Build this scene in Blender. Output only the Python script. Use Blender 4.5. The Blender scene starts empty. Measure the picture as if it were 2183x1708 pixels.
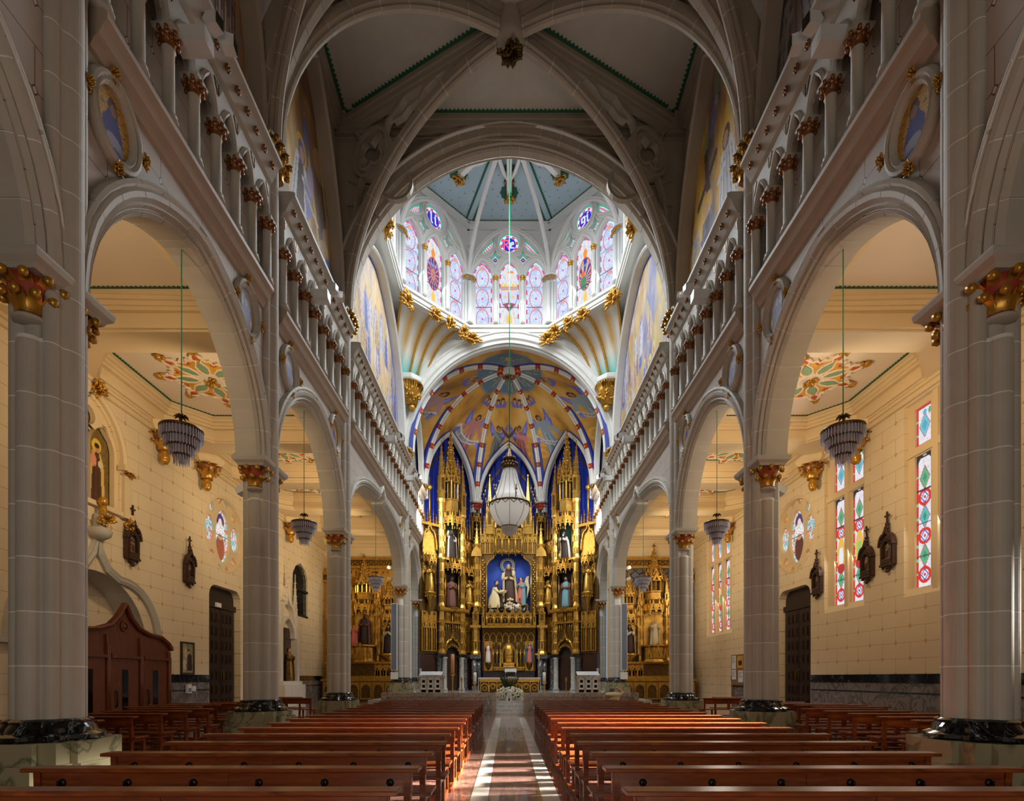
import bpy, bmesh, math, random
import numpy as np
from mathutils import Vector, Matrix
from mathutils.geometry import tessellate_polygon

random.seed(7)
rng = np.random.default_rng(11)
scene = bpy.context.scene
col = scene.collection
PI = math.pi

# ------------------------------------------------------------------ camera, world, lights
F, CX, CY, EYE, CAMX = 1132.0, 1082.0, 1445.0, 1.6, -0.1
cam = bpy.data.cameras.new('camera')
cam.sensor_width = 36.0
cam.lens = 36.0 * F / 2183.0
cam.shift_x = (2183 / 2 - CX) / 2183.0
cam.shift_y = (CY - 1708 / 2) / 2183.0
cam.clip_end = 300
camo = bpy.data.objects.new('camera', cam)
camo.location = (CAMX, 0, EYE)
camo.rotation_euler = (PI / 2, 0, 0)
col.objects.link(camo)
scene.camera = camo

vs = scene.view_settings
scene.display_settings.display_device = 'sRGB'
vs.view_transform = 'Standard'
vs.look = 'None'
vs.gamma = 1.0
vs.use_curve_mapping = False
vs.exposure = 0.1
scene.cycles.use_denoising = True
scene.cycles.max_bounces = 5
scene.cycles.diffuse_bounces = 3
scene.cycles.glossy_bounces = 2
scene.cycles.use_adaptive_sampling = True
scene.cycles.adaptive_threshold = 0.1
scene.cycles.transmission_bounces = 4
scene.cycles.sample_clamp_indirect = 6.0
scene.cycles.caustics_reflective = False
scene.cycles.caustics_refractive = False

world = bpy.data.worlds.new('sky')
scene.world = world
world.use_nodes = True
world.node_tree.nodes['Background'].inputs[0].default_value = (0.75, 0.85, 1.0, 1)
world.node_tree.nodes['Background'].inputs[1].default_value = 0.3


def area(name, loc, direction, sx, sy, power, color, spread=PI):
    l = bpy.data.lights.new(name, 'AREA')
    l.shape = 'RECTANGLE'
    l.size = sx
    l.size_y = sy
    l.energy = power
    l.color = color
    l.spread = spread
    o = bpy.data.objects.new(name, l)
    o.location = loc
    o.rotation_euler = Vector(direction).to_track_quat('-Z', 'Y').to_euler()
    o.visible_camera = False
    col.objects.link(o)
    return o


def spot(name, loc, target, power, color, angle, blend=0.5, radius=0.1):
    l = bpy.data.lights.new(name, 'SPOT')
    l.energy = power
    l.color = color
    l.spot_size = angle
    l.spot_blend = blend
    l.shadow_soft_size = radius
    o = bpy.data.objects.new(name, l)
    o.location = loc
    o.rotation_euler = (Vector(target) - Vector(loc)).to_track_quat('-Z', 'Y').to_euler()
    col.objects.link(o)
    return o


COOL = (0.86, 0.94, 1.0)
WARM = (1.0, 0.76, 0.46)
DAY = (1.0, 0.97, 0.92)
W = 6.4
PIERS = [1.12, 7.85, 14.58, 21.3, 33.9, 40.1]
OCY = 27.6          # centre of the crossing
# daylight coming in through the eight drum windows
for k in range(8):
    a = k * PI / 4
    p = (5.3 * math.sin(a), OCY + 5.3 * math.cos(a), 26.6)
    near = 0.7 if math.cos(a) < -0.5 else 1.0
    area('drum_daylight', p, (-math.sin(a), -math.cos(a), -0.9), 3.6, 4.0, 400 * near, COOL, 2.0)
# daylight at the right aisle windows
for y, ly, p in ((15.9, 2.4, 150), (20.6, 2.0, 150), (32.0, 3.2, 180)):
    area('aisle_window_daylight', (12.85, y, 7.2), (-1, 0, -0.35), ly, 5.0, p, (1, 0.93, 0.82))
# sunlit side window of the right aisle, out of frame, throwing light along the pew rows
area('side_portal_daylight', (12.7, 10.2, 4.5), (-1, -0.12, -0.36), 3.2, 1.2, 700, (1.0, 0.92, 0.82), 0.25)
# unseen fill light behind the camera, added low to brighten the nave piers
area('west_fill_light', (0, -8.5, 3.2), (0, 1, -0.06), 8.0, 4.0, 430, (1.0, 0.9, 0.76))
# area lights either side of the choir, aimed at the apse
for s in (-1, 1):
    area('choir_light', (s * 5.8, 36.9, 14.0), (-s * 0.6, 0.7, -0.2), 3.4, 3.0, 420, (1.0, 0.98, 0.95))
# gallery floodlights of the crossing aimed at the sanctuary
for s in (-1, 1):
    spot('gallery_flood', (s * 5.5, 27.3, 14.1), (0, 25.5, 1.0), 900, (1.0, 0.95, 0.88), 0.9, 0.7, 0.15)
    spot('gallery_flood', (s * 5.5, 32.7, 14.1), (-s * 2.0, 42.4, 6.5), 900, (1.0, 0.95, 0.86), 1.2, 0.8, 0.15)
    spot('gallery_flood', (s * 5.6, 17.3, 14.2), (-s * 2.5, 18.2, 23.0), 170, (1.0, 0.95, 0.88), 1.9, 0.9, 0.15)
    spot('gallery_flood', (s * 5.6, 17.3, 14.2), (-s * 0.6, 25.0, 1.0), 1100, (1.0, 0.96, 0.9), 0.55, 0.7, 0.15)
    spot('gallery_flood', (s * 5.6, 10.4, 14.2), (-s * 4.0, 11.0, 21.0), 60, (1.0, 0.93, 0.85), 1.9, 0.9, 0.15)
# warm floods mounted on the aisle side of the piers
for s in (-1, 1):
    for y, ty, p in ((PIERS[1] + 0.5, 14.0, 420), (PIERS[2] + 0.5, 19.5, 520), (PIERS[3] + 0.5, 26.0, 420), (OCY + 1.0, 31.0, 420), (PIERS[4] - 0.8, 36.5, 260)):
        spot('aisle_flood', (s * 7.75, y, 8.4), (s * 12.2, ty, 9.6), p, WARM, 2.5, 0.9, 0.25)


def px(x, y, Y):
    return Vector((CAMX + (x - CX) * Y / F, Y, EYE + (CY - y) * Y / F))


# ------------------------------------------------------------------ colour and materials
def C(r, g, b):
    def f(c):
        c /= 255.0
        return c / 12.92 if c <= 0.04045 else ((c + 0.055) / 1.055) ** 2.4
    return (f(r), f(g), f(b))


MATS = {}


class NT:
    def __init__(s, m):
        s.t = m.node_tree
        s.n = s.t.nodes

    def new(s, typ, **kw):
        n = s.n.new(typ)
        for k, v in kw.items():
            setattr(n, k, v)
        return n

    def val(s, sock, v):
        if hasattr(v, 'links') or isinstance(v, bpy.types.NodeSocket):
            s.t.links.new(v, sock)
        elif v is not None:
            sock.default_value = v

    def math(s, op, a, b=None, c=None):
        n = s.new('ShaderNodeMath', operation=op)
        s.val(n.inputs[0], a)
        if b is not None:
            s.val(n.inputs[1], b)
        if c is not None:
            s.val(n.inputs[2], c)
        return n.outputs[0]

    def mix(s, f, a, b):
        n = s.new('ShaderNodeMix', data_type='RGBA')
        s.val(n.inputs[0], f)
        for k, v in ((6, a), (7, b)):
            if isinstance(v, tuple):
                v = (v[0], v[1], v[2], 1)
            s.val(n.inputs[k], v)
        return n.outputs[2]


def base_mat(name):
    m = bpy.data.materials.new(name)
    m.use_nodes = True
    nt = NT(m)
    b = nt.n['Principled BSDF']
    MATS[name] = m
    return m, nt, b


def mat(name, rgb, rough=0.6, metal=0.0, var=0.0, vscale=3.0, bump=0.0, bscale=20.0, stretch=None, col2=None, spec=0.5):
    if name in MATS:
        return MATS[name]
    m, nt, b = base_mat(name)
    b.inputs['Roughness'].default_value = rough
    b.inputs['Metallic'].default_value = metal
    b.inputs['Specular IOR Level'].default_value = spec
    b.inputs['Base Color'].default_value = (*rgb, 1)
    if var or bump:
        tc = nt.new('ShaderNodeTexCoord')
        mp = nt.new('ShaderNodeMapping')
        nt.t.links.new(tc.outputs['Object'], mp.inputs[0])
        if stretch:
            mp.inputs['Scale'].default_value = stretch
    if var:
        nz = nt.new('ShaderNodeTexNoise')
        nz.inputs['Scale'].default_value = vscale
        nz.inputs['Detail'].default_value = 5
        nt.t.links.new(mp.outputs[0], nz.inputs['Vector'])
        c2 = col2 or tuple(max(0, c * (1 - var)) for c in rgb)
        f = nt.math('MULTIPLY_ADD', nz.outputs[0], 2.4, -0.7)
        f = nt.math('MINIMUM', nt.math('MAXIMUM', f, 0.0), 1.0)
        nt.t.links.new(nt.mix(f, rgb, c2), b.inputs['Base Color'])
    if bump:
        nb = nt.new('ShaderNodeTexNoise')
        nb.inputs['Scale'].default_value = bscale
        nb.inputs['Detail'].default_value = 3
        nt.t.links.new(mp.outputs[0], nb.inputs['Vector'])
        bp = nt.new('ShaderNodeBump')
        bp.inputs['Strength'].default_value = bump
        bp.inputs['Distance'].default_value = 0.02
        nt.t.links.new(nb.outputs[0], bp.inputs['Height'])
        nt.t.links.new(bp.outputs[0], b.inputs['Normal'])
    return m


def ashlar_mat(name, rgb, line, floret, bw=1.28, bh=0.53, lw=0.006, horiz='Y', z0=1.70):
    """painted stone courses: thin lines with a small four-pointed floret at each joint"""
    m, nt, b = base_mat(name)
    g = nt.new('ShaderNodeNewGeometry')
    sep = nt.new('ShaderNodeSeparateXYZ')
    nt.t.links.new(g.outputs['Position'], sep.inputs[0])
    h = sep.outputs[horiz]
    z = nt.math('DIVIDE', nt.math('SUBTRACT', sep.outputs['Z'], z0 - 53 * bh), bh)
    row = nt.math('FLOOR', z)
    fz = nt.math('SUBTRACT', z, row)
    odd = nt.math('MODULO', row, 2.0)
    u = nt.math('ADD', nt.math('ADD', nt.math('DIVIDE', h, bw), nt.math('MULTIPLY', odd, 0.5)), 100.0)
    fu = nt.math('SUBTRACT', nt.math('FRACT', u), 0.5)
    du = nt.math('MULTIPLY', nt.math('ABSOLUTE', fu), bw)
    dz = nt.math('MULTIPLY', nt.math('MINIMUM', fz, nt.math('SUBTRACT', 1.0, fz)), bh)
    lines = nt.math('MAXIMUM', nt.math('LESS_THAN', du, lw), nt.math('LESS_THAN', dz, lw))
    # floret: on the joint line below each vertical joint
    dlow = nt.math('MULTIPLY', fz, bh)
    s = nt.math('ADD', nt.math('MULTIPLY', du, 1.35), dlow)
    fl = nt.math('LESS_THAN', s, 0.085)
    # lower half of the floret lies in the row underneath
    u2 = nt.math('SUBTRACT', nt.math('FRACT', nt.math('ADD', u, 0.5)), 0.5)
    du2 = nt.math('MULTIPLY', nt.math('ABSOLUTE', u2), bw)
    dup = nt.math('MULTIPLY', nt.math('SUBTRACT', 1.0, fz), bh)
    s2 = nt.math('ADD', nt.math('MULTIPLY', du2, 1.35), dup)
    fl2 = nt.math('LESS_THAN', s2, 0.085)
    fl = nt.math('MAXIMUM', fl, fl2)
    core = nt.math('MAXIMUM', nt.math('LESS_THAN', s, 0.055), nt.math('LESS_THAN', s2, 0.055))
    nz = nt.new('ShaderNodeTexNoise')
    nz.inputs['Scale'].default_value = 0.9
    nz.inputs['Detail'].default_value = 4
    nt.t.links.new(g.outputs['Position'], nz.inputs['Vector'])
    basec = nt.mix(nz.outputs[0], rgb, tuple(c * 0.86 for c in rgb))
    c1 = nt.mix(lines, basec, line)
    c2 = nt.mix(fl, c1, line)
    c3 = nt.mix(core, c2, floret)
    nt.t.links.new(c3, b.inputs['Base Color'])
    b.inputs['Roughness'].default_value = 0.62
    return m


def marble_mat(name, rgb, vein, scale=1.5, rough=0.18, sharp=0.06, coat=0.3):
    m, nt, b = base_mat(name)
    g = nt.new('ShaderNodeNewGeometry')
    nz = nt.new('ShaderNodeTexNoise')
    nz.inputs['Scale'].default_value = scale
    nz.inputs['Detail'].default_value = 6
    nz.inputs['Distortion'].default_value = 1.6
    nt.t.links.new(g.outputs['Position'], nz.inputs['Vector'])
    d = nt.math('ABSOLUTE', nt.math('SUBTRACT', nz.outputs[0], 0.5))
    f = nt.math('SUBTRACT', 1.0, nt.math('MINIMUM', nt.math('DIVIDE', d, sharp), 1.0))
    nz2 = nt.new('ShaderNodeTexNoise')
    nz2.inputs['Scale'].default_value = scale * 0.6
    nz2.inputs['Detail'].default_value = 5
    nt.t.links.new(g.outputs['Position'], nz2.inputs['Vector'])
    c0 = nt.mix(nz2.outputs[0], rgb, tuple(c * 0.6 for c in rgb))
    nt.t.links.new(nt.mix(f, c0, vein), b.inputs['Base Color'])
    b.inputs['Roughness'].default_value = rough
    b.inputs['Coat Weight'].default_value = coat
    return m


def wood_mat(name, rgb, rgb2, scale=(1.2, 9, 9), rough=0.3):
    m, nt, b = base_mat(name)
    tc = nt.new('ShaderNodeTexCoord')
    mp = nt.new('ShaderNodeMapping')
    mp.inputs['Scale'].default_value = scale
    nt.t.links.new(tc.outputs['Object'], mp.inputs[0])
    nz = nt.new('ShaderNodeTexNoise')
    nz.inputs['Scale'].default_value = 2.5
    nz.inputs['Detail'].default_value = 6
    nz.inputs['Distortion'].default_value = 0.8
    nt.t.links.new(mp.outputs[0], nz.inputs['Vector'])
    f = nt.math('MINIMUM', nt.math('MAXIMUM', nt.math('MULTIPLY_ADD', nz.outputs[0], 2.6, -0.8), 0), 1)
    oi = nt.new('ShaderNodeObjectInfo')
    c = nt.mix(f, rgb, rgb2)
    c = nt.mix(nt.math('MULTIPLY', oi.outputs['Random'], 0.35), c, tuple(x * 0.62 for x in rgb))
    nt.t.links.new(c, b.inputs['Base Color'])
    b.inputs['Roughness'].default_value = rough
    return m


def paint_mat(name, rough=0.7, emit=0.0, dim=1.0):
    m, nt, b = base_mat(name)
    at = nt.new('ShaderNodeAttribute')
    at.attribute_name = 'paint'
    b.inputs['Roughness'].default_value = rough
    if not emit:
        nt.t.links.new(at.outputs['Color'], b.inputs['Base Color'])
    else:
        b.inputs['Base Color'].default_value = (0.02, 0.02, 0.03, 1)
        nt.t.links.new(at.outputs['Color'], b.inputs['Emission Color'])
        b.inputs['Emission Strength'].default_value = emit
    return m


mat('stone', C(196, 190, 178), 0.6, var=0.14, vscale=1.3, bump=0.06, bscale=40)
mat('joint', C(236, 234, 228), 0.7)
mat('plaster', C(204, 198, 190), 0.65, var=0.08, vscale=0.8)
mat('rib', C(176, 164, 146), 0.6, var=0.12, vscale=1.5)
mat('string', C(182, 164, 146), 0.6, var=0.1, vscale=2)
mat('white_stone', C(226, 226, 220), 0.6, var=0.06, vscale=1.2)
mat('ceiling_cream', C(238, 222, 200), 0.7)
mat('beam_cream', C(232, 208, 165), 0.65, var=0.06, vscale=0.8)
mat('vault_panel', C(196, 190, 178), 0.7, var=0.08)
mat('sky_panel', C(176, 200, 208), 0.7, var=0.08, vscale=1)
mat('border_green', C(34, 92, 62), 0.7)
mat('star_dot', C(96, 124, 130), 0.7)
mat('gold', C(208, 158, 66), 0.3, metal=0.75, var=0.5, vscale=7, bump=0.3, bscale=24)
mat('gold_bright', C(226, 178, 84), 0.26, metal=0.72, var=0.4, vscale=4, bump=0.2, bscale=18)
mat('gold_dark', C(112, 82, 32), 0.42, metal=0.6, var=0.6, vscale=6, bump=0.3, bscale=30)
mat('gold_leaf', C(222, 164, 62), 0.32, metal=0.55, var=0.45, vscale=9)
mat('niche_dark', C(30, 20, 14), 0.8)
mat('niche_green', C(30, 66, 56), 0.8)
mat('capital_red', C(170, 62, 40), 0.6)
mat('rust', C(164, 104, 52), 0.38, metal=0.45, var=0.5, vscale=12)
mat('petal_green', C(136, 166, 128), 0.7)
mat('rosette_yellow', C(236, 176, 60), 0.6, var=0.3, vscale=4)
mat('rosette_red', C(196, 84, 40), 0.6)
mat('fan_teal', C(120, 190, 180), 0.6)
mat('blue_rib', C(38, 56, 150), 0.6)
mat('band_red', C(178, 50, 28), 0.5)
mat('band_green', C(40, 84, 60), 0.5)
marble_mat('black_marble', C(20, 22, 26), C(120, 126, 132), 1.1, 0.1, 0.007, 0.6)
marble_mat('green_marble', C(176, 168, 134), C(104, 106, 78), 0.9, 0.22, 0.05)
marble_mat('grey_marble', C(150, 144, 142), C(98, 92, 92), 1.6, 0.18, 0.07)
marble_mat('rail_marble', C(198, 186, 170), C(140, 112, 96), 2.5, 0.3, 0.05)
marble_mat('dark_column', C(78, 80, 80), C(140, 142, 142), 2.5, 0.2, 0.03)
marble_mat('step_marble', C(206, 206, 204), C(150, 152, 156), 2.0, 0.2, 0.05)
marble_mat('pale_column', C(204, 202, 196), C(110, 112, 112), 2.6, 0.25, 0.02)
marble_mat('brown_panel', C(64, 34, 24), C(40, 20, 14), 3.0, 0.3, 0.1)
marble_mat('floor_brown', C(112, 78, 66), C(150, 116, 102), 5.0, 0.14, 0.12, 0.4)
marble_mat('floor_terrazzo', C(92, 62, 56), C(140, 110, 104), 22.0, 0.16, 0.1, 0.3)
marble_mat('floor_white', C(212, 206, 196), C(176, 170, 162), 1.6, 0.2, 0.08, 0.3)
wood_mat('pew_wood', C(152, 76, 32), C(98, 42, 17), rough=0.25)
wood_mat('door_wood', C(52, 34, 26), C(30, 19, 15), (9, 9, 1.2), 0.45)
wood_mat('confession_wood', C(132, 72, 44), C(92, 44, 26), (9, 9, 1.2), 0.4)
mat('black_iron', C(16, 16, 18), 0.35, metal=0.3)
mat('black_glass', C(10, 10, 12), 0.08)
mat('white_paint', C(232, 232, 230), 0.4)
mat('grey_mesh', C(112, 122, 140), 0.5)
mat('cable_green', C(40, 140, 96), 0.5)
mat('brass', C(120, 92, 50), 0.35, metal=0.8, var=0.4, vscale=30)
mat('bulb', C(250, 246, 232), 0.3)
mat('skin', C(206, 156, 124), 0.55)
mat('skin_dark', C(120, 76, 54), 0.55)
mat('habit_brown', C(70, 42, 32), 0.6, var=0.2)
mat('habit_dark', C(44, 30, 28), 0.6)
mat('cloak_white', C(226, 216, 200), 0.6, var=0.1)
mat('cloak_cream', C(214, 196, 150), 0.6)
mat('robe_pink', C(206, 110, 100), 0.6)
mat('robe_blue', C(40, 120, 170), 0.6)
mat('robe_red', C(150, 56, 44), 0.6)
mat('robe_brick', C(112, 70, 58), 0.6)
mat('robe_teal', C(104, 150, 160), 0.6)
mat('hair', C(40, 26, 20), 0.7)
mat('beard_white', C(220, 216, 210), 0.7)
mat('cloud_white', C(222, 224, 214), 0.7, var=0.2, vscale=8)
mat('altar_blue', C(42, 84, 196), 0.6, var=0.2, vscale=1.2)
mat('apse_blue', C(26, 54, 178), 0.65, var=0.55, vscale=1.6, stretch=(1, 1, 0.35))
mat('linen', C(236, 236, 240), 0.8)
mat('flower', C(240, 236, 214), 0.7)
mat('leaf', C(36, 66, 34), 0.6, var=0.3, vscale=9)
mat('candle', C(240, 238, 230), 0.5)
mat('candle_orange', C(206, 140, 80), 0.5)
mat('flame', C(255, 190, 90), 0.5)
mat('shirt', C(206, 184, 140), 0.8, var=0.12, vscale=12)
mat('trousers', C(60, 58, 66), 0.8)
mat('grille', C(26, 26, 30), 0.6)
mat('mesh_grey', C(90, 96, 104), 0.6)
mat('paper', C(226, 226, 224), 0.8)
mat('cork', C(150, 112, 74), 0.9, var=0.25, vscale=30)
mat('votive_red', C(180, 20, 16), 0.3)
mat('acrylic', C(196, 204, 214), 0.08)
mat('cherub', C(226, 196, 160), 0.6)
mat('lettering', C(30, 30, 60), 0.7)
mat('silver', C(206, 204, 200), 0.3, metal=0.6, var=0.3, vscale=12)
paint_mat('paint')


def crystal_mat(name, rgb, rough):
    m, nt, b = base_mat(name)
    b.inputs['Base Color'].default_value = (*rgb, 1)
    b.inputs['Roughness'].default_value = rough
    tr = nt.new('ShaderNodeBsdfTranslucent')
    tr.inputs[0].default_value = (*rgb, 1)
    mx = nt.new('ShaderNodeMixShader')
    mx.inputs[0].default_value = 0.68
    nt.t.links.new(b.outputs[0], mx.inputs[1])
    nt.t.links.new(tr.outputs[0], mx.inputs[2])
    nt.t.links.new(mx.outputs[0], nt.n['Material Output'].inputs[0])


paint_mat('glass_bright', 0.3, 0.95)
paint_mat('glass_aisle', 0.3, 0.85)
crystal_mat('crystal', C(244, 242, 250), 0.08)
crystal_mat('crystal_big', (0.98, 0.98, 0.98), 0.2)
ashlar_mat('aisle_wall', C(242, 222, 184), C(186, 138, 86), C(226, 180, 110), lw=0.0055)
ashlar_mat('nave_wall', C(204, 194, 184), C(112, 84, 66), C(232, 228, 220), bw=1.34, bh=0.62, lw=0.007)


def MM(*names):
    return [MATS[n] for n in names]


# ------------------------------------------------------------------ mesh building
class MB:
    def __init__(s):
        s.v = []
        s.f = []
        s.m = []
        s.sm = []
        s.M = None

    def add(s, verts, faces, mi=0, smooth=False):
        o = len(s.v)
        if s.M is not None:
            verts = [tuple(s.M @ Vector(p)) for p in verts]
        s.v.extend(verts)
        for f in faces:
            s.f.append(tuple(i + o for i in f))
            s.m.append(mi)
            s.sm.append(smooth)

    def box(s, x0, y0, z0, x1, y1, z1, mi=0):
        s.add([(x0, y0, z0), (x1, y0, z0), (x1, y1, z0), (x0, y1, z0), (x0, y0, z1), (x1, y0, z1), (x1, y1, z1), (x0, y1, z1)],
              [(0, 3, 2, 1), (4, 5, 6, 7), (0, 1, 5, 4), (1, 2, 6, 5), (2, 3, 7, 6), (3, 0, 4, 7)], mi)

    def cbox(s, c, d, mi=0):
        s.box(c[0] - d[0] / 2, c[1] - d[1] / 2, c[2] - d[2] / 2, c[0] + d[0] / 2, c[1] + d[1] / 2, c[2] + d[2] / 2, mi)

    def loft(s, rings, mi=0, smooth=False, caps=True, closed=True):
        n = len(rings[0])
        vs_ = [p for r in rings for p in r]
        fs = []
        for i in range(len(rings) - 1):
            for j in range(n if closed else n - 1):
                k = (j + 1) % n
                fs.append((i * n + j, i * n + k, (i + 1) * n + k, (i + 1) * n + j))
        if caps and closed:
            fs.append(tuple(reversed(range(n))))
            fs.append(tuple((len(rings) - 1) * n + j for j in range(n)))
        s.add(vs_, fs, mi, smooth)

    def lathe(s, prof, n=12, c=(0, 0, 0), mi=0, smooth=True, sx=1.0, sy=1.0, rot=0.0):
        rings = [[(c[0] + r * sx * math.cos(rot + 2 * PI * j / n), c[1] + r * sy * math.sin(rot + 2 * PI * j / n), c[2] + z) for j in range(n)] for r, z in prof]
        s.loft(rings, mi, smooth)

    def tube(s, path, r, n=6, mi=0, smooth=True, caps=True):
        path = [Vector(p) for p in path]
        rs = r if isinstance(r, (list, tuple)) else [r] * len(path)
        rings = []
        prev = None
        for i, p in enumerate(path):
            d = (path[min(i + 1, len(path) - 1)] - path[max(i - 1, 0)]).normalized()
            if prev is None:
                a = d.orthogonal().normalized()
            else:
                a = (prev - d * prev.dot(d))
                a = a.normalized() if a.length > 1e-6 else d.orthogonal().normalized()
            prev = a
            b = d.cross(a)
            rings.append([tuple(p + (a * math.cos(2 * PI * j / n) + b * math.sin(2 * PI * j / n)) * rs[i]) for j in range(n)])
        s.loft(rings, mi, smooth, caps)

    def ball(s, c, r, mi=0, n=7, k=5, sc=(1, 1, 1), smooth=True):
        prof = [(r * math.sin(PI * i / k) + 1e-4, -r * math.cos(PI * i / k)) for i in range(k + 1)]
        rings = [[(c[0] + rr * sc[0] * math.cos(2 * PI * j / n), c[1] + rr * sc[1] * math.sin(2 * PI * j / n), c[2] + z * sc[2]) for j in range(n)] for rr, z in prof]
        s.loft(rings, mi, smooth, False)

    def prism(s, poly, t0, t1, mp, mi=0):
        n = len(poly)
        s.add([mp(u, v, t0) for u, v in poly] + [mp(u, v, t1) for u, v in poly],
              [tuple(range(n)), tuple(reversed(range(n, 2 * n)))] + [(i, i + n, (i + 1) % n + n, (i + 1) % n) for i in range(n)], mi)

    def plate(s, outer, holes, t0, t1, mp, mi=0, mi_side=None):
        loops = [outer] + holes
        tri = tessellate_polygon([[Vector((u, v, 0)) for u, v in lp] for lp in loops])
        pts = [p for lp in loops for p in lp]
        n = len(pts)
        s.add([mp(u, v, t0) for u, v in pts] + [mp(u, v, t1) for u, v in pts], [], mi)
        o = len(s.v) - 2 * n
        ms = mi if mi_side is None else mi_side
        for t in tri:
            s.f.append(tuple(o + i for i in t)); s.m.append(mi); s.sm.append(False)
            s.f.append(tuple(o + n + i for i in reversed(t))); s.m.append(mi); s.sm.append(False)
        q = 0
        for lp in loops:
            L = len(lp)
            for i in range(L):
                j = (i + 1) % L
                s.f.append((o + q + i, o + q + j, o + n + q + j, o + n + q + i)); s.m.append(ms); s.sm.append(False)
            q += L

    def sweep(s, path, prof, mp, mi=0, closed=False, sign=1, smooth=False, pclosed=True):
        if sign == 0:      # outwards whatever the winding
            sign = -1 if sum(path[i - 1][0] * path[i][1] - path[i][0] * path[i - 1][1] for i in range(len(path))) > 0 else 1
        """path: 2D points; prof: (offset along the path normal, transverse)"""
        n = len(path)
        rings = []
        for i in range(n):
            if closed:
                a, b = path[i - 1], path[(i + 1) % n]
            else:
                a, b = path[max(i - 1, 0)], path[min(i + 1, n - 1)]
            dx, dy = b[0] - a[0], b[1] - a[1]
            l = math.hypot(dx, dy) or 1
            nx, ny = -dy / l * sign, dx / l * sign
            rings.append([mp(path[i][0] + o * nx, path[i][1] + o * ny, t) for o, t in prof])
        if closed:
            rings.append(rings[0])
        s.loft(rings, mi, smooth, not closed, pclosed)

    def mesh(s, name, mats, flip=False):
        me = bpy.data.meshes.new(name)
        v = s.v
        f = s.f
        if flip:
            v = [(-p[0], p[1], p[2]) for p in v]
            f = [tuple(reversed(q)) for q in f]
        me.from_pydata(v, [], f)
        for mt in mats:
            me.materials.append(mt)
        me.polygons.foreach_set('material_index', s.m)
        me.polygons.foreach_set('use_smooth', s.sm)
        me.update()
        return me

    def build(s, name, mats, parent=None, flip=False, loc=None, rotz=0.0, **tags):
        return link(name, s.mesh(name, mats, flip), parent, loc, rotz, **tags)


def link(name, data, parent=None, loc=None, rotz=0.0, scale=None, matrix=None, **tags):
    o = bpy.data.objects.new(name, data)
    col.objects.link(o)
    if parent is not None:
        o.parent = parent
    if loc is not None:
        o.location = loc
    if rotz:
        o.rotation_euler = (0, 0, rotz)
    if scale is not None:
        o.scale = scale
    if matrix is not None:
        o.matrix_local = matrix
    for k, v in tags.items():
        o[k] = v
    return o


def empty(name, loc=(0, 0, 0), rotz=0.0, **tags):
    o = link(name, None, None, loc, rotz, **tags)
    o.empty_display_size = 0.1
    return o


def copy_tree(o, parent=None, loc=None, rotz=None, scale=None, **tags):
    c = o.copy()
    col.objects.link(c)
    c.parent = parent
    if loc is not None:
        c.location = loc
    if rotz is not None:
        c.rotation_euler = (0, 0, rotz)
    if scale is not None:
        c.scale = scale
    for k, v in tags.items():
        c[k] = v
    for ch in list(o.children):
        copy_tree(ch, c)
    return c


def XY(u, v, t):
    return (u, v, t)


def XZ(u, v, t):          # a wall facing the camera: u = x, v = z, t = y
    return (u, t, v)


def YZ(u, v, t):          # a side wall: u = y, v = z, t = x
    return (t, u, v)


# ------------------------------------------------------------------ gothic curves
def arch(a, h, n=12, c=0.0, z=0.0):
    """two-centred pointed arch from (c-a, z) over the apex to (c+a, z)"""
    R = (a * a + h * h) / (2 * a)
    th = math.atan2(h, R - a)
    L = [(c - a + R - R * math.cos(th * i / n), z + R * math.sin(th * i / n)) for i in range(n + 1)]
    return L + [(2 * c - x, y) for x, y in reversed(L[:-1])]


def ogee(a, h, n=10, c=0.0, z=0.0, k=0.62):
    """ogee arch: convex lower curve, concave tip"""
    L = []
    for i in range(n + 1):
        t = i / n
        if t < k:
            q = t / k
            L.append((c - a + a * 0.62 * (1 - math.cos(q * PI / 2)), z + h * 0.62 * math.sin(q * PI / 2)))
        else:
            q = (t - k) / (1 - k)
            L.append((c - a * 0.38 + a * 0.38 * math.sin(q * PI / 2), z + h * (0.62 + 0.38 * (1 - math.cos(q * PI / 2)))))
    return L + [(2 * c - x, y) for x, y in reversed(L[:-1])]


def circle(cx, cy, r, n=16, ry=None, a0=0.0):
    ry = r if ry is None else ry
    return [(cx + r * math.cos(a0 + 2 * PI * i / n), cy + ry * math.sin(a0 + 2 * PI * i / n)) for i in range(n)]


def foil(cx, cy, r, k=4, n=6, rot=0.0, depth=0.42):
    pts = []
    for i in range(k * n):
        a = rot + 2 * PI * i / (k * n)
        pts.append((cx + r * (1 - depth + depth * abs(math.cos(k * (a - rot) / 2))) * math.cos(a),
                    cy + r * (1 - depth + depth * abs(math.cos(k * (a - rot) / 2))) * math.sin(a)))
    return pts


def lancet(c, z0, z1, a, h, n=8):
    """closed outline of a lancet opening: sill z0, springing z1"""
    return [(c - a, z0)] + arch(a, h, n, c, z1) + [(c + a, z0)]


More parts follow.
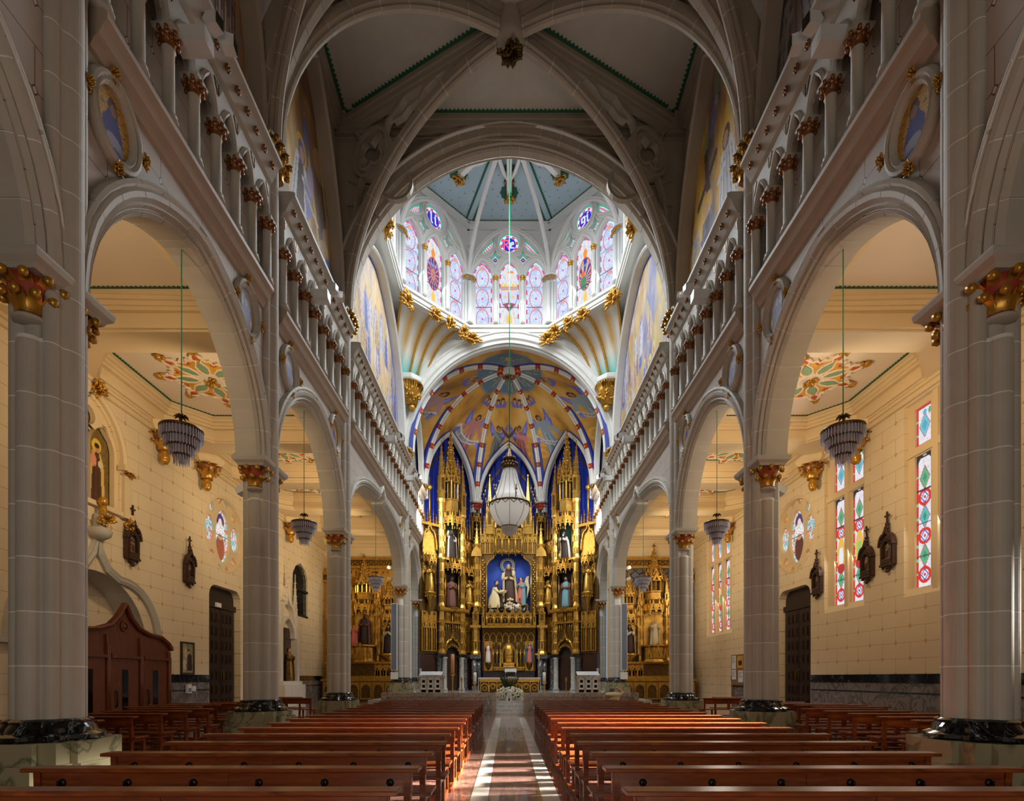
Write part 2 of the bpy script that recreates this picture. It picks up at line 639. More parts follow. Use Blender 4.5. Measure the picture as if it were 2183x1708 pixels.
# ------------------------------------------------------------------ painting on vertex grids
class Paint:
    def __init__(s, x, y, base):
        s.x, s.y = x, y
        s.c = np.empty(x.shape + (3,))
        s.c[...] = base

    def fill(s, m, colr, a=1.0):
        m = m.astype(float) * a
        s.c = s.c * (1 - m[..., None]) + np.asarray(colr) * m[..., None]

    def ell(s, cx, cy, rx, ry, colr, rot=0.0, a=1.0):
        dx, dy = s.x - cx, s.y - cy
        c, n = math.cos(rot), math.sin(rot)
        u, v = dx * c + dy * n, -dx * n + dy * c
        s.fill((u / rx) ** 2 + (v / ry) ** 2 < 1, colr, a)

    def ring(s, cx, cy, r0, r1, colr, a=1.0):
        d = np.hypot(s.x - cx, s.y - cy)
        s.fill((d > r0) & (d < r1), colr, a)

    def poly(s, pts, colr, a=1.0):
        m = np.zeros(s.x.shape, bool)
        n = len(pts)
        for i in range(n):
            (x1, y1), (x2, y2) = pts[i], pts[(i + 1) % n]
            if y1 == y2:
                continue
            t = ((y1 > s.y) != (y2 > s.y)) & (s.x < (x2 - x1) * (s.y - y1) / (y2 - y1) + x1)
            m ^= t
        s.fill(m, colr, a)

    def seg(s, p, q, w, colr, a=1.0):
        dx, dy = q[0] - p[0], q[1] - p[1]
        L = dx * dx + dy * dy or 1e-9
        t = np.clip(((s.x - p[0]) * dx + (s.y - p[1]) * dy) / L, 0, 1)
        s.fill(np.hypot(s.x - p[0] - t * dx, s.y - p[1] - t * dy) < w, colr, a)

    def line(s, pts, w, colr, a=1.0):
        for p, q in zip(pts[:-1], pts[1:]):
            s.seg(p, q, w, colr, a)

    def noise(s, scale, seed, sx=1.0, sy=1.0):
        r = np.random.default_rng(seed)
        g = r.random((64, 64))
        out = np.zeros(s.x.shape)
        amp = 1.0
        tot = 0
        for o in range(4):
            X = s.x * scale * sx * 2 ** o + 17.3 * o + 5
            Y = s.y * scale * sy * 2 ** o + 9.1 * o + 3
            xi, yi = np.floor(X).astype(int), np.floor(Y).astype(int)
            fx, fy = X - xi, Y - yi
            fx, fy = fx * fx * (3 - 2 * fx), fy * fy * (3 - 2 * fy)
            a, b = g[yi % 64, xi % 64], g[yi % 64, (xi + 1) % 64]
            c, d = g[(yi + 1) % 64, xi % 64], g[(yi + 1) % 64, (xi + 1) % 64]
            out += amp * ((a * (1 - fx) + b * fx) * (1 - fy) + (c * (1 - fx) + d * fx) * fy)
            tot += amp
            amp *= 0.55
        return out / tot

    def ramp(s, t, stops):
        ts = [q[0] for q in stops]
        for k in range(3):
            s.c[..., k] = np.interp(t, ts, [q[1][k] for q in stops])

    def vary(s, t, amt):
        s.c *= (1 + amt * (t[..., None] - 0.5) * 2)


def grid_mesh(name, P, colors, mats, keep=None):
    nv, nu = P.shape[:2]
    idx = np.arange(nv * nu).reshape(nv, nu)
    q = np.stack([idx[:-1, :-1], idx[:-1, 1:], idx[1:, 1:], idx[1:, :-1]], -1).reshape(-1, 4)
    if keep is not None:
        kf = keep.reshape(-1)
        q = q[kf[q].all(1)]
    me = bpy.data.meshes.new(name)
    used = np.unique(q)
    remap = np.full(nv * nu, -1)
    remap[used] = np.arange(len(used))
    q = remap[q]
    V = P.reshape(-1, 3)[used]
    Cc = np.clip(colors.reshape(-1, 3)[used], 0, 1)
    me.vertices.add(len(V))
    me.vertices.foreach_set('co', V.astype(np.float32).ravel())
    me.loops.add(q.size)
    me.loops.foreach_set('vertex_index', q.astype(np.int32).ravel())
    me.polygons.add(len(q))
    me.polygons.foreach_set('loop_start', np.arange(0, q.size, 4, dtype=np.int32))
    me.polygons.foreach_set('loop_total', np.full(len(q), 4, dtype=np.int32))
    me.update(calc_edges=True)
    at = me.color_attributes.new('paint', 'FLOAT_COLOR', 'POINT')
    at.data.foreach_set('color', np.concatenate([Cc, np.ones((len(Cc), 1))], 1).astype(np.float32).ravel())
    for m in mats:
        me.materials.append(m)
    me.validate()
    return me


def inside(x, y, pts):
    m = np.zeros(x.shape, bool)
    n = len(pts)
    for i in range(n):
        (x1, y1), (x2, y2) = pts[i], pts[(i + 1) % n]
        if y1 == y2:
            continue
        m ^= ((y1 > y) != (y2 > y)) & (x < (x2 - x1) * (y - y1) / (y2 - y1) + x1)
    return m


def flat_paint(name, u0, u1, v0, v1, nu, nv, mp, painter, mats, outline=None):
    u = np.linspace(u0, u1, nu)
    v = np.linspace(v0, v1, nv)
    U, V = np.meshgrid(u, v)
    p = painter(U, V)
    keep = inside(U, V, outline) if outline is not None else None
    X, Y, Z = mp(U, V)
    P = np.stack([X + 0 * U, Y + 0 * U, Z + 0 * U], -1)
    return grid_mesh(name, P, p.c, mats, keep)


def structure(o, label=None):
    o['kind'] = 'structure'
    if label:
        o['label'] = label
    return o

# ================================================================== SHELL OF THE CHURCH
FLOOR_UP = 0.6          # sanctuary level
SPRING, IMPOST, APEX = 16.2, 7.42, 22.9
CEIL = 23.8
AX = 13.0               # outer wall of the aisles
PX = 6.87               # pier centre line


# ---- small carved pieces used everywhere
def foliate(mb, r0, r1, h, n=8, mi_bell=0, mi_gold=1, c=(0, 0, 0), tiers=2, curl=0.11):
    """bell with rows of curled leaves"""
    mb.lathe([(r0, 0), (r0 * 1.02, h * 0.3), (r1 * 0.8, h * 0.75), (r1 * 0.92, h)], 12, c, mi_bell)
    for t in range(tiers):
        zb = h * (0.05 + 0.42 * t)
        zt = h * (0.52 + 0.42 * t)
        rb = r0 * (1.02 + 0.10 * t)
        rt = r0 + (r1 - r0) * (0.75 + 0.35 * t)
        for k in range(n):
            a = 2 * PI * (k + 0.5 * t) / n
            ca, sa = math.cos(a), math.sin(a)
            pts = [(rb, zb), (rb * 1.04, zb + (zt - zb) * 0.5), (rt, zt), (rt * 1.12, zt - 0.02 * h)]
            wd = [0.4, 0.55, 0.48, 0.28]
            vs_ = []
            for (r, z), w in zip(pts, wd):
                w = w * r0 * 0.9
                vs_ += [(c[0] + r * ca - w * sa, c[1] + r * sa + w * ca, c[2] + z), (c[0] + (r + 0.02) * ca, c[1] + (r + 0.02) * sa, c[2] + z),
                        (c[0] + r * ca + w * sa, c[1] + r * sa - w * ca, c[2] + z)]
            mb.add(vs_, [(3 * i, 3 * i + 1, 3 * i + 4, 3 * i + 3) for i in range(3)] + [(3 * i + 1, 3 * i + 2, 3 * i + 5, 3 * i + 4) for i in range(3)], mi_gold, True)
            mb.ball((c[0] + rt * 1.1 * ca, c[1] + rt * 1.1 * sa, c[2] + zt - 0.03 * h), curl * h, mi_gold, 5, 3)


def tuft(mb, size, n=14, mi=0, seed=1, flat=1.0, depth=1.0):
    """carved bunch of curling leaves around the origin, facing -y"""
    r = random.Random(seed)
    mb.ball((0, 0, 0), size * 0.42, mi, 8, 5, (1, depth * 0.7, flat))
    for k in range(n):
        a = 2 * PI * k / n + r.uniform(-0.2, 0.2)
        e = r.uniform(0.35, 1.0)
        d = Vector((math.cos(a) * e, -depth * (1.05 - e * 0.8), math.sin(a) * e * flat)) * size
        side = Vector((-math.sin(a), 0, math.cos(a) * flat)) * size * 0.25 * r.choice((-1, 1))
        p0 = d * 0.25
        p1 = d * 0.75 + Vector((0, -size * 0.12, 0))
        p2 = d * 1.0 + side * 0.5 + Vector((0, -size * 0.10, 0))
        p3 = d * 0.92 + side
        mb.tube([p0, p1, p2, p3], [size * 0.10, size * 0.13, size * 0.10, size * 0.04], 5, mi)
        mb.ball(tuple(p3), size * 0.10, mi, 5, 3)


def mesh_of(name, fn, mats):
    mb = MB()
    fn(mb)
    return mb.mesh(name, mats)


ME_TUFT = [mesh_of('carved_tuft', lambda m, i=i: tuft(m, 0.5, 15, 0, i + 1), MM('gold_leaf')) for i in range(3)]
ME_CAP = mesh_of('leaf_capital', lambda m: foliate(m, 0.17, 0.33, 0.5, 9, curl=0.15), MM('capital_red', 'gold_leaf'))
ME_SCAP = mesh_of('gallery_capital', lambda m: foliate(m, 0.10, 0.165, 0.25, 8, 0, 0, (0, 0, 0), 2, 0.2), MM('rust'))


def big_cap(m):
    foliate(m, 0.22, 0.38, 0.6, 10, curl=0.17)
    for dy in (-0.3, 0.3):
        foliate(m, 0.16, 0.3, 0.56, 8, c=(0.08, dy, 0), curl=0.17)


ME_BIGCAP = mesh_of('vault_capital', big_cap, MM('rust', 'gold'))


def ring_of_stones(name, path, prof, mp, nseg, mats, parent=None, sign=1, gap=0.018, **tags):
    """an arch built of voussoirs around a thin mortar core"""
    mb = MB()
    c0 = sum(p[0] for p in prof) / len(prof)
    c1 = sum(p[1] for p in prof) / len(prof)
    core = [(c0 + (o - c0) * 0.94, c1 + (t - c1) * 0.97) for o, t in prof]
    mb.sweep(path, core, mp, 0, sign=sign)
    root = mb.build(name, [MATS['joint']], parent, **tags)
    # arc-length resampling
    P = np.array(path)
    d = np.concatenate([[0], np.cumsum(np.hypot(*np.diff(P, axis=0).T))])
    L = d[-1]
    for k in range(nseg):
        a, b = L * k / nseg + gap / 2, L * (k + 1) / nseg - gap / 2
        m = max(2, int((b - a) / 0.35) + 1)
        s_ = np.linspace(a, b, m + 1)
        pts = list(zip(np.interp(s_, d, P[:, 0]), np.interp(s_, d, P[:, 1])))
        v = MB()
        # normals from the full path keep neighbours aligned
        rings = []
        for si, q in zip(s_, pts):
            e = 0.08
            x0, y0 = np.interp([si - e, si + e], d, P[:, 0]), np.interp([si - e, si + e], d, P[:, 1])
            dx, dy = x0[1] - x0[0], y0[1] - y0[0]
            l = math.hypot(dx, dy) or 1
            nx, ny = -dy / l * sign, dx / l * sign
            rings.append([mp(q[0] + o * nx, q[1] + o * ny, t) for o, t in prof])
        v.loft(rings, 0)
        v.build('voussoir', mats, root)
    return root


# ---- piers
def section(shafts, core, n=72, scale=1.0):
    out = []
    for i in range(n):
        a = 2 * PI * i / n
        ux, uy = math.cos(a), math.sin(a)
        best = core
        for dx, dy, r in shafts:
            q = dx * ux + dy * uy
            p2 = dx * dx + dy * dy - q * q
            if p2 < r * r and q > 0:
                best = max(best, q + math.sqrt(r * r - p2))
        out.append((best * scale * ux, best * scale * uy))
    return out


FULL = [(0.28, 0, 0.19), (-0.28, 0, 0.19), (0, 0.30, 0.17), (0, -0.30, 0.17)] + [(sx * 0.235, sy * 0.235, 0.115) for sx in (-1, 1) for sy in (-1, 1)]
UPPER = [(0.28, 0, 0.19), (-0.28, 0, 0.19)] + [(sx * 0.235, sy * 0.235, 0.115) for sx in (-1, 1) for sy in (-1, 1)]
S_FULL, S_UP = section(FULL, 0.31), section(UPPER, 0.31)
S_BASE = section([(x * 1.25, y * 1.25, r * 1.35) for x, y, r in FULL], 0.42)


def facet(scale):
    return [(scale * x, scale * y) for x, y in ((0.42, -0.22), (0.42, 0.22), (0.36, 0.22), (0.36, 0.36), (0.22, 0.36), (0.22, 0.42), (-0.22, 0.42), (-0.22, 0.36), (-0.36, 0.36),
                                                (-0.36, 0.22), (-0.42, 0.22), (-0.42, -0.22), (-0.36, -0.22), (-0.36, -0.36), (-0.22, -0.36), (-0.22, -0.42), (0.22, -0.42), (0.22, -0.36), (0.36, -0.36), (0.36, -0.22))]


CH = 0.765
mb = MB(); mb.prism(S_FULL, 0.009, CH - 0.009, XY); ME_COURSE = mb.mesh('course', MM('stone'))
mb = MB(); mb.prism(S_UP, 0.009, CH - 0.009, XY); ME_COURSE_UP = mb.mesh('course', MM('stone'))
mb = MB()
mb.loft([[(x * k, y * k, z) for x, y in S_BASE] for k, z in ((1.16, 0), (1.2, 0.03), (1.18, 0.08), (1.02, 0.12), (0.98, 0.18), (0.90, 0.24), (0.93, 0.28), (0.84, 0.31))], 0)
ME_BASE = mb.mesh('base', MM('black_marble'))
mb = MB(); mb.prism(facet(1.72), 0.40, 0.70, XY); ME_PL1 = mb.mesh('plinth', MM('green_marble'))
mb = MB(); mb.prism(facet(1.9), 0.0, 0.40, XY); ME_PL2 = mb.mesh('plinth', MM('green_marble'))
mb = MB(); mb.prism([(x * 0.996, y * 0.996) for x, y in S_UP], 1.0, 15.6, XY); mb.prism([(x * 0.994, y * 0.994) for x, y in S_FULL], 1.0, 6.4, XY); ME_MORTAR = mb.mesh('mortar', MM('joint'))
mb = MB()
mb.loft([[(x * k, y * k * 1.0, z) for x, y in ((-0.4, -0.34), (0.4, -0.34), (0.4, 0.34), (-0.4, 0.34))] for k, z in ((0.82, 0), (0.9, 0.06), (1.08, 0.12), (1.12, 0.2), (1.12, 0.23))], 0)
ME_ABACUS = mb.mesh('abacus', MM('stone'))
mb = MB()
mb.loft([[(x * k, y * k, z) for x, y in S_UP] for k, z in ((1.2, 0), (1.3, 0.05), (1.42, 0.1), (1.42, 0.17))], 0)
ME_ABACUS_TOP = mb.mesh('abacus', MM('stone'))
mb = MB()
mb.lathe([(0.21, 0), (0.225, 0.03), (0.21, 0.06)], 16); ME_NECK = mb.mesh('necking', MM('stone'))

PIER_LABELS = {
    (-1, 1): 'huge clustered stone pier cut by the left picture edge',
    (1, 1): 'huge shaded stone pier cut by the right picture edge',
    (-1, 2): 'clustered stone pier left of the confessional aisle, second from the left edge',
    (1, 2): 'clustered stone pier beside the right aisle door, second from the right edge',
    (-1, 3): 'slender clustered pier left of the pews at the near corner of the bright crossing',
    (1, 3): 'slender clustered pier right of the pews at the near corner of the bright crossing',
    (-1, 4): 'pale pier behind the altar rail carrying the left line-array speaker',
    (1, 4): 'pale pier behind the altar rail carrying the right line-array speaker',
    (-1, 5): 'far pale pier touching the left end of the golden altarpiece',
    (1, 5): 'far pale pier touching the right end of the golden altarpiece',
}
for s in (-1, 1):
    for k in range(1, 6):
        y = PIERS[k]
        z0 = FLOOR_UP if k >= 4 else 0.0
        t = empty('clustered_pier', (s * PX, y, z0), label=PIER_LABELS[(s, k)], category='pillar', group='clustered piers of the nave arcade')
        link('plinth', ME_PL2, t)
        link('plinth', ME_PL1, t)
        link('base', ME_BASE, t, (0, 0, 0.70), label='polished black marble base')
        link('mortar', ME_MORTAR, t)
        n = int((15.52 - z0 - 1.0) / CH)
        for j in range(n + 1):
            z = 1.0 + j * CH
            if z + z0 + CH > 15.62:
                break
            link('course', ME_COURSE if z + z0 + CH < 6.9 else ME_COURSE_UP, t, (0, 0, z))
        for d in (-1, 1):
            if (k == 5 and d == 1):
                continue
            link('necking', ME_NECK, t, (0, d * 0.30, 6.62 - z0))
            link('capital', ME_CAP, t, (0, d * 0.30, 6.68 - z0), label='gilded and red painted leaf capital')
            link('abacus', ME_ABACUS, t, (0, d * 0.34, 7.19 - z0))
        link('vault_capital', ME_BIGCAP, t, (-s * 0.22, 0, 15.48 - z0), scale=(-s, 1, 1), label='gilded leaf capital')
        link('abacus', ME_ABACUS_TOP, t, (0, 0, 16.06 - z0))

# ---- arcade walls
BAYS = [(PIERS[i], PIERS[i + 1]) for i in range(3)]
P3, P4, P5 = PIERS[3:6]
A_HALF, A_RISE = 2.93, 3.30


def basket(c, a, h, z, n=28, tip=0.55):
    pts = []
    for i in range(-n, n + 1):
        t = math.copysign(abs(i / n) ** 0.85, i)
        e = (1 - abs(t) ** 2.5) ** (1 / 2.5) if abs(t) < 1 else 0
        pts.append((c + a * t, z + h * e + tip * math.exp(-abs(t) / 0.05)))
    return pts


ARCHES = [arch(A_HALF, A_RISE, 12, (a + b) / 2, IMPOST) for a, b in BAYS]
ARCHES.append(basket(OCY, (P4 - P3) / 2 - 0.45, 3.25, IMPOST))
ARCHES.append(arch(2.75, 3.2, 12, (P4 + P5) / 2, IMPOST))
MOULD = [(-0.10, 7.3), (-0.10, 6.74), (-0.04, 6.66), (0.0, 6.70), (0.05, 6.58), (0.10, 6.62), (0.16, 6.52), (0.24, 6.50), (0.30, 6.56), (0.34, 6.50), (0.40, 6.52), (0.42, 6.70), (0.30, 7.3)]


def gallery(w, s, y0, y1, n, floods=()):
    """colonnettes, pointed arches and rosette frieze between two piers"""
    dw = (y1 - y0) / n
    for j in range(n + 1):
        c = link('colonnette', ME_COLON, w, (s * 6.48, y0 + j * dw, 12.05), scale=(s, 1, 1))
        link('capital', ME_SCAP, c, (0, 0, 1.36), label='gilded leaf capital')
    for j in range(n):
        link('gallery_arch', ME_GARCH[round(dw, 2)], w, (s * 6.5, y0 + (j + 0.5) * dw, 13.72), scale=(s, 1, 1))
    k = int((y1 - y0) / 0.43)
    for j in range(k):
        link('rosette', ME_ROSE, w, (s * 6.255, y0 + (j + 0.5) * (y1 - y0) / k, 14.97), scale=(s, 1, 1))


mb = MB()
mb.lathe([(0.17, 0), (0.17, 0.05), (0.13, 0.09), (0.15, 0.13), (0.11, 0.16), (0.105, 1.32), (0.125, 1.34), (0.105, 1.38)], 12)
mb.loft([[(x * k, y * k, z) for x, y in ((-0.17, -0.17), (0.2, -0.17), (0.2, 0.17), (-0.17, 0.17))] for k, z in ((0.85, 1.58), (1.05, 1.62), (1.12, 1.68))], 0)
ME_COLON = mb.mesh('colonnette', MM('stone'))
ME_GARCH = {}
for dw in (round((BAYS[1][1] - BAYS[1][0] - 1.0) / 7, 2), round((BAYS[2][1] - BAYS[2][0] - 1.0) / 7, 2), round((P4 - P3 - 1.0) / 14, 2), round((P5 - P4 - 1.0) / 7, 2)):
    mb = MB()
    h2 = dw / 2
    a = h2 - 0.12
    notch = arch(a, 0.66, 7)
    mb.plate([(-h2, 0)] + notch + [(h2, 0), (h2, 0.95), (-h2, 0.95)], [], -0.06, 0.12, YZ)
    mb.sweep(notch, [(-0.05, -0.02), (-0.05, -0.09), (0.0, -0.13), (0.05, -0.09), (0.06, 0.0)], YZ)
    for q in (-1, 1):
        mb.tube([(-0.02, q * a, 0.25), (-0.02, q * a * 0.62, 0.24), (-0.02, q * a * 0.55, 0.33)], 0.03, 5)
        mb.prism([(q * (h2 - 0.02), 0.90), (q * (h2 - 0.16), 0.90), (q * (h2 - 0.02), 0.62)], -0.075, -0.05, YZ, 1)
    ME_GARCH[dw] = mb.mesh('gallery_arch', MM('stone', 'gold_dark'))
mb = MB()
for k in range(6):
    a = k * PI / 3
    mb.ball((-0.02, 0.055 * math.cos(a), 0.055 * math.sin(a)), 0.04, 0, 5, 3)
mb.ball((-0.05, 0, 0), 0.035, 0, 5, 3)
ME_ROSE = mb.mesh('rosette', MM('rust'))

WALL = {}
for s in (-1, 1):
    side = 'left' if s < 0 else 'right'
    fl = s < 0
    mb = MB()
    low = []
    for a in reversed(ARCHES):
        low += list(reversed(a))
    mb.plate([(-4, 11.6), (-4, IMPOST), ] + [p for a in ARCHES for p in a] + [(40.1, IMPOST), (40.1, 11.6)], [], 6.66, 7.22, YZ, 0)
    mb.box(6.66, -9, 0, 7.22, 0.4, 24.0, 0)
    w = mb.build('wall_nave_' + side, MM('nave_wall'), flip=fl)
    structure(w)
    WALL[s] = w
    mb = MB()
    mb.box(6.82, -4, 11.5, 7.22, 40.1, 15.4, 0)
    mb.build('gallery_back', MM('nave_wall'), w, fl)
    mb = MB()
    mb.box(6.98, -4, 15.2, 7.22, 40.1, 24.3, 0)
    mb.build('upper_wall', MM('plaster'), w, fl)
    for i, a in enumerate(ARCHES):
        ring_of_stones('arcade_arch', a, MOULD, (lambda u, v, t, s=s: (s * t, u, v)), 19 if i == 3 else 13, MM('stone'), w)
    strp = [(11.42, 6.70), (11.47, 6.60), (11.60, 6.54), (11.66, 6.46), (11.80, 6.40), (11.88, 6.33), (11.98, 6.33), (12.05, 6.40), (12.05, 6.9), (11.42, 6.9)]
    fr = [(14.60, 6.9), (14.60, 6.52), (14.66, 6.46), (14.72, 6.48), (14.78, 6.38), (15.16, 6.18), (15.20, 6.10), (15.30, 6.10), (15.34, 6.2), (15.36, 7.0)]
    for a, b in [(y0 + 0.42, y1 - 0.42) for y0, y1 in BAYS] + [(P3 + 0.42, P4 - 0.42), (P4 + 0.42, P5 - 0.42)]:
        mb = MB()
        mb.prism(strp, a, b, lambda u, v, t: (v, t, u))
        mb.build('string_course', MM('string'), w, fl)
        mb = MB()
        mb.prism(fr, a, b, lambda u, v, t: (v, t, u))
        mb.build('frieze', MM('stone'), w, fl)
    for y0, y1 in BAYS[1:]:
        gallery(w, s, y0 + 0.5, y1 - 0.5, 7)
    gallery(w, s, P3 + 0.5, P4 - 0.5, 14)
    gallery(w, s, P4 + 0.5, P5 - 0.5, 7)
    # wall ribs framing the murals
    wr = [(-0.05, 6.55), (0.0, 6.46), (0.10, 6.5), (0.14, 6.62), (0.30, 6.66), (0.34, 6.80), (0.34, 7.05), (-0.05, 7.05)]
    for (y0, y1) in BAYS[1:]:
        c = (y0 + y1) / 2
        mb = MB()
        mb.sweep(arch(2.86, 6.4, 14, c, SPRING), wr, YZ)
        mb.build('wall_rib', MM('rib'), w, fl)
    mb = MB()
    mb.sweep([(OCY - 5.8, 15.3)] + arch(5.8, 6.7, 18, OCY, SPRING) + [(OCY + 5.8, 15.3)], wr, YZ)
    mb.build('wall_rib', MM('white_stone'), w, fl)

# ---- nave vault
mb = MB()
mb.box(-7.2, -9, CEIL, 7.2, P3 + 0.2, CEIL + 0.3)
ceiling = structure(mb.build('ceiling', MM('vault_panel')))
TRANS = [(0.0, -0.10), (0.0, 0.10), (0.07, 0.20), (0.14, 0.18), (0.2, 0.34), (0.3, 0.34), (0.36, 0.48), (0.78, 0.50), (0.78, -0.50), (0.36, -0.48), (0.3, -0.34), (0.2, -0.34), (0.14, -0.18), (0.07, -0.20)]
tarch = arch(6.38, APEX - SPRING, 26, 0, SPRING)
for y in PIERS[1:3]:
    ring_of_stones('transverse_arch', tarch, TRANS, (lambda u, v, t, y=y: (u, y + t, v)), 25, MM('rib'), ceiling)
DIAG = [(0.0, -0.06), (0.0, 0.06), (0.05, 0.12), (0.11, 0.11), (0.16, 0.19), (0.40, 0.20), (0.40, -0.20), (0.16, -0.19), (0.11, -0.11), (0.05, -0.12)]
DL = math.hypot(6.3, 3.2)
darch = arch(DL, DL * 1.001, 22, 0, SPRING)
darch = [(u, SPRING + (v - SPRING) * 6.85 / max(p[1] - SPRING for p in darch)) for u, v in darch]


def zigzag(mb, p, q, inward, zz, step=0.16, depth=0.09, mi=0):
    """serrated painted border along one edge of a ceiling panel"""
    p, q, n = Vector(p), Vector(q), Vector(inward)
    L = (q - p).length
    d = (q - p) / L
    k = int(L / step)
    for i in range(k):
        a, b = p + d * (L * i / k), p + d * (L * (i + 1) / k)
        e = (a + b) / 2 + n * depth * 1.9
        a2, b2 = a + n * depth, b + n * depth
        mb.add([(v.x, v.y, zz) for v in (a, b, b2, e, a2)], [(0, 4, 3, 2, 1)], mi)


def vault_bay(yc, hy):
    for sg in (-1, 1):
        dx, dy = 6.3 / DL, sg * 3.2 / DL
        mp = lambda u, v, t: (u * dx - t * dy, yc + u * dy + t * dx, v)
        ring_of_stones('diagonal_rib', darch, DIAG, mp, 21, MM('rib'), ceiling)
        mb = MB()
        for z0, z1, hw in ((23.62, CEIL, 0.30), (23.46, 23.62, 0.21), (23.32, 23.46, 0.13)):
            mb.prism([(-7.3, z0), (7.3, z0), (7.3, z1), (-7.3, z1)], -hw, hw, mp)
        mb.build('diagonal_beam', MM('rib'), ceiling)
        # pierced spandrels between rib and beam
        for e in (-1, 1):
            ext = [(abs(u) + 0.0, v + 0.45) for u, v in darch if u > 0.9]
            ext = [(u, min(v, 23.2)) for u, v in ext if v < 23.0 and u < 6.95]
            ext.sort()
            if len(ext) < 3:
                continue
            mpe = (lambda u, v, t, e=e: mp(e * u, v, t))
            mb = MB()
            qc = (6.0, 21.95)
            fo = foil(qc[0], qc[1], 0.66, 4, 8, PI / 4)
            mb.plate(circle(*qc, 0.86, 28), [fo], -0.07, 0.07, mpe)
            mb.sweep(circle(*qc, 0.84, 28), [(-0.07, -0.15), (-0.07, 0.15), (0.06, 0.15), (0.06, -0.15)], mpe, closed=True)
            mb.sweep(fo, [(-0.05, -0.13), (-0.05, 0.13), (0.06, 0.12), (0.06, -0.12)], mpe, closed=True, sign=0)
            for pth in ([(4.4, 23.4), (4.7, 23.1), (5.2, 22.85), (5.35, 22.5)], [(6.95, 23.3), (6.7, 23.0), (6.55, 22.7)], [(5.3, 21.4), (5.0, 21.45), (4.85, 21.3)], [(6.5, 21.2), (6.75, 20.6), (6.85, 19.8)], [(3.0, 23.35), (3.5, 23.2), (3.7, 22.95), (4.2, 22.9), (4.5, 22.7), (4.9, 22.7)]):
                mb.sweep(pth, [(-0.06, -0.12), (-0.06, 0.12), (0.06, 0.12), (0.06, -0.12)], mpe)
            mb.build('pierced_spandrel', MM('rib'), ceiling)
    # cornice round the bay and the four panels' serrated borders
    mb = MB()
    for sx in (-1, 1):
        for k, (w_, z0, z1) in enumerate(((0.4, 23.6, CEIL), (0.3, 23.4, 23.6), (0.2, 23.2, 23.4))):
            x0, x1 = sx * 6.98, sx * (6.98 - w_)
            mb.box(min(x0, x1), yc - hy + 0.4, z0, max(x0, x1), yc + hy - 0.4, z1)
    for sy in (-1, 1):
        for k, (w_, z0, z1) in enumerate(((0.34, 23.6, CEIL), (0.26, 23.4, 23.6), (0.17, 23.2, 23.4))):
            y0, y1 = yc + sy * (hy - 0.08), yc + sy * (hy - 0.08 - w_)
            mb.box(-6.98, min(y0, y1), z0, 6.98, max(y0, y1), z1)
    mb.build('cornice', MM('rib'), ceiling)
    mb = MB()
    X, Yh = 6.56, hy - 0.44
    r = 0.0
    for sx in (-1, 1):
        for sy in (-1, 1):
            u = Vector((sx * 6.3, sy * 3.2, 0)).normalized()
            nx = Vector((-u.y, u.x, 0))
            # towards the front/back panel and the side panel
            for nn in (nx, -nx):
                a = Vector((0, yc, 0)) + u * 0.9 + nn * 0.30
                b = Vector((0, yc, 0)) + u * 6.7 + nn * 0.30
                zigzag(mb, a, b, nn, CEIL - 0.01)
    for sx in (-1, 1):
        zigzag(mb, (sx * X, yc - Yh + 0.1, 0), (sx * X, yc + Yh - 0.1, 0), (-sx, 0, 0), CEIL - 0.01)
    for sy in (-1, 1):
        zigzag(mb, (-X + 0.1, yc + sy * Yh, 0), (X - 0.1, yc + sy * Yh, 0), (0, -sy, 0), CEIL - 0.01)
    mb.build('serrated_border', MM('border_green'), ceiling)
    mb = MB()
    mb.lathe([(0.42, 0.0), (0.5, 0.25), (0.5, 0.9), (0.62, 1.1), (0.4, 1.5)], 16, (0, yc, 22.95), 0)
    k = mb.build('boss_drum', MM('rib'), ceiling)
    mb = MB()
    mb.M = Matrix.Translation((0, yc, 22.9)) @ Matrix.Rotation(PI / 2, 4, 'X')
    tuft(mb, 0.46, 22, 0, 5, 1.0, 1.1)
    mb.build('boss_leaves', MM('gold_dark'), k)


for yc in (sum(BAYS[1]) / 2, sum(BAYS[2]) / 2):
    vault_bay(yc, 3.36)

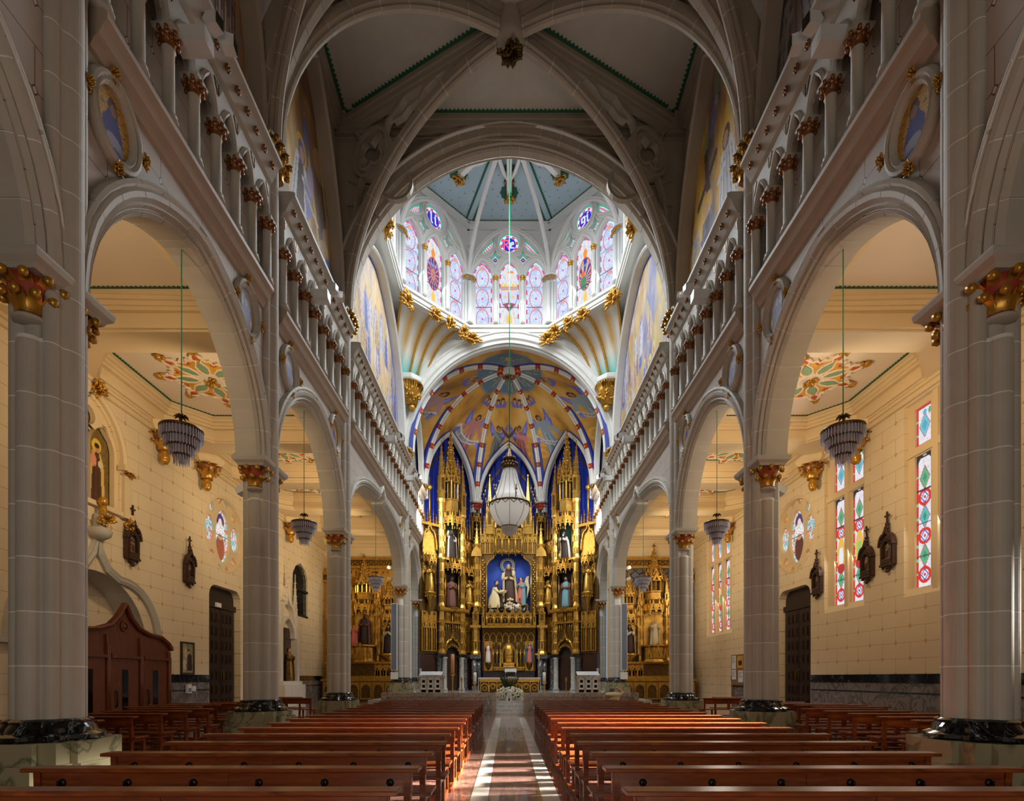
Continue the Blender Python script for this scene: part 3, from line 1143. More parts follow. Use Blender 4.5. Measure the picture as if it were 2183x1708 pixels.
# ---- crossing arches and the walls above them
CROSS = [(0.0, -0.14), (0.0, 0.14), (0.06, 0.22), (0.12, 0.2), (0.18, 0.36), (0.26, 0.36), (0.34, 0.50), (0.62, 0.52), (0.66, 0.62), (0.72, 0.62), (0.72, -0.62), (0.66, -0.62), (0.62, -0.52),
         (0.34, -0.50), (0.26, -0.36), (0.18, -0.36), (0.12, -0.2), (0.06, -0.22)]
for y, top, m, nm in ((P3 + 0.25, 24.2, 'rib', 'wall_crossing_near'), (P4 + 0.35, 24.2, 'white_stone', 'wall_crossing_far')):
    mb = MB()
    t2 = arch(6.45, APEX - SPRING + 0.1, 26, 0, SPRING)
    mb.plate([(-6.98, top), (-6.98, SPRING)] + t2 + [(6.98, SPRING), (6.98, top)], [], y - 0.35, y + 0.35, XZ)
    w = structure(mb.build(nm, MM(m)))
    ring_of_stones('crossing_arch', tarch, CROSS, (lambda u, v, t, y=y: (u, y + t, v)), 27, MM(m), w)
    if nm.endswith('near'):
        mb = MB()
        for sx in (-1, 1):
            mb.sweep(circle(sx * 4.55, 21.25, 0.62, 22), [(-0.07, y - 0.5), (0.07, y - 0.46), (0.07, y - 0.3), (-0.07, y - 0.3)], XZ, closed=True)
            mb.sweep([(sx * 6.4, 21.4), (sx * 5.4, 21.0), (sx * 5.1, 22.0), (sx * 4.2, 22.4), (sx * 3.2, 22.9), (sx * 2.0, 23.0)], [(-0.05, y - 0.46), (0.05, y - 0.46), (0.05, y - 0.3), (-0.05, y - 0.3)], XZ)
            mb.sweep([(sx * 6.6, 18.2), (sx * 6.3, 19.4), (sx * 6.5, 20.4), (sx * 5.5, 20.4), (sx * 5.2, 19.9)], [(-0.04, y - 0.45), (0.04, y - 0.45), (0.04, y - 0.3), (-0.04, y - 0.3)], XZ)
        mb.box(-6.9, y - 0.44, 23.02, 6.9, y - 0.3, 23.1)
        mb.build('blind_tracery', MM('rib'), w)
    else:
        mb = MB()
        for sx in (-1, 1):
            mb.box(sx * 2.3 - 0.9, y - 0.46, 23.2, sx * 2.3 + 0.9, y - 0.3, 23.26)
        mb.build('moulding', MM('white_stone'), w)

# closing walls behind the camera and at the aisle ends (never seen, they keep the light in)
mb = MB()
mb.box(-13.6, -9.4, 0, 13.6, -9, 24.3)
structure(mb.build('wall_west', MM('plaster')))

# ---- crossing: octagonal cornice, fans, drum
OA = 6.15


def octo(r, a0=PI / 8):
    """corner points of a regular octagon of apothem r, flats facing the axes"""
    R = r / math.cos(PI / 8)
    return [(R * math.sin(a0 + k * PI / 4), R * math.cos(a0 + k * PI / 4)) for k in range(8)]


def O3(u, v, t):
    return (u, OCY + v, t)


mb = MB()
sq = [(-7.2, -6.6), (7.2, -6.6), (7.2, 6.6), (-7.2, 6.6)]
mb.plate(sq, [octo(OA)], 23.5, 24.0, O3)
drum = structure(mb.build('trim_1', MM('white_stone')))
drum['label'] = 'octagonal stone cornice under the drum windows'
mb = MB()
for r0, r1, z0, z1 in ((OA - 0.03, OA + 0.3, 23.38, 23.5), (OA - 0.10, OA + 0.3, 23.5, 23.62), (OA - 0.05, OA + 0.3, 23.62, 23.78), (OA - 0.16, OA + 0.3, 23.78, 23.88), (OA - 0.12, OA + 0.4, 23.88, 23.96), (OA + 0.02, OA + 0.4, 23.96, 24.06)):
    a, b = octo(r0), octo(r1)
    for k in range(8):
        j = (k + 1) % 8
        mb.add([O3(*p, z) for z in (z0, z1) for p in (a[k], a[j], b[j], b[k])], [(0, 1, 5, 4), (0, 3, 2, 1), (4, 5, 6, 7)], 0)
mb.build('cornice_moulding', MM('white_stone'), drum)

fan_v = octo(OA - 0.05)
for q, (sx, sy) in enumerate(((1, 1), (1, -1), (-1, -1), (-1, 1))):
    A = np.array((sx * (OA - 0.05), sy * (OA * math.tan(PI / 8))))
    B = np.array((sx * (OA * math.tan(PI / 8)), sy * (OA - 0.05)))
    cor = np.array((sx * 6.45, sy * 6.1))
    nu, nv = 97, 30
    j = np.linspace(0, 1, nu)
    t = np.linspace(0, 1, nv)
    J, T = np.meshgrid(j, t)
    top = A[None, None] * (1 - J[..., None]) + B[None, None] * J[..., None]
    bot = cor + np.array((-sx, -sy)) * 0.25 + (np.stack([-sx * (J - 0.5), sy * (J - 0.5)], -1)) * 1.7
    f = 0.5 * T + 0.5 * (1 - np.cos(T * PI / 2))
    xy = bot * (1 - f[..., None]) + top * f[..., None]
    scal = np.abs(np.sin(PI * 4.5 * J))          # flutes
    inward = np.array((sx, sy)) / math.sqrt(2)
    xy = xy + inward * (0.34 * scal * (0.25 + 0.75 * T) * (1.05 - 0.5 * T))[..., None]
    Z = 20.45 + 3.0 * np.sin(T * PI / 2)
    P = np.stack([xy[..., 0], OCY + xy[..., 1], Z], -1)
    p = Paint(J, T, C(226, 226, 220))
    p.fill(T < 0.9, C(226, 226, 220))
    g1 = np.clip(1.5 - np.abs(T - 0.55) / 0.3, 0, 1) * (1 - scal) ** 0.6
    p.c = p.c * (1 - g1[..., None]) + np.array(C(214, 164, 66)) * g1[..., None]
    g2 = np.clip((0.30 - T) / 0.25, 0, 1)
    p.c = p.c * (1 - g2[..., None]) + np.array(C(96, 184, 172)) * g2[..., None]
    fo = grid_mesh('fan', P, p.c, MM('paint'))
    for pl in fo.polygons:
        pl.use_smooth = True
    fan = link('fluted_fan', fo, drum)
    for k in range(4):
        i = int(round((nu - 1) * (k + 0.5) / 4.0))
        ii = min(range(max(0, i - 12), min(nu, i + 12)), key=lambda z: scal[0, z])
        path = [tuple(P[v, ii] - np.array((sx, sy, 0)) * 0.05) for v in range(0, nv, 3)]
        mb = MB()
        mb.tube(path, [0.07] * len(path), 6)
        mb.build('gilded_rib', MM('gold_leaf'), fan)
        e = P[nv - 2, ii]
        M = Matrix.Translation((e[0] - sx * 0.1, e[1] - sy * 0.1, e[2] - 0.25)) @ Matrix.Rotation(-PI / 4 * sx if sy > 0 else PI + PI / 4 * sx, 4, 'Z') @ Matrix.Scale(1.05, 4)
        if sy > 0:
            link('carved_tuft', ME_TUFT[k % 3], fan, matrix=M)
    if sy < 0:
        continue
    mb = MB()
    mb.M = Matrix.Translation((sx * 6.4, OCY + sy * 6.05, 0)) @ Matrix.Rotation(PI / 4 * (1 if sx * sy > 0 else -1), 4, 'Z')
    mb.loft([[(x * k, y * k, z) for x, y in circle(0, 0, 0.6, 8, None, PI / 8)] for k, z in ((1.45, 20.12), (1.55, 20.2), (1.6, 20.42), (1.5, 20.48))], 0)
    mb.build('corbel_shelf', MM('white_stone'), fan)
    mb = MB()
    rot = -PI / 4 * sx if sy > 0 else PI + PI / 4 * sx
    mb.M = Matrix.Translation((sx * 6.25, OCY + sy * 5.95, 19.45)) @ Matrix.Rotation(rot, 4, 'Z')
    tuft(mb, 0.72, 22, 0, 31 + q, 1.0, 1.0)
    for k in range(16):
        a = PI * k / 15
        mb.tube([(0.3 * math.cos(a), -0.3 * math.sin(a), -0.7), (0.5 * math.cos(a), -0.5 * math.sin(a), 0.1), (0.75 * math.cos(a), -0.78 * math.sin(a), 0.62), (0.8 * math.cos(a), -0.85 * math.sin(a), 0.45)], [0.08, 0.1, 0.09, 0.04], 5)
    mb.ball((0, -0.15, -0.85), 0.24, 0)
    mb.build('carved_corbel', MM('gold_leaf'), fan)
# tufts at the corners under the cornice
for k, (u, v) in enumerate(octo(OA)):
    if v < -5:
        continue
    a = math.atan2(u, v)
    M = Matrix.Translation((u * 0.965, OCY + v * 0.965, 22.95)) @ Matrix.Rotation(-a, 4, 'Z') @ Matrix.Diagonal((1.5, 1.0, 1.0, 1))
    link('corner_tuft', ME_TUFT[k % 3], drum, matrix=M, label='gilded leaf ornament')

# ---- drum windows
DW = 6.32
ZB = 24.2


def wlan(c):
    return lancet(c, ZB, ZB + 2.95, 0.655, 1.15, 7)


H_ROUND = circle(0, ZB + 5.22, 0.68, 24)
H_DIA = [[(sx * 0.89 + x, ZB + 4.22 + y) for x, y in ((0, 0.50), (0.12, 0.18), (0.46, 0.0), (0.12, -0.18), (0, -0.50), (-0.12, -0.18), (-0.46, 0), (-0.12, 0.18))] for sx in (-1, 1)]
H_MOU = [[(sx * x, ZB + y) for x, y in ((0.98, 5.48), (1.42, 5.14), (1.78, 4.72), (2.02, 4.38), (1.6, 4.52), (1.18, 4.74), (0.98, 5.02))] for sx in (-1, 1)]
for h in (H_MOU[0], H_DIA[0]):
    h.reverse()
HOLES = [('lancet', wlan(-1.72)), ('lancet', wlan(0)), ('lancet', wlan(1.72)), ('roundel', H_ROUND), ('lozenge', H_DIA[0]), ('lozenge', H_DIA[1]), ('mouchette', H_MOU[0]), ('mouchette', H_MOU[1])]
mb = MB()
hw = (DW + 0.1) * math.tan(PI / 8)
mb.plate([(-hw, 23.95), (hw, 23.95), (hw, 31.0), (-hw, 31.0)], [h for _, h in HOLES], DW, DW + 0.35, XZ)
for n_, h in HOLES:
    mb.sweep(h, [(-0.02, DW + 0.1), (0.0, DW - 0.05), (0.06, DW - 0.09), (0.13, DW - 0.05), (0.15, DW + 0.05)], XZ, closed=True, sign=0)
mb.sweep([(-2.42, ZB)] + arch(2.42, 3.15, 14, 0, ZB + 2.85) + [(2.42, ZB)], [(-0.05, DW + 0.02), (-0.05, DW - 0.1), (0.03, DW - 0.16), (0.1, DW - 0.12), (0.16, DW - 0.16), (0.2, DW - 0.1), (0.22, DW + 0.02)], XZ)
mb.box(-hw, DW - 0.14, 30.15, hw, DW + 0.05, 30.62)
mb.box(-hw, DW - 0.22, 30.52, hw, DW + 0.05, 30.62)
ME_TRACERY = mb.mesh('tracery', MM('white_stone'))
mb = MB()
for c in (-0.86, 0.86):
    mb.lathe([(0.15, 0), (0.15, 0.1), (0.11, 0.16), (0.10, 2.7), (0.12, 2.74), (0.14, 2.95)], 10, (c, DW - 0.12, ZB), 0)
ME_MULL = mb.mesh('mullion', MM('white_stone'))
mb = MB()
for c in (-0.86, 0.86):
    mb.lathe([(0.13, 0), (0.17, 0.1), (0.15, 0.14), (0.19, 0.2), (0.2, 0.24)], 10, (c, DW - 0.12, ZB + 2.66), 0)
ME_MCAP = mb.mesh('mullion_capital', MM('gold_leaf'))

GL = dict(white=C(226, 230, 244), pale=C(182, 206, 236), blue=C(60, 90, 200), deep=C(50, 24, 200), red=C(222, 40, 70), pink=C(226, 60, 150), green=C(50, 170, 140), yel=C(250, 200, 60), or_=C(244, 150, 50), lead=C(40, 44, 70), purple=C(150, 90, 200))
INSIDE_EDGE = {}


def edge_dist(p, outline):
    d = np.full(p.x.shape, 9.0)
    n = len(outline)
    for i in range(n):
        a, b = outline[i], outline[(i + 1) % n]
        dx, dy = b[0] - a[0], b[1] - a[1]
        L = dx * dx + dy * dy or 1e-9
        t = np.clip(((p.x - a[0]) * dx + (p.y - a[1]) * dy) / L, 0, 1)
        d = np.minimum(d, np.hypot(p.x - a[0] - t * dx, p.y - a[1] - t * dy))
    return d


def letter(p, ch, cx, cy, h, colr):
    """blackletter-like strokes"""
    w = h * 0.09
    S = {
        'R': [((-.28, -.5), (-.28, .5)), ((-.28, .45), (.15, .5)), ((.15, .5), (.22, .22)), ((.22, .22), (-.2, .02)), ((-.05, .02), (.3, -.5)), ((-.42, .4), (-.28, .5))],
        'e': [((-.18, -.4), (-.18, .2)), ((-.18, .2), (.1, .32)), ((.1, .32), (.16, .1)), ((.16, .1), (-.15, -.05)), ((-.18, -.4), (.2, -.4))],
        'g': [((-.2, -.15), (-.2, .3)), ((-.2, .32), (.18, .32)), ((.18, .32), (.18, -.45)), ((-.2, -.15), (.18, -.15)), ((.18, -.45), (-.1, -.6))],
        'i': [((0, -.35), (0, .28)), ((0, -.35), (.12, -.4)), ((-.1, .22), (0, .3)), ((-.02, .5), (.04, .54))],
        'l': [((0, -.35), (0, .6)), ((0, -.35), (.14, -.42)), ((-.1, .52), (0, .6))],
    }[ch]
    for a, b in S:
        p.seg((cx + a[0] * h, cy + a[1] * h), (cx + b[0] * h, cy + b[1] * h), w, colr)


def dashes(p, d, lo, hi, ca, cb, freq=5.0):
    t = np.floor((p.y + p.x * 0.6) * freq).astype(int) % 2
    p.fill((d > lo) & (d < hi) & (t == 0), ca)
    p.fill((d > lo) & (d < hi) & (t == 1), cb)


def glass_painter(kind, outline, c, variant):
    def f(x, y):
        p = Paint(x, y, GL['white'])
        n = p.noise(7, 4)
        d = edge_dist(p, outline)
        p.ramp(n, [(0, GL['pale']), (0.45, GL['white']), (0.7, C(186, 210, 246)), (1, C(210, 190, 240))])
        # fine leaded drawing
        l1 = np.abs(np.sin(p.noise(4, 9) * 26))
        p.fill(l1 < 0.13, C(96, 120, 190), 0.75)
        if kind == 'lancet' and not (variant and c == 0):
            for cy in (ZB + 0.45, ZB + 1.75, ZB + 3.05):
                for sx in (-1, 1):
                    pts = [(c + sx * 0.40 * math.sin(q), cy + 0.62 * math.cos(q)) for q in np.linspace(0.25, PI - 0.25, 9)]
                    p.line(pts, 0.02, GL['red'])
                p.ell(c, cy, 0.055, 0.065, GL['pink'])
            for cy in (ZB + 1.1, ZB + 2.4, ZB + 3.7):
                p.ring(c, cy, 0.09, 0.13, GL['or_'])
                p.ell(c, cy, 0.09, 0.09, C(236, 150, 170))
                p.fill((np.abs(np.abs(x - c) + np.abs(y - cy) - 0.24) < 0.02), C(120, 160, 220))
            for sx in (-1, 1):
                p.ell(c + sx * 0.63, ZB + 1.85, 0.10, 0.13, GL['yel'])
        elif kind == 'lancet':
            a = np.arctan2(y - (ZB + 2.0), x)
            p.fill((np.sin(a * 30) > 0.2), C(255, 232, 190), 0.7)
            if variant == 'Re':
                sh = [(-0.52, ZB + 2.25), (0.52, ZB + 2.25), (0.5, ZB + 1.75), (0.36, ZB + 1.3), (0, ZB + 0.85), (-0.36, ZB + 1.3), (-0.5, ZB + 1.75)]
                p.poly([(u * 1.08, v) for u, v in sh], GL['blue'])
                p.poly(sh, C(214, 216, 240))
                p.poly([(-0.42, ZB + 1.42), (-0.06, ZB + 1.5), (-0.05, ZB + 2.2), (0.05, ZB + 2.2), (0.06, ZB + 1.5), (0.42, ZB + 1.42), (0, ZB + 0.9)], C(150, 80, 90))
                for sx in (-1, 1):
                    p.ell(sx * 0.24, ZB + 1.86, 0.08, 0.08, GL['yel'])
                p.ell(0, ZB + 1.3, 0.08, 0.08, GL['white'])
                p.poly([(-0.5, ZB + 2.28), (0.5, ZB + 2.28), (0.58, ZB + 2.52), (-0.58, ZB + 2.52)], GL['or_'])
                for q in (-0.5, -0.25, 0, 0.25, 0.5):
                    p.ell(q, ZB + 2.6, 0.08, 0.09, GL['yel'])
                p.poly([(-0.25, ZB + 3.3), (0.3, ZB + 3.3), (0.05, ZB + 2.7)], C(244, 214, 220))
                p.ell(0.1, ZB + 3.45, 0.2, 0.08, GL['or_'])
                p.poly([(-0.14, ZB + 0.02), (0.14, ZB + 0.02), (0.2, ZB + 0.5), (0.0, ZB + 0.85), (-0.2, ZB + 0.5)], GL['yel'])
            else:
                rx = 0.40
                p.ell(0, ZB + 1.9, rx + 0.07, 1.0, C(200, 70, 90))
                p.ell(0, ZB + 1.9, rx, 0.92, C(40, 60, 170))
                if variant == 'li':
                    for r_, cc in ((0.34, C(150, 60, 110)), (0.26, C(60, 60, 170)), (0.18, C(210, 120, 70)), (0.1, C(150, 90, 180))):
                        p.ell(0, ZB + 1.85, r_, r_ * 1.9, cc)
                    a = np.arctan2((y - ZB - 1.85) / 1.9, x)
                    p.fill((np.sin(a * 14) > 0.5) & (((x / 0.4) ** 2 + ((y - ZB - 1.9) / 0.92) ** 2) < 1), C(240, 180, 90), 0.7)
                else:
                    a = np.arctan2(y - ZB - 1.5, x + 0.1)
                    p.fill((np.sin(a * 16) > 0.1) & (((x / rx) ** 2 + ((y - ZB - 1.9) / 0.92) ** 2) < 1), C(250, 200, 90), 0.85)
                    p.ell(-0.12, ZB + 1.4, 0.2, 0.42, C(70, 140, 90))
                    p.ell(-0.16, ZB + 1.95, 0.14, 0.2, C(230, 110, 60))
                p.poly([(-0.08, ZB + 0.0), (0.08, ZB + 0.0), (0.14, ZB + 0.5), (0.04, ZB + 0.85), (-0.04, ZB + 0.85), (-0.14, ZB + 0.5)], GL['yel'])
                p.poly([(-0.1, ZB + 2.9), (0.1, ZB + 2.9), (0.16, ZB + 3.2), (0, ZB + 3.5), (-0.16, ZB + 3.2)], GL['or_'])
        if kind == 'lancet':
            dashes(p, d, 0.03, 0.12, GL['pink'], GL['white'], 3.2)
            p.fill(d < 0.03, GL['green'])
            for zz in (ZB + 1.2, ZB + 2.5):
                p.fill(np.abs(y - zz) < 0.018, GL['lead'])
            p.fill((y > ZB + 2.36) & (y < ZB + 2.5), C(150, 176, 224), 0.5)
        elif kind == 'roundel':
            cy = ZB + 5.22
            r = np.hypot(x, y - cy)
            p.ramp(n, [(0, C(60, 40, 210)), (0.5, C(40, 30, 190)), (1, C(120, 40, 220))])
            a = np.arctan2(y - cy, x)
            t = np.floor(a * 16 / (2 * PI) * 1.0 + 100).astype(int) % 2
            p.fill(r > 0.44, GL['white'])
            p.fill((r > 0.46) & (r < 0.57) & (t == 0), GL['red'])
            p.fill(r > 0.6, GL['green'])
            v = variant or 're'
            if v == 'Re':
                letter(p, 'R', -0.16, cy, 0.58, C(250, 100, 130))
                letter(p, 'e', 0.2, cy + 0.0, 0.5, GL['white'])
            else:
                v2 = v if v in ('li', 'gi') else 'li'
                letter(p, v2[0], -0.14, cy, 0.56, GL['white'])
                letter(p, v2[1], 0.17, cy, 0.56, GL['white'])
        else:
            t = np.floor((x + y) * 9).astype(int) % 2
            p.fill(t == 0, GL['red'], 0.85)
            p.fill(d < 0.07, GL['green'])
            if kind == 'lozenge':
                cxx = 0.89 if c > 0 else -0.89
                dd = np.abs(x - cxx) + np.abs(y - ZB - 4.22)
                p.fill(dd < 0.2, GL['white'])
                p.fill(dd < 0.16, C(40, 40, 150))
                p.ell(cxx, ZB + 4.22, 0.05, 0.05, GL['or_'])
        return p
    return f


PANES = {}


def pane(i, variant):
    kind, h = HOLES[i]
    key = (i, variant if (kind == 'roundel' or i == 1) else None)
    if key not in PANES:
        us, vs2 = [q[0] for q in h], [q[1] for q in h]
        c = sum(us) / len(us)
        c = 0 if i == 1 else (round(c / 1.72) * 1.72 if kind == 'lancet' else c)
        nu = int((max(us) - min(us)) * 52) + 4
        nv = int((max(vs2) - min(vs2)) * 46) + 4
        PANES[key] = flat_paint(kind + '_pane', min(us) - 0.03, max(us) + 0.03, min(vs2) - 0.03, max(vs2) + 0.03, nu, nv,
                                lambda U, V: (U, DW + 0.2, V), glass_painter(kind, h, c, key[1]), MM('glass_bright'))
    return PANES[key]


VAR = {0: 'Re', 1: 'gi', 7: 'li', 2: 'gi', 6: 'li', 3: 'li', 4: 'Re', 5: 'gi'}
WL = {0: 'middle stained glass window of the drum with the shield and the letters Re', 1: 'stained glass drum window with the letters gi, to the right of the shield window',
      7: 'stained glass drum window with the letters li, to the left of the shield window'}
for k in range(8):
    a = k * PI / 4
    w = structure(link('window_%d' % (k + 1), ME_TRACERY, None, (0, OCY, 0), -a), WL.get(k))
    link('mullion', ME_MULL, w)
    link('mullion_capital', ME_MCAP, w)
    for i in range(8):
        link('pane', pane(i, VAR[k]), w)
# corner shafts, capitals and vault ribs of the drum
mb = MB()
for dx, dy, r in ((0, -0.1, 0.15), (-0.22, 0.0, 0.10), (0.22, 0.0, 0.10), (-0.38, 0.07, 0.08), (0.38, 0.07, 0.08)):
    mb.lathe([(r * 1.35, 0), (r * 1.35, 0.12), (r, 0.2), (r, 2.62)], 10, (dx, dy, ZB - 0.16), 0)
mb.box(-0.46, 0.06, ZB - 0.16, 0.46, 0.5, ZB + 2.8)
mb.prism([(-0.5, 0.4), (-0.5, 0.0), (-0.2, -0.26), (0.2, -0.26), (0.5, 0.0), (0.5, 0.4)], ZB + 2.82, ZB + 2.9, XY)
ME_CSHAFT = mb.mesh('corner_shaft', MM('white_stone'))
mb = MB()
for dx in np.linspace(-0.42, 0.42, 8):
    mb.ball((dx, -0.2 + 0.2 * abs(dx), ZB + 2.72), 0.06, 0, 6, 4, (1, 1, 1.3))
    mb.ball((dx + 0.06, -0.16 + 0.2 * abs(dx), ZB + 2.62), 0.04, 0, 5, 3)
ME_CBAND = mb.mesh('capital_band', MM('gold_leaf'))
R8 = (DW - 0.12) / math.cos(PI / 8)
rp = [(R8 + 0.05 - (R8 - 0.9) * (1 - math.cos(q)), ZB + 2.9 + (30.45 - ZB - 2.9) * math.sin(q)) for q in np.linspace(0, PI / 2, 16)]
mb = MB()
mb.sweep(rp, [(-0.0, -0.10), (0.06, -0.13), (0.2, -0.1), (0.3, 0.0), (0.2, 0.1), (0.06, 0.13), (0.0, 0.10)], lambda u, v, t: (t, u, v), 0, sign=1)
mb.tube([(0.0, R8 - 0.1, 29.0), (-0.14, R8 - 0.25, 28.7), (0.0, R8 - 0.3, 28.4)], 0.06, 5)
ME_DRIB = mb.mesh('vault_rib', MM('white_stone'))
mb = MB()
mb.prism([(v[0] * 1.02, v[1] * 1.02) for v in octo(DW + 0.3)], 30.62, 30.8, O3)
dceil = structure(mb.build('ceiling_drum', MM('sky_panel')))
for k in range(8):
    a = PI / 8 + k * PI / 4
    c = link('corner_shaft', ME_CSHAFT, dceil, (R8 * 0.985 * math.sin(a), OCY + R8 * 0.985 * math.cos(a), 0), -a)
    link('capital_band', ME_CBAND, c, label='gilded leaf band')
    link('vault_rib', ME_DRIB, dceil, (0, OCY, 0), -a)
mb = MB()
oc = octo(DW - 0.16)
for k in range(8):
    p, q = Vector((*oc[k], 0)), Vector((*oc[(k + 1) % 8], 0))
    nn = -((p + q) / 2).normalized()
    zigzag(mb, Vector((p.x, p.y + OCY, 0)), Vector((q.x, q.y + OCY, 0)), nn, 30.6, 0.14, 0.08)
    for e, sg in ((p, 1), (q, -1)):
        d = e.normalized()
        nn2 = Vector((d.y, -d.x, 0)) * sg
        if sg * (d.cross((p + q).normalized())).z < 0:
            pass
        tgt = (p + q) / 2
        nn2 = Vector((-d.y, d.x, 0))
        if nn2.dot(tgt - e) < 0:
            nn2 = -nn2
        o = Vector((0, OCY, 0))
        zigzag(mb, o + d * 1.8 + nn2 * 0.16, o + e * 0.98 + nn2 * 0.16, nn2, 30.6, 0.14, 0.08)
mb.build('serrated_border', MM('border_green'), dceil)
mb = MB()
for k in range(8):
    a = k * PI / 4
    for i in range(1, 9):
        rr = 2.6 + i * 0.45
        wd = rr * math.tan(PI / 8) - 0.45
        m_ = int(wd * 2 / 0.62)
        for j in range(m_ + 1):
            u = -wd + 2 * wd * (j + (0.25 if i % 2 else 0.0)) / max(m_, 1)
            if abs(u) > wd:
                continue
            x, y = rr * math.sin(a) + u * math.cos(a), OCY + rr * math.cos(a) - u * math.sin(a)
            mb.add([(x - 0.045, y, 30.605), (x, y - 0.045, 30.605), (x + 0.045, y, 30.605), (x, y + 0.045, 30.605)], [(0, 1, 2, 3)])
mb.build('painted_stars', MM('star_dot'), dceil, kind='stuff')
mb = MB()
mb.prism([(-0.13, 30.25), (0.13, 30.25), (0.16, 30.62), (-0.16, 30.62)], 1.0, 4.0, lambda u, v, t: (u, t, v))
for sx in (-1, 1):
    mb.tube([(0, 3.2, 30.4), (sx * 0.35, 2.6, 30.4), (sx * 0.55, 1.95, 30.4), (sx * 0.5, 1.3, 30.4)], 0.12, 5)
    mb.prism([(sx * 0.12, 3.3), (sx * 0.30, 3.35), (sx * 0.12, 3.75)], 30.5, 30.62, XY, 1)
ME_STUB = mb.mesh('rib_stub', MM('white_stone', 'rust'))
for k in range(8):
    a = k * PI / 4
    st = link('rib_stub', ME_STUB, dceil, (0, OCY, 0), -a)
    M = Matrix.Translation((0, 4.1, 30.35)) @ Matrix.Rotation(PI / 2, 4, 'X') @ Matrix.Scale(0.85, 4)
    link('gilded_pendant', ME_TUFT[k % 3], st, matrix=M)
    mb = MB()
    for q in (-1, 1):
        zigzag(mb, Vector((q * 0.16, 2.4, 0)), Vector((q * 0.16, 4.0, 0)), (q, 0, 0), 30.6, 0.14, 0.08)
    ring = circle(0, 4.15, 0.5, 10)
    mb.plate(foil(0, 4.15, 0.56, 10, 3, 0, 0.2), [], 30.59, 30.61, XY)
    mb.build('serrated_border', MM('border_green'), st)
mb = MB()
mb.lathe([(1.1, 0), (1.15, 0.2), (0.9, 0.35), (0.5, 0.3)], 16, (0, OCY, 30.25))
mb.build('centre_boss', MM('white_stone'), dceil)

# ================================================================== FLOOR
mb = MB()
mb.box(-13.6, -9, -0.2, 13.6, 38.2, 0.0)
floor = structure(mb.build('floor', MM('floor_brown')))
mb = MB(); mb.box(-0.115, 0.004, 0.0, 0.115, 0.896, 0.004); ME_WSLAB = mb.mesh('white_slab', MM('floor_white'))
mb = MB(); mb.box(-0.355, 0.004, 0.0, 0.355, 1.796, 0.003); ME_TSLAB = mb.mesh('terrazzo_slab', MM('floor_terrazzo'))
for j in range(28):
    y = -3.0 + 0.9 * j
    if y + 0.9 > 22.0:
        break
    for sx in (-1, 1):
        link('white_slab', ME_WSLAB, floor, (sx * 0.475, y, 0))
for j in range(13):
    link('terrazzo_slab', ME_TSLAB, floor, (0, -3.0 + 1.8 * j, 0))
# sanctuary platform with its steps
mb = MB()
mb.box(-6.3, 23.55, 0, 6.3, 44.4, FLOOR_UP)
plat = structure(mb.build('floor_sanctuary', MM('step_marble')))
for k in range(4):
    mb = MB()
    mb.box(-1.75 if k else -2.6, 22.15 + 0.35 * k, 0.0, 1.75 if k else 2.6, 23.55, 0.15 * (k + 1))
    mb.build('step', MM('step_marble'), plat)

# ================================================================== AISLES
ROOF = 11.72
BEAMZ = 10.8
COFFERS = [BAYS[0], BAYS[1], BAYS[2], (21.3, 25.5), (25.5, 29.7), (29.7, 33.9), (33.9, 37.8)]


def coffer_outline(y0, y1):
    big = (y1 - y0) > 5
    ch, cx_ = (1.75, 1.15) if big else (1.2, 0.9)
    a, b = y0 + 0.45, y1 - 0.45
    return [(7.55, a), (12.75 - cx_, a), (12.75, y0 + ch), (12.75, y1 - ch), (12.75 - cx_, b), (7.55, b)]


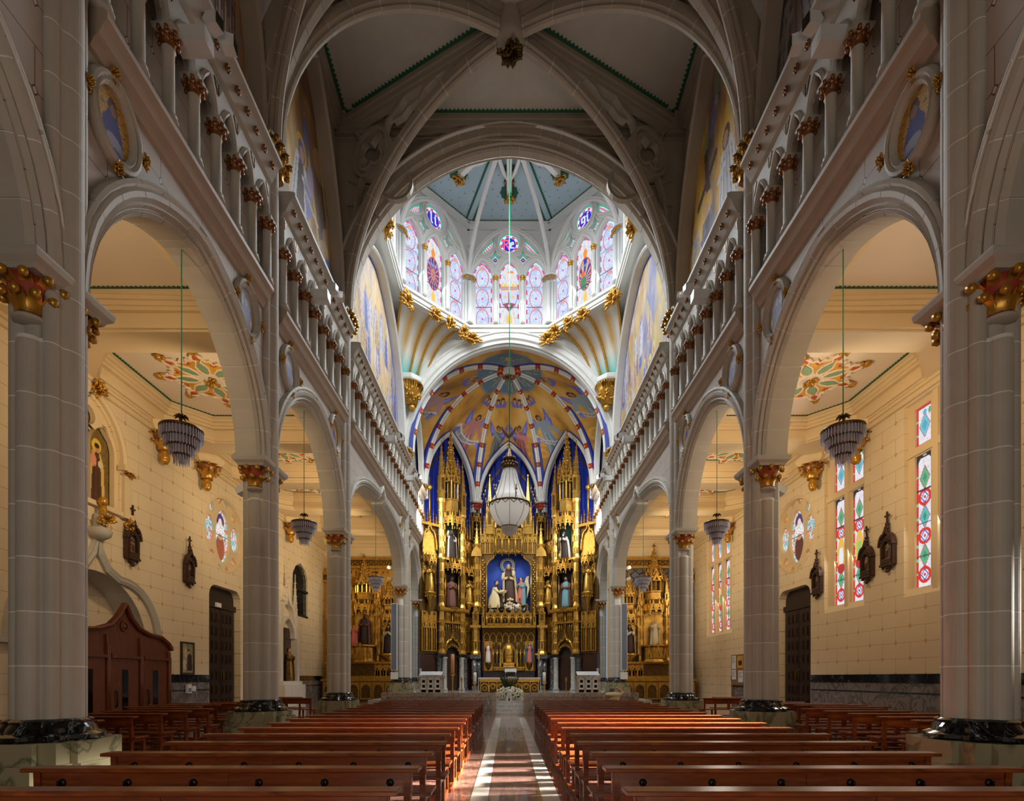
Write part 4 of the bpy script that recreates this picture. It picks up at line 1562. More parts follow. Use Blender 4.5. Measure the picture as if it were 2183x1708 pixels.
def star_rosette():
    mb = MB()
    n = 8

    def pt(r, k):
        a = 2 * PI * k / 64
        return (r * math.cos(a), r * math.sin(a))
    radii = [1.62, 1.34, 1.16, 1.22, 1.06, 1.22, 1.16, 1.34]
    out = [pt(radii[k % 8], k) for k in range(64)]
    mb.plate(out, [], -0.05, 0.02, XY, 0)
    mb.plate([(x * 0.9, y * 0.9) for x, y in out], [], -0.062, -0.04, XY, 1)
    mb.sweep(out, [(-0.03, -0.05), (-0.03, -0.09), (0.04, -0.09), (0.04, -0.05)], XY, 0, closed=True)
    mb.plate(circle(0, 0, 0.42, 16), [], -0.08, -0.05, XY, 0)
    for k in range(8):
        a = 2 * PI * k / 8
        M = Matrix.Rotation(a, 4, 'Z')
        mb.M = M
        mb.plate([(0.4, 0), (0.55, 0.11), (0.8, 0.13), (1.08, 0.0), (0.8, -0.13), (0.55, -0.11)], [], -0.085, -0.05, XY, 2)
        mb.plate([(1.16, -0.1), (1.34, -0.1), (1.46, 0.0), (1.34, 0.1), (1.16, 0.1), (1.24, 0)], [], -0.08, -0.05, XY, 3)
        mb.ball((1.62, 0, -0.06), 0.13, 4, 6, 4, (1.1, 1, 0.7))
        mb.ball((1.5, 0.1, -0.06), 0.07, 4, 5, 3)
        mb.ball((1.5, -0.1, -0.06), 0.07, 4, 5, 3)
        for q in (-1, 1):
            mb.sweep([(x, q * y) for x, y in ((0.38, 0.05), (0.55, 0.16), (0.8, 0.19), (1.1, 0.06), (1.3, 0.2), (1.5, 0.06))], [(-0.022, -0.10), (0.022, -0.10), (0.026, -0.05), (-0.026, -0.05)], XY, 0)
        mb.M = Matrix.Rotation(a + PI / 8, 4, 'Z')
        mb.plate([(1.0, -0.1), (1.12, 0), (1.0, 0.1), (0.92, 0)], [], -0.08, -0.05, XY, 3)
    mb.M = None
    tuft_m = Matrix.Translation((0, 0, -0.06)) @ Matrix.Rotation(PI / 2, 4, 'X')
    mb.M = tuft_m
    tuft(mb, 0.3, 12, 4, 9, 1.0, 0.8)
    return mb.mesh('ceiling_rosette', MM('ceiling_cream', 'rosette_yellow', 'petal_green', 'rosette_red', 'gold_leaf'))


ME_ROSETTE = star_rosette()


def corbel_fn(m):
    m.loft([[(x * k, y * k, z) for x, y in circle(0, 0, 1, 12)] for k, z in ((0.05, 0.0), (0.16, 0.08), (0.18, 0.25), (0.13, 0.34), (0.2, 0.42))], 1, True)
    m.ball((0, -0.02, 0.1), 0.17, 1)
    foliate(m, 0.2, 0.46, 0.62, 10, 2, 1, (0, 0, 0.4), 2, 0.10)
    m.loft([[(x * k, y * k, z) for x, y in circle(0, 0, 0.6, 6, None, PI / 6)] for k, z in ((0.85, 1.02), (0.98, 1.12), (1.1, 1.22), (1.1, 1.34))], 0)


ME_CORBEL = mesh_of('corbel', corbel_fn, MM('beam_cream', 'gold_leaf', 'rust'))

OUTER = {}
for s in (-1, 1):
    side = 'left' if s < 0 else 'right'
    fl = s < 0
    mb = MB()
    mb.plate([(7.22, -9), (AX + 0.3, -9), (AX + 0.3, 37.8), (7.22, 37.8)], [list(coffer_outline(*c)) for c in COFFERS], BEAMZ, ROOF, XY, 0)
    c_ = structure(mb.build('ceiling_aisle_' + side, MM('beam_cream'), flip=fl))
    mb = MB()
    mb.box(7.2, -9, ROOF, AX + 0.3, 37.8, ROOF + 0.15)
    mb.build('ceiling_panel', MM('ceiling_cream'), c_, fl)
    for (y0, y1) in COFFERS:
        o = coffer_outline(y0, y1)
        mb = MB()
        for d, z0, z1 in ((0.10, 10.86, 10.98), (0.16, 11.30, 11.40), (0.22, 11.40, 11.52), (0.30, 11.52, 11.62), (0.34, 11.62, 11.72)):
            mb.sweep(o, [(-0.02, z0), (d, z0), (d, z1), (-0.02, z1)], XY, closed=True)
        mb.build('coffer_cornice', MM('beam_cream'), c_, fl)
        mb = MB()
        cx0, cy0 = sum(p[0] for p in o) / 6, sum(p[1] for p in o) / 6
        for i in range(6):
            p, q = Vector((*o[i], 0)), Vector((*o[(i + 1) % 6], 0))
            d = (q - p).normalized()
            nn = Vector((-d.y, d.x, 0))
            if nn.dot(Vector((cx0, cy0, 0)) - p) < 0:
                nn = -nn
            zigzag(mb, p + nn * 0.33 + d * 0.15, q + nn * 0.33 - d * 0.15, nn, ROOF - 0.012, 0.12, 0.06)
        mb.build('serrated_border', MM('border_green'), c_, fl)
        yc = (y0 + y1) / 2
        big = (y1 - y0) > 5
        if yc > 12:
            k = 1.0 if big else 0.92
            link('ceiling_rosette', ME_ROSETTE, c_, (s * 10.1, yc, ROOF - 0.02), rotz=PI / 8 * 0.4, scale=(k, k, 1), label='painted star-shaped plaster rosette')
        if yc > 12:
            for yy in ((y1 - 1.75,) if big else ((y0 + 1.0,) if yc < 24 else ((y0 + 1.2,) if 30 < yc < 33 else ()))):
                link('corbel', ME_CORBEL, c_, (s * 12.72, yy, 9.5), scale=(s, 1, 1), label='gilded leaf corbel')

# ---- outer walls
WIN = {'A': (13.9, 17.55, (14.55, 15.75, 16.95)), 'B': (19.5, 21.95, (20.1, 21.2)), 'C': (31.0, 34.9, (32.0, 33.15, 34.3))}
Z0W, Z1W = 4.25, 10.5
DOORC = 24.3


def rect(a, b, z0, z1):
    return [(a, z0), (b, z0), (b, z1), (a, z1)]


def doorway(c, a, h, r=0.5):
    return [(c - a, 0.0)] + [(c - a + r - r * math.cos(q), h - r + r * math.sin(q)) for q in np.linspace(0, PI / 2, 6)] + [(c + a - r + r * math.sin(q), h - r + r * math.cos(q)) for q in np.linspace(0, PI / 2, 6)] + [(c + a, 0.0)]


NICHE_C = 16.6
ROSEC = (DOORC, 8.1)
for s in (-1, 1):
    side = 'left' if s < 0 else 'right'
    fl = s < 0
    holes = [circle(*ROSEC, 1.75, 28)]
    notch = list(doorway(DOORC, 1.35, 5.7))
    if s > 0:
        for k in WIN:
            holes.append(rect(WIN[k][0], WIN[k][1], Z0W, Z1W))
        base = [(-9, 0.0)] + notch + [(38, 0.0), (38, 11.3), (-9, 11.3)]
    else:
        n1 = [(NICHE_C - 2.4, 0.0)] + arch(2.4, 2.42, 12, NICHE_C, 2.55) + [(NICHE_C + 2.4, 0.0)]
        holes.append(lancet(NICHE_C - 0.15, 7.1, 8.6, 1.25, 1.75, 8))
        holes.append([(31.9, 5.4), (34.3, 5.4), (34.3, 7.9), (33.9, 8.4), (33.1, 8.75), (32.3, 8.4), (31.9, 7.9)])
        base = [(-9, 0.0)] + n1 + notch + [(38, 0.0), (38, 11.3), (-9, 11.3)]
    mb = MB()
    mb.plate(base, holes, AX, AX + 0.45, YZ, 0)
    w = structure(mb.build('wall_' + side, MM('aisle_wall'), flip=fl))
    OUTER[s] = w
    # outer skin closing the recesses
    mb = MB()
    mb.box(AX + 0.95, -9, 0, AX + 1.1, 38, 11.5)
    mb.box(AX + 0.3, -9, 11.2, AX + 1.1, 38, 11.6)
    mb.build('outer_skin', MM('plaster'), w, fl)
    # marble dado
    spans = [(12.2, 22.85), (25.75, 31.0)] if s > 0 else [(19.65, 22.85), (31.7, 37.0)]
    for a, b in spans:
        mb = MB()
        mb.box(AX - 0.07, a, 1.42, AX + 0.02, b, 1.72)
        d_ = mb.build('dado_cap', MM('black_marble'), w, fl)
        n = max(1, int((b - a) / 1.9))
        for j in range(n):
            y0, y1 = a + (b - a) * j / n, a + (b - a) * (j + 1) / n
            mb = MB(); mb.box(AX - 0.045, y0 + 0.004, 0.0, AX + 0.02, y1 - 0.004, 1.06); mb.build('marble_panel', MM('grey_marble'), d_, fl)
            mb = MB(); mb.box(AX - 0.045, y0 + 0.004, 1.12, AX + 0.02, y1 - 0.004, 1.42); mb.build('marble_panel', MM('grey_marble'), d_, fl)
        mb = MB(); mb.box(AX - 0.05, a, 1.06, AX + 0.02, b, 1.12)
        mb.box(AX - 0.06, a - 0.12, 0, AX + 0.02, a, 1.72); mb.build('dado_strip', MM('black_marble'), d_, fl)
    # cornice under the aisle ceiling
    mb = MB()
    for d, z0, z1 in ((0.12, 10.55, 10.7), (0.2, 10.7, 10.82)):
        mb.box(AX - d, -9, z0, AX + 0.02, 37.6, z1)
    mb.build('cornice', MM('beam_cream'), w, fl)

# end walls of the aisles behind the side altars
for s in (-1, 1):
    mb = MB()
    mb.box(7.0, 37.5, 0, AX + 0.5, 37.8, 11.8)
    structure(mb.build('wall_altar_' + ('left' if s < 0 else 'right'), MM('beam_cream'), flip=s < 0))


# ---- right aisle windows
def aisle_glass(c, hw, z0, z1, pointed, saint=None):
    def f(y, z):
        p = Paint(y, z, C(236, 228, 236))
        n = p.noise(9, 3)
        p.ramp(n, [(0, C(214, 206, 226)), (0.5, C(244, 240, 246)), (1, C(226, 214, 236))])
        p.fill(np.abs(np.sin(p.noise(6, 8) * 30)) < 0.10, C(150, 140, 170), 0.6)
        e = hw - np.abs(y - c)
        p.fill(e < 0.07, C(206, 50, 44))
        p.fill((e < 0.07) & (np.abs(np.sin(z * 7)) < 0.25), C(120, 210, 150))
        p.fill((e > 0.07) & (e < 0.085), C(40, 40, 50))
        if not pointed:
            zz = (z0 + z1) / 2
            p.fill((z - z0 < 0.08) | (z1 - z < 0.08), C(200, 54, 50))
            d = np.abs(y - c) / 0.23 + np.abs(z - zz) / 0.42
            p.fill(d < 1, C(180, 60, 80)); p.fill(d < 0.9, C(110, 200, 214)); p.fill(d < 0.5, C(80, 170, 200))
            p.ell(c, z1 - 0.2, 0.08, 0.08, C(90, 180, 220)); p.ell(c - 0.2, z1 - 0.22, 0.06, 0.1, C(90, 170, 110))
        else:
            for i, zz in enumerate(np.arange(z1 - 0.75, z0 + 0.2, -0.62)):
                if i % 2 == 0:
                    d = np.abs(y - c) / 0.22 + np.abs(z - zz) / 0.40
                    p.fill(d < 1, C(180, 60, 90)); p.fill(d < 0.88, C(90, 190, 190) if i % 4 else C(100, 180, 130)); p.fill(d < 0.4, C(60, 150, 120))
                else:
                    p.ring(c, zz, 0.17, 0.27, C(220, 52, 36))
                    d = np.abs(y - c) / 0.17 + np.abs(z - zz) / 0.2
                    p.fill(d < 1, C(60, 90, 200)); p.fill(d < 0.72, C(240, 240, 250)); p.ell(c, zz, 0.045, 0.05, C(214, 60, 60))
            for zz in np.arange(z0 + 1.0, z1, 1.06):
                p.fill(np.abs(z - zz) < 0.018, C(40, 40, 50))
            if saint:
                zc = z0 + 2.0
                p.ell(c, zc, 0.23, 0.7, C(240, 190, 70)); p.ell(c, zc - 0.1, 0.13, 0.5, saint); p.ell(c, zc + 0.35, 0.07, 0.09, C(230, 180, 150))
                p.ell(c, zc - 0.55, 0.22, 0.2, C(180, 50, 50))
            # dark corners above the pointed head
            top = z1 - 0.45
            p.fill((z > top) & ((np.abs(y - c) / hw) ** 1.6 + ((z - top) / 0.45) ** 1.6 > 1.0), C(40, 36, 40))
        return p
    return f


PANE_A = {}
for wi, (k, (a, b, cs)) in enumerate(WIN.items()):
    hw = 0.33
    mb = MB()
    holes = []
    for c in cs:
        holes.append(rect(c - hw, c + hw, 4.5, 8.75))
        holes.append(rect(c - hw, c + hw, 9.05, 10.3))
    mb.plate(rect(a - 0.02, b + 0.02, Z0W - 0.05, Z1W + 0.05), holes, AX + 0.15, AX + 0.34, YZ)
    for c in [(cs[i] + cs[i + 1]) / 2 for i in range(len(cs) - 1)]:
        mb.box(AX + 0.06, c - 0.1, Z0W, AX + 0.3, c + 0.1, Z1W)
    mb.box(AX + 0.075, a, 8.78, AX + 0.3, b, 9.02)
    mb.prism([(AX + 0.01, Z0W), (AX + 0.2, Z0W), (AX + 0.2, 4.5), (AX + 0.12, 4.5)], a, b, lambda u, v, t: (u, t, v))
    w = structure(mb.build('window_%d' % (9 + wi), MM('beam_cream')))
    for i, c in enumerate(cs):
        for z0, z1, pt in ((4.5, 8.75, True), (9.05, 10.3, False)):
            sa = C(240, 240, 250) if (k == 'B' and pt and i == 1) else (C(150, 200, 120) if k == 'B' and pt else (C(60, 150, 140) if k == 'C' and i == 1 and pt else None))
            me = flat_paint('pane', c - hw, c + hw, z0, z1, 30, 150 if pt else 46, lambda U, V: (AX + 0.22, U, V), aisle_glass(c, hw, z0, z1, pt, sa), MM('glass_aisle'))
            link('pane', me, w)


# ---- rose windows over the two side doors
def rose_painter(kind, robe):
    def f(y, z):
        p = Paint(y, z, C(200, 200, 180))
        n = p.noise(5, 21)
        p.ramp(n, [(0, C(60, 120, 170)), (0.35, C(120, 190, 200)), (0.5, C(240, 236, 230)), (0.62, C(190, 70, 60)), (0.75, C(230, 180, 80)), (1, C(80, 50, 120))])
        cy, cz = ROSEC
        if kind == 'oval':
            p.ell(cy, cz + 0.62, 0.32, 0.36, C(90, 40, 30)); p.ell(cy, cz + 0.66, 0.3, 0.34, C(60, 40, 110))
            p.ell(cy, cz + 0.1, 0.36, 0.55, C(240, 236, 236)); p.ell(cy, cz - 0.55, 0.36, 0.6, robe)
            p.ell(cy, cz + 0.6, 0.14, 0.19, C(240, 214, 190)); p.ell(cy, cz - 0.05, 0.2, 0.14, C(200, 150, 120))
        p.fill(np.abs(np.sin(p.noise(4, 5) * 22)) < 0.10, C(24, 20, 24))
        p.fill((np.abs(z - cz) < 0.012) | (np.abs(y - cy) < 0.0), C(24, 20, 24))
        return p
    return f


oval = circle(ROSEC[0], ROSEC[1] - 0.05, 0.62, 24, 1.2)
lobes = [circle(ROSEC[0] + q * 1.05, ROSEC[1] + 0.05, 0.40, 16, 0.6) for q in (-1, 1)]
tri = [[(ROSEC[0] + q * x, ROSEC[1] + r * y) for x, y in ((0.7, 0.95), (0.95, 0.8), (1.2, 1.05), (0.85, 1.3))] for q in (-1, 1) for r in (-1, 1)]
tri2 = [[(ROSEC[0] + q * 0.05, ROSEC[1] + r * 1.62), (ROSEC[0] + q * 0.5, ROSEC[1] + r * 1.52), (ROSEC[0] + q * 0.3, ROSEC[1] + r * 1.32)] for q in (-1, 1) for r in (-1, 1)]
RH = [('oval', oval)] + [('lobe', l) for l in lobes] + [('dagger', t) for t in tri + tri2]
for wi, s in enumerate((-1, 1)):
    fl = s < 0
    mb = MB()
    mb.plate(circle(*ROSEC, 1.78, 32), [h for _, h in RH], AX + 0.12, AX + 0.4, YZ)
    mb.sweep(circle(*ROSEC, 1.7, 32), [(-0.08, AX + 0.14), (-0.06, AX + 0.02), (0.06, AX + 0.0), (0.10, AX + 0.14)], YZ, closed=True)
    w = structure(mb.build('window_%d' % (12 + wi), MM('beam_cream'), flip=fl))
    for kd, h in RH:
        us, vs2 = [q[0] for q in h], [q[1] for q in h]
        me = flat_paint('pane', min(us) - 0.02, max(us) + 0.02, min(vs2) - 0.02, max(vs2) + 0.02, 44, 70, lambda U, V: (s * (AX + 0.25), U, V), rose_painter(kd, C(160, 80, 50) if s < 0 else C(90, 40, 34)), MM('glass_aisle'))
        link('pane', me, w)

# ---- side doors
mb = MB(); mb.loft([[(-0.02 * k - 0.0, q * 0.19 * m_, z * m_) for q, z in ((-1, 0), (1, 0), (1, 0.0), (-1, 0.0))] for k, m_ in ((0, 1),)] * 2, 0) if False else None
mb = MB()
mb.box(-0.03, 0.0, 0.0, 0.0, 0.26, 0.40)
mb.box(-0.05, 0.04, 0.05, 0.0, 0.22, 0.35)
ME_DPANEL = mb.mesh('panel', MM('door_wood'))
for di, s in enumerate((-1, 1)):
    fl = s < 0
    mb = MB()
    mb.plate(doorway(DOORC, 1.37, 5.72), [], AX + 0.34, AX + 0.44, YZ)
    mb.box(AX + 0.22, DOORC - 1.37, 4.75, AX + 0.40, DOORC + 1.37, 5.0)
    d = structure(mb.build('door_%d' % (di + 1), MM('door_wood'), flip=fl))
    for q in (-1, 1):
        mb = MB()
        y0, y1 = sorted((DOORC + q * 0.02, DOORC + q * 1.2))
        mb.box(AX + 0.24, y0, 0.05, AX + 0.34, y1, 4.72)
        lf = mb.build('door_leaf', MM('door_wood'), d, fl)
        for r in range(7):
            for cidx in range(3):
                link('panel', ME_DPANEL, lf, (s * (AX + 0.24), y0 + 0.1 + cidx * 0.345, 0.25 + r * 0.62 + (0.15 if r > 2 else 0)), scale=(s, 1, 1))
        mb = MB(); mb.tube([(s * (AX + 0.2), DOORC + q * 0.1, 1.4), (s * (AX + 0.15), DOORC + q * 0.1, 1.5), (s * (AX + 0.15), DOORC + q * 0.1, 1.9), (s * (AX + 0.2), DOORC + q * 0.1, 2.0)], 0.025, 6)
        mb.build('handle', MM('brass'), lf, label='brass pull handle')
        for zz in (2.3, 0.9):
            mb = MB(); mb.cbox((s * (AX + 0.22), DOORC + q * (0.25 if q < 0 else 0.95), zz), (0.04, 0.3, 0.05)); mb.build('bolt', MM('brass'), lf)

# ---- left aisle: deep niche with hood mould, painted window, grille
mb = MB()
hood = [(NICHE_C - 2.9, 2.6)] + ogee(2.9, 3.3, 12, NICHE_C, 2.75, 0.72) + [(NICHE_C + 2.9, 2.6)]
mb.sweep(hood, [(-0.10, AX + 0.02), (-0.10, AX - 0.10), (0.0, AX - 0.16), (0.08, AX - 0.10), (0.14, AX - 0.14), (0.18, AX + 0.02)], YZ)
for q in (-1, 1):
    mb.box(AX - 0.2, NICHE_C + q * 3.0 - 0.3, 2.5, AX + 0.02, NICHE_C + q * 3.0 + 0.3, 2.64)
mb.lathe([(0.12, 0), (0.3, 0.12), (0.34, 0.3), (0.2, 0.4), (0.16, 0.8)], 10, (AX - 0.15, NICHE_C, 5.9))
mb.build('hood_mould', MM('stone'), OUTER[-1], True)
mb = MB(); mb.M = Matrix.Translation((AX - 0.2, NICHE_C, 6.55)) @ Matrix.Rotation(-PI / 2, 4, 'Z')
tuft(mb, 0.42, 12, 0, 3, 0.6, 1.0); mb.ball((0, -0.05, 0.55), 0.16); mb.tube([(0, -0.05, 0), (0, -0.05, 0.5)], 0.1)
mb.build('hood_finial', MM('gold_leaf'), OUTER[-1], True, label='gilded finial over the niche')
mb = MB(); mb.box(AX + 0.9, NICHE_C - 2.6, 0, AX + 0.95, NICHE_C + 2.6, 5.4)
mb.build('niche_back', MM('aisle_wall'), OUTER[-1], True)
mb = MB()
n2 = [(NICHE_C - 2.4, 0.0)] + arch(2.4, 2.42, 12, NICHE_C, 2.55) + [(NICHE_C + 2.4, 0.0)]
mb.sweep(n2, [(-0.012, AX + 0.003), (-0.012, AX + 0.95), (0.1, AX + 0.95), (0.1, AX + 0.46), (0.02, AX + 0.46), (0.02, AX + 0.003)], YZ)
mb.build('niche_soffit', MM('stone'), OUTER[-1], True)


def friar(y, z):
    c = NICHE_C - 0.15
    p = Paint(y, z, C(120, 96, 50))
    n = p.noise(14, 5)
    p.ramp(n, [(0, C(96, 76, 40)), (1, C(150, 122, 64))])
    for cc in (c + 0.6, c - 0.6):
        p.ell(cc, 9.05, 0.2, 0.22, C(236, 196, 60))
        p.poly([(cc - 0.36, 7.15), (cc + 0.36, 7.15), (cc + 0.3, 8.5), (cc + 0.16, 8.85), (cc - 0.16, 8.85), (cc - 0.3, 8.5)], C(226, 190, 110))
        p.poly([(cc - 0.24, 7.15), (cc + 0.24, 7.15), (cc + 0.17, 8.5), (cc + 0.1, 8.85), (cc - 0.1, 8.85), (cc - 0.17, 8.5)], C(84, 54, 34))
        p.ell(cc + 0.03, 8.98, 0.10, 0.14, C(196, 150, 110)); p.ell(cc + 0.02, 9.06, 0.11, 0.08, C(50, 34, 24))
        p.ell(cc - 0.13, 8.55, 0.13, 0.22, C(226, 150, 120)); p.ell(cc - 0.13, 8.8, 0.07, 0.08, C(210, 160, 120))
        p.ell(cc + 0.16, 8.5, 0.1, 0.12, C(220, 210, 170))
        p.line([(cc - 0.1, 8.4), (cc - 0.12, 7.2)], 0.015, C(50, 30, 20)); p.line([(cc + 0.05, 8.3), (cc + 0.08, 7.2)], 0.015, C(50, 30, 20))
    p.ring(c, 9.75, 0.0, 0.3, C(130, 100, 50)); p.ell(c, 9.75, 0.12, 0.18, C(214, 150, 50))
    return p


lo = lancet(NICHE_C - 0.15, 7.1, 8.6, 1.25, 1.75, 8)
me = flat_paint('saint_painting', NICHE_C - 1.5, NICHE_C + 1.2, 7.05, 10.45, 110, 150, lambda U, V: (-(AX + 0.3), U, V), friar, MM('paint'))
pn = link('painted_saint_panel', me, None, label='painted friar holding a child inside the tracery niche above the confessional', category='painting')
c = NICHE_C - 0.15
mb = MB()
hl = [lancet(c + q * 0.6, 7.18, 8.9, 0.5, 0.75, 7) for q in (-1, 1)] + [circle(c, 9.78, 0.30, 14)] + [[(c + q * 0.75, 9.7), (c + q * 0.95, 9.35), (c + q * 0.55, 9.72)] for q in (-1, 1)]
mb.plate([(c - 1.27, 7.08)] + arch(1.27, 1.77, 8, c, 8.6) + [(c + 1.27, 7.08)], hl, AX + 0.1, AX + 0.26, YZ)
mb.sweep([(c - 1.3, 8.7)] + arch(1.3, 1.8, 10, c, 8.7) + [(c + 1.3, 8.7)], [(-0.06, AX + 0.05), (-0.06, AX - 0.12), (0.05, AX - 0.16), (0.16, AX - 0.10), (0.22, AX + 0.02)], YZ)
for q in (-1, 1):
    mb.box(AX - 0.12, c + q * 1.42 - 0.14, 7.1, AX + 0.05, c + q * 1.42 + 0.14, 8.5)
    mb.box(AX - 0.2, c + q * 1.42 - 0.24, 8.5, AX + 0.05, c + q * 1.42 + 0.24, 8.68)
    mb.box(AX - 0.2, c + q * 1.42 - 0.24, 6.92, AX + 0.05, c + q * 1.42 + 0.24, 7.1)
mb.box(AX - 0.14, c - 1.5, 6.95, AX + 0.12, c + 1.5, 7.1)
mb.build('niche_frame', MM('beam_cream'), pn, True)
for q in (-1, 1):
    M = Matrix.Translation((-(AX - 0.1), c + q * 1.42, 6.75)) @ Matrix.Rotation(PI / 2, 4, 'Z') @ Matrix.Scale(0.5, 4)
    link('gilded_corbel', ME_TUFT[0], pn, matrix=M)
    M = Matrix.Translation((-(AX - 0.12), c + q * 1.42, 8.42)) @ Matrix.Rotation(PI / 2, 4, 'Z') @ Matrix.Diagonal((0.6, 0.4, 0.25, 1))
    link('gilded_capital', ME_TUFT[1], pn, matrix=M)
M = Matrix.Translation((-(AX - 0.12), c, 10.55)) @ Matrix.Rotation(PI / 2, 4, 'Z') @ Matrix.Scale(0.7, 4)
link('gilded_finial', ME_TUFT[2], pn, matrix=M)

mb = MB()
for k in range(14):
    y = 31.95 + k * 0.178
    mb.tube([(-(AX + 0.12), y, 5.4), (-(AX + 0.12), y, 8.6)], 0.02, 5)
for k in range(9):
    mb.tube([(-(AX + 0.12), 31.9, 5.6 + k * 0.36), (-(AX + 0.12), 34.3, 5.6 + k * 0.36)], 0.015, 4)
mb.box(-(AX + 0.4), 31.9, 5.4, -(AX + 0.3), 34.3, 8.75)
for a, b in (((31.9, 5.4), (34.3, 5.4)), ((31.9, 7.0), (34.3, 7.0))):
    mb.box(-(AX + 0.2), a[0], a[1], -(AX - 0.02), b[0], a[1] + 0.12)
structure(mb.build('window_14', MM('grille')), 'dark pointed window with iron grille in the left aisle')

# ================================================================== APSE
ACY = P5 - 2.65
AV = [(6.45, P4 + 0.45), (6.45, P5), (2.68, 43.9), (-2.68, 43.9), (-6.45, P5), (-6.45, P4 + 0.45)]
BOSS = np.array((0.0, ACY, 23.35))
mb = MB()
for (a, b) in ((1, 2), (2, 3), (3, 4)):
    pa, pb = Vector((*AV[a], 0)), Vector((*AV[b], 0))
    d = (pb - pa).normalized()
    n = Vector((d.y, -d.x, 0))
    if n.dot(Vector((0, 40, 0)) - pa) > 0:
        n = -n
    q = [pa - d * 0.3 + n * 0.75, pb + d * 0.3 + n * 0.75, pb + d * 0.3 + n * 0.95, pa - d * 0.3 + n * 0.95]
    mb.add([(v.x, v.y, z) for z in (FLOOR_UP, 24.5) for v in q], [(0, 1, 5, 4), (1, 2, 6, 5), (2, 3, 7, 6), (3, 0, 4, 7), (4, 5, 6, 7)], 0)
mb.prism([(-7.2, 34.7), (7.2, 34.7), (7.2, 46), (-7.2, 46)], 24.6, 24.8, XY, 1)
apse = structure(mb.build('wall_apse', MM('apse_blue', 'plaster')))
GOLDC, GOLDD, GOLDL = C(206, 152, 62), C(150, 106, 44), C(226, 184, 104)


def rib_curve(v, n=24):
    q = np.linspace(0, PI / 2, n)
    c, s_ = np.cos(q) ** 0.92, np.sin(q)
    return np.stack([BOSS[0] + (v[0] * 0.985 - BOSS[0]) * c, BOSS[1] + (v[1] - BOSS[1]) * c, SPRING + (BOSS[2] - SPRING) * s_], -1)


def lun_curve(pa, pb, h, n=24):
    """left half of the wall arch of one face, springing to apex"""
    pts = arch(1.0, h / (math.hypot(pb[0] - pa[0], pb[1] - pa[1]) / 2), n - 1, 0, 0)[:n]
    m = (np.array(pa) + np.array(pb)) / 2
    half = (np.array(pb) - np.array(pa)) / 2
    L = math.hypot(*half)
    return np.array([(*(m + half * u), SPRING + v * L) for u, v in pts])


TEXTS = []


def angel(p, cx, cz, h, robe, lean=0.0, banner=0, seed=0):
    dark = tuple(c * 0.55 for c in robe)
    lite = tuple(min(1, c * 1.35 + 0.05) for c in robe)
    X = lambda dx, dz: (cx + dx * h + lean * dz * h, cz + dz * h)
    for q in (-1, 1):
        p.poly([X(q * 0.08, 0.22), X(q * 0.34, 0.5), X(q * 0.30, 0.28), X(q * 0.2, 0.08)], C(96, 100, 190))
        p.poly([X(q * 0.1, 0.2), X(q * 0.29, 0.4), X(q * 0.22, 0.18)], C(140, 146, 214))
    p.poly([X(-0.10, 0.26), X(0.10, 0.26), X(0.13, 0.0), X(0.17, -0.5), X(0.05, -0.56), X(-0.06, -0.56), X(-0.17, -0.5), X(-0.13, 0)], robe)
    for k in range(4):
        dx = -0.1 + 0.065 * k
        p.line([X(dx * 0.6, 0.0), X(dx * 1.3, -0.5)], 0.012 * h, dark if k % 2 else lite)
    if banner:
        p.line([X(-0.12, 0.22), X(-0.32, 0.02 + 0.08 * banner)], 0.05 * h, robe)
        p.line([X(0.12, 0.22), X(0.32, 0.02 - 0.08 * banner)], 0.05 * h, robe)
    else:
        p.line([X(-0.1, 0.2), X(0.25, 0.0)], 0.045 * h, lite)
    p.ell(*X(0, 0.33), 0.08 * h, 0.062 * h, C(50, 30, 24))
    p.ell(*X(0.0, 0.32), 0.05 * h, 0.042 * h, C(176, 120, 90))
    for q in (-1, 1):
        p.ell(*X(q * 0.06, -0.6), 0.035 * h, 0.04 * h, C(110, 66, 46))


def scroll(p, pts, w):
    p.line(pts, w, C(214, 212, 214))
    for e in (pts[0], pts[-1]):
        p.poly([(e[0] - w, e[1]), (e[0] + w, e[1]), (e[0] + w * 0.6, e[1] - w * 3.6), (e[0] - w * 0.8, e[1] - w * 3.0)], C(130, 136, 206))


def swirl(p, u0, z0, R, seed):
    r = np.hypot(p.x - u0, (p.y - z0) * 1.1)
    m = (r < R) & (p.y > z0 - 0.3 * R)
    t = 0.5 + 0.5 * np.sin(r / R * 18 + seed)
    base = np.array(GOLDC) * (0.86 + 0.3 * t[..., None]) + np.array((0.05, 0.04, 0.02)) * t[..., None]
    fade = (np.clip(1.2 - r / R, 0, 1) * 0.75)[..., None]
    p.c = np.where(m[..., None], p.c * (1 - fade) + base * fade, p.c)


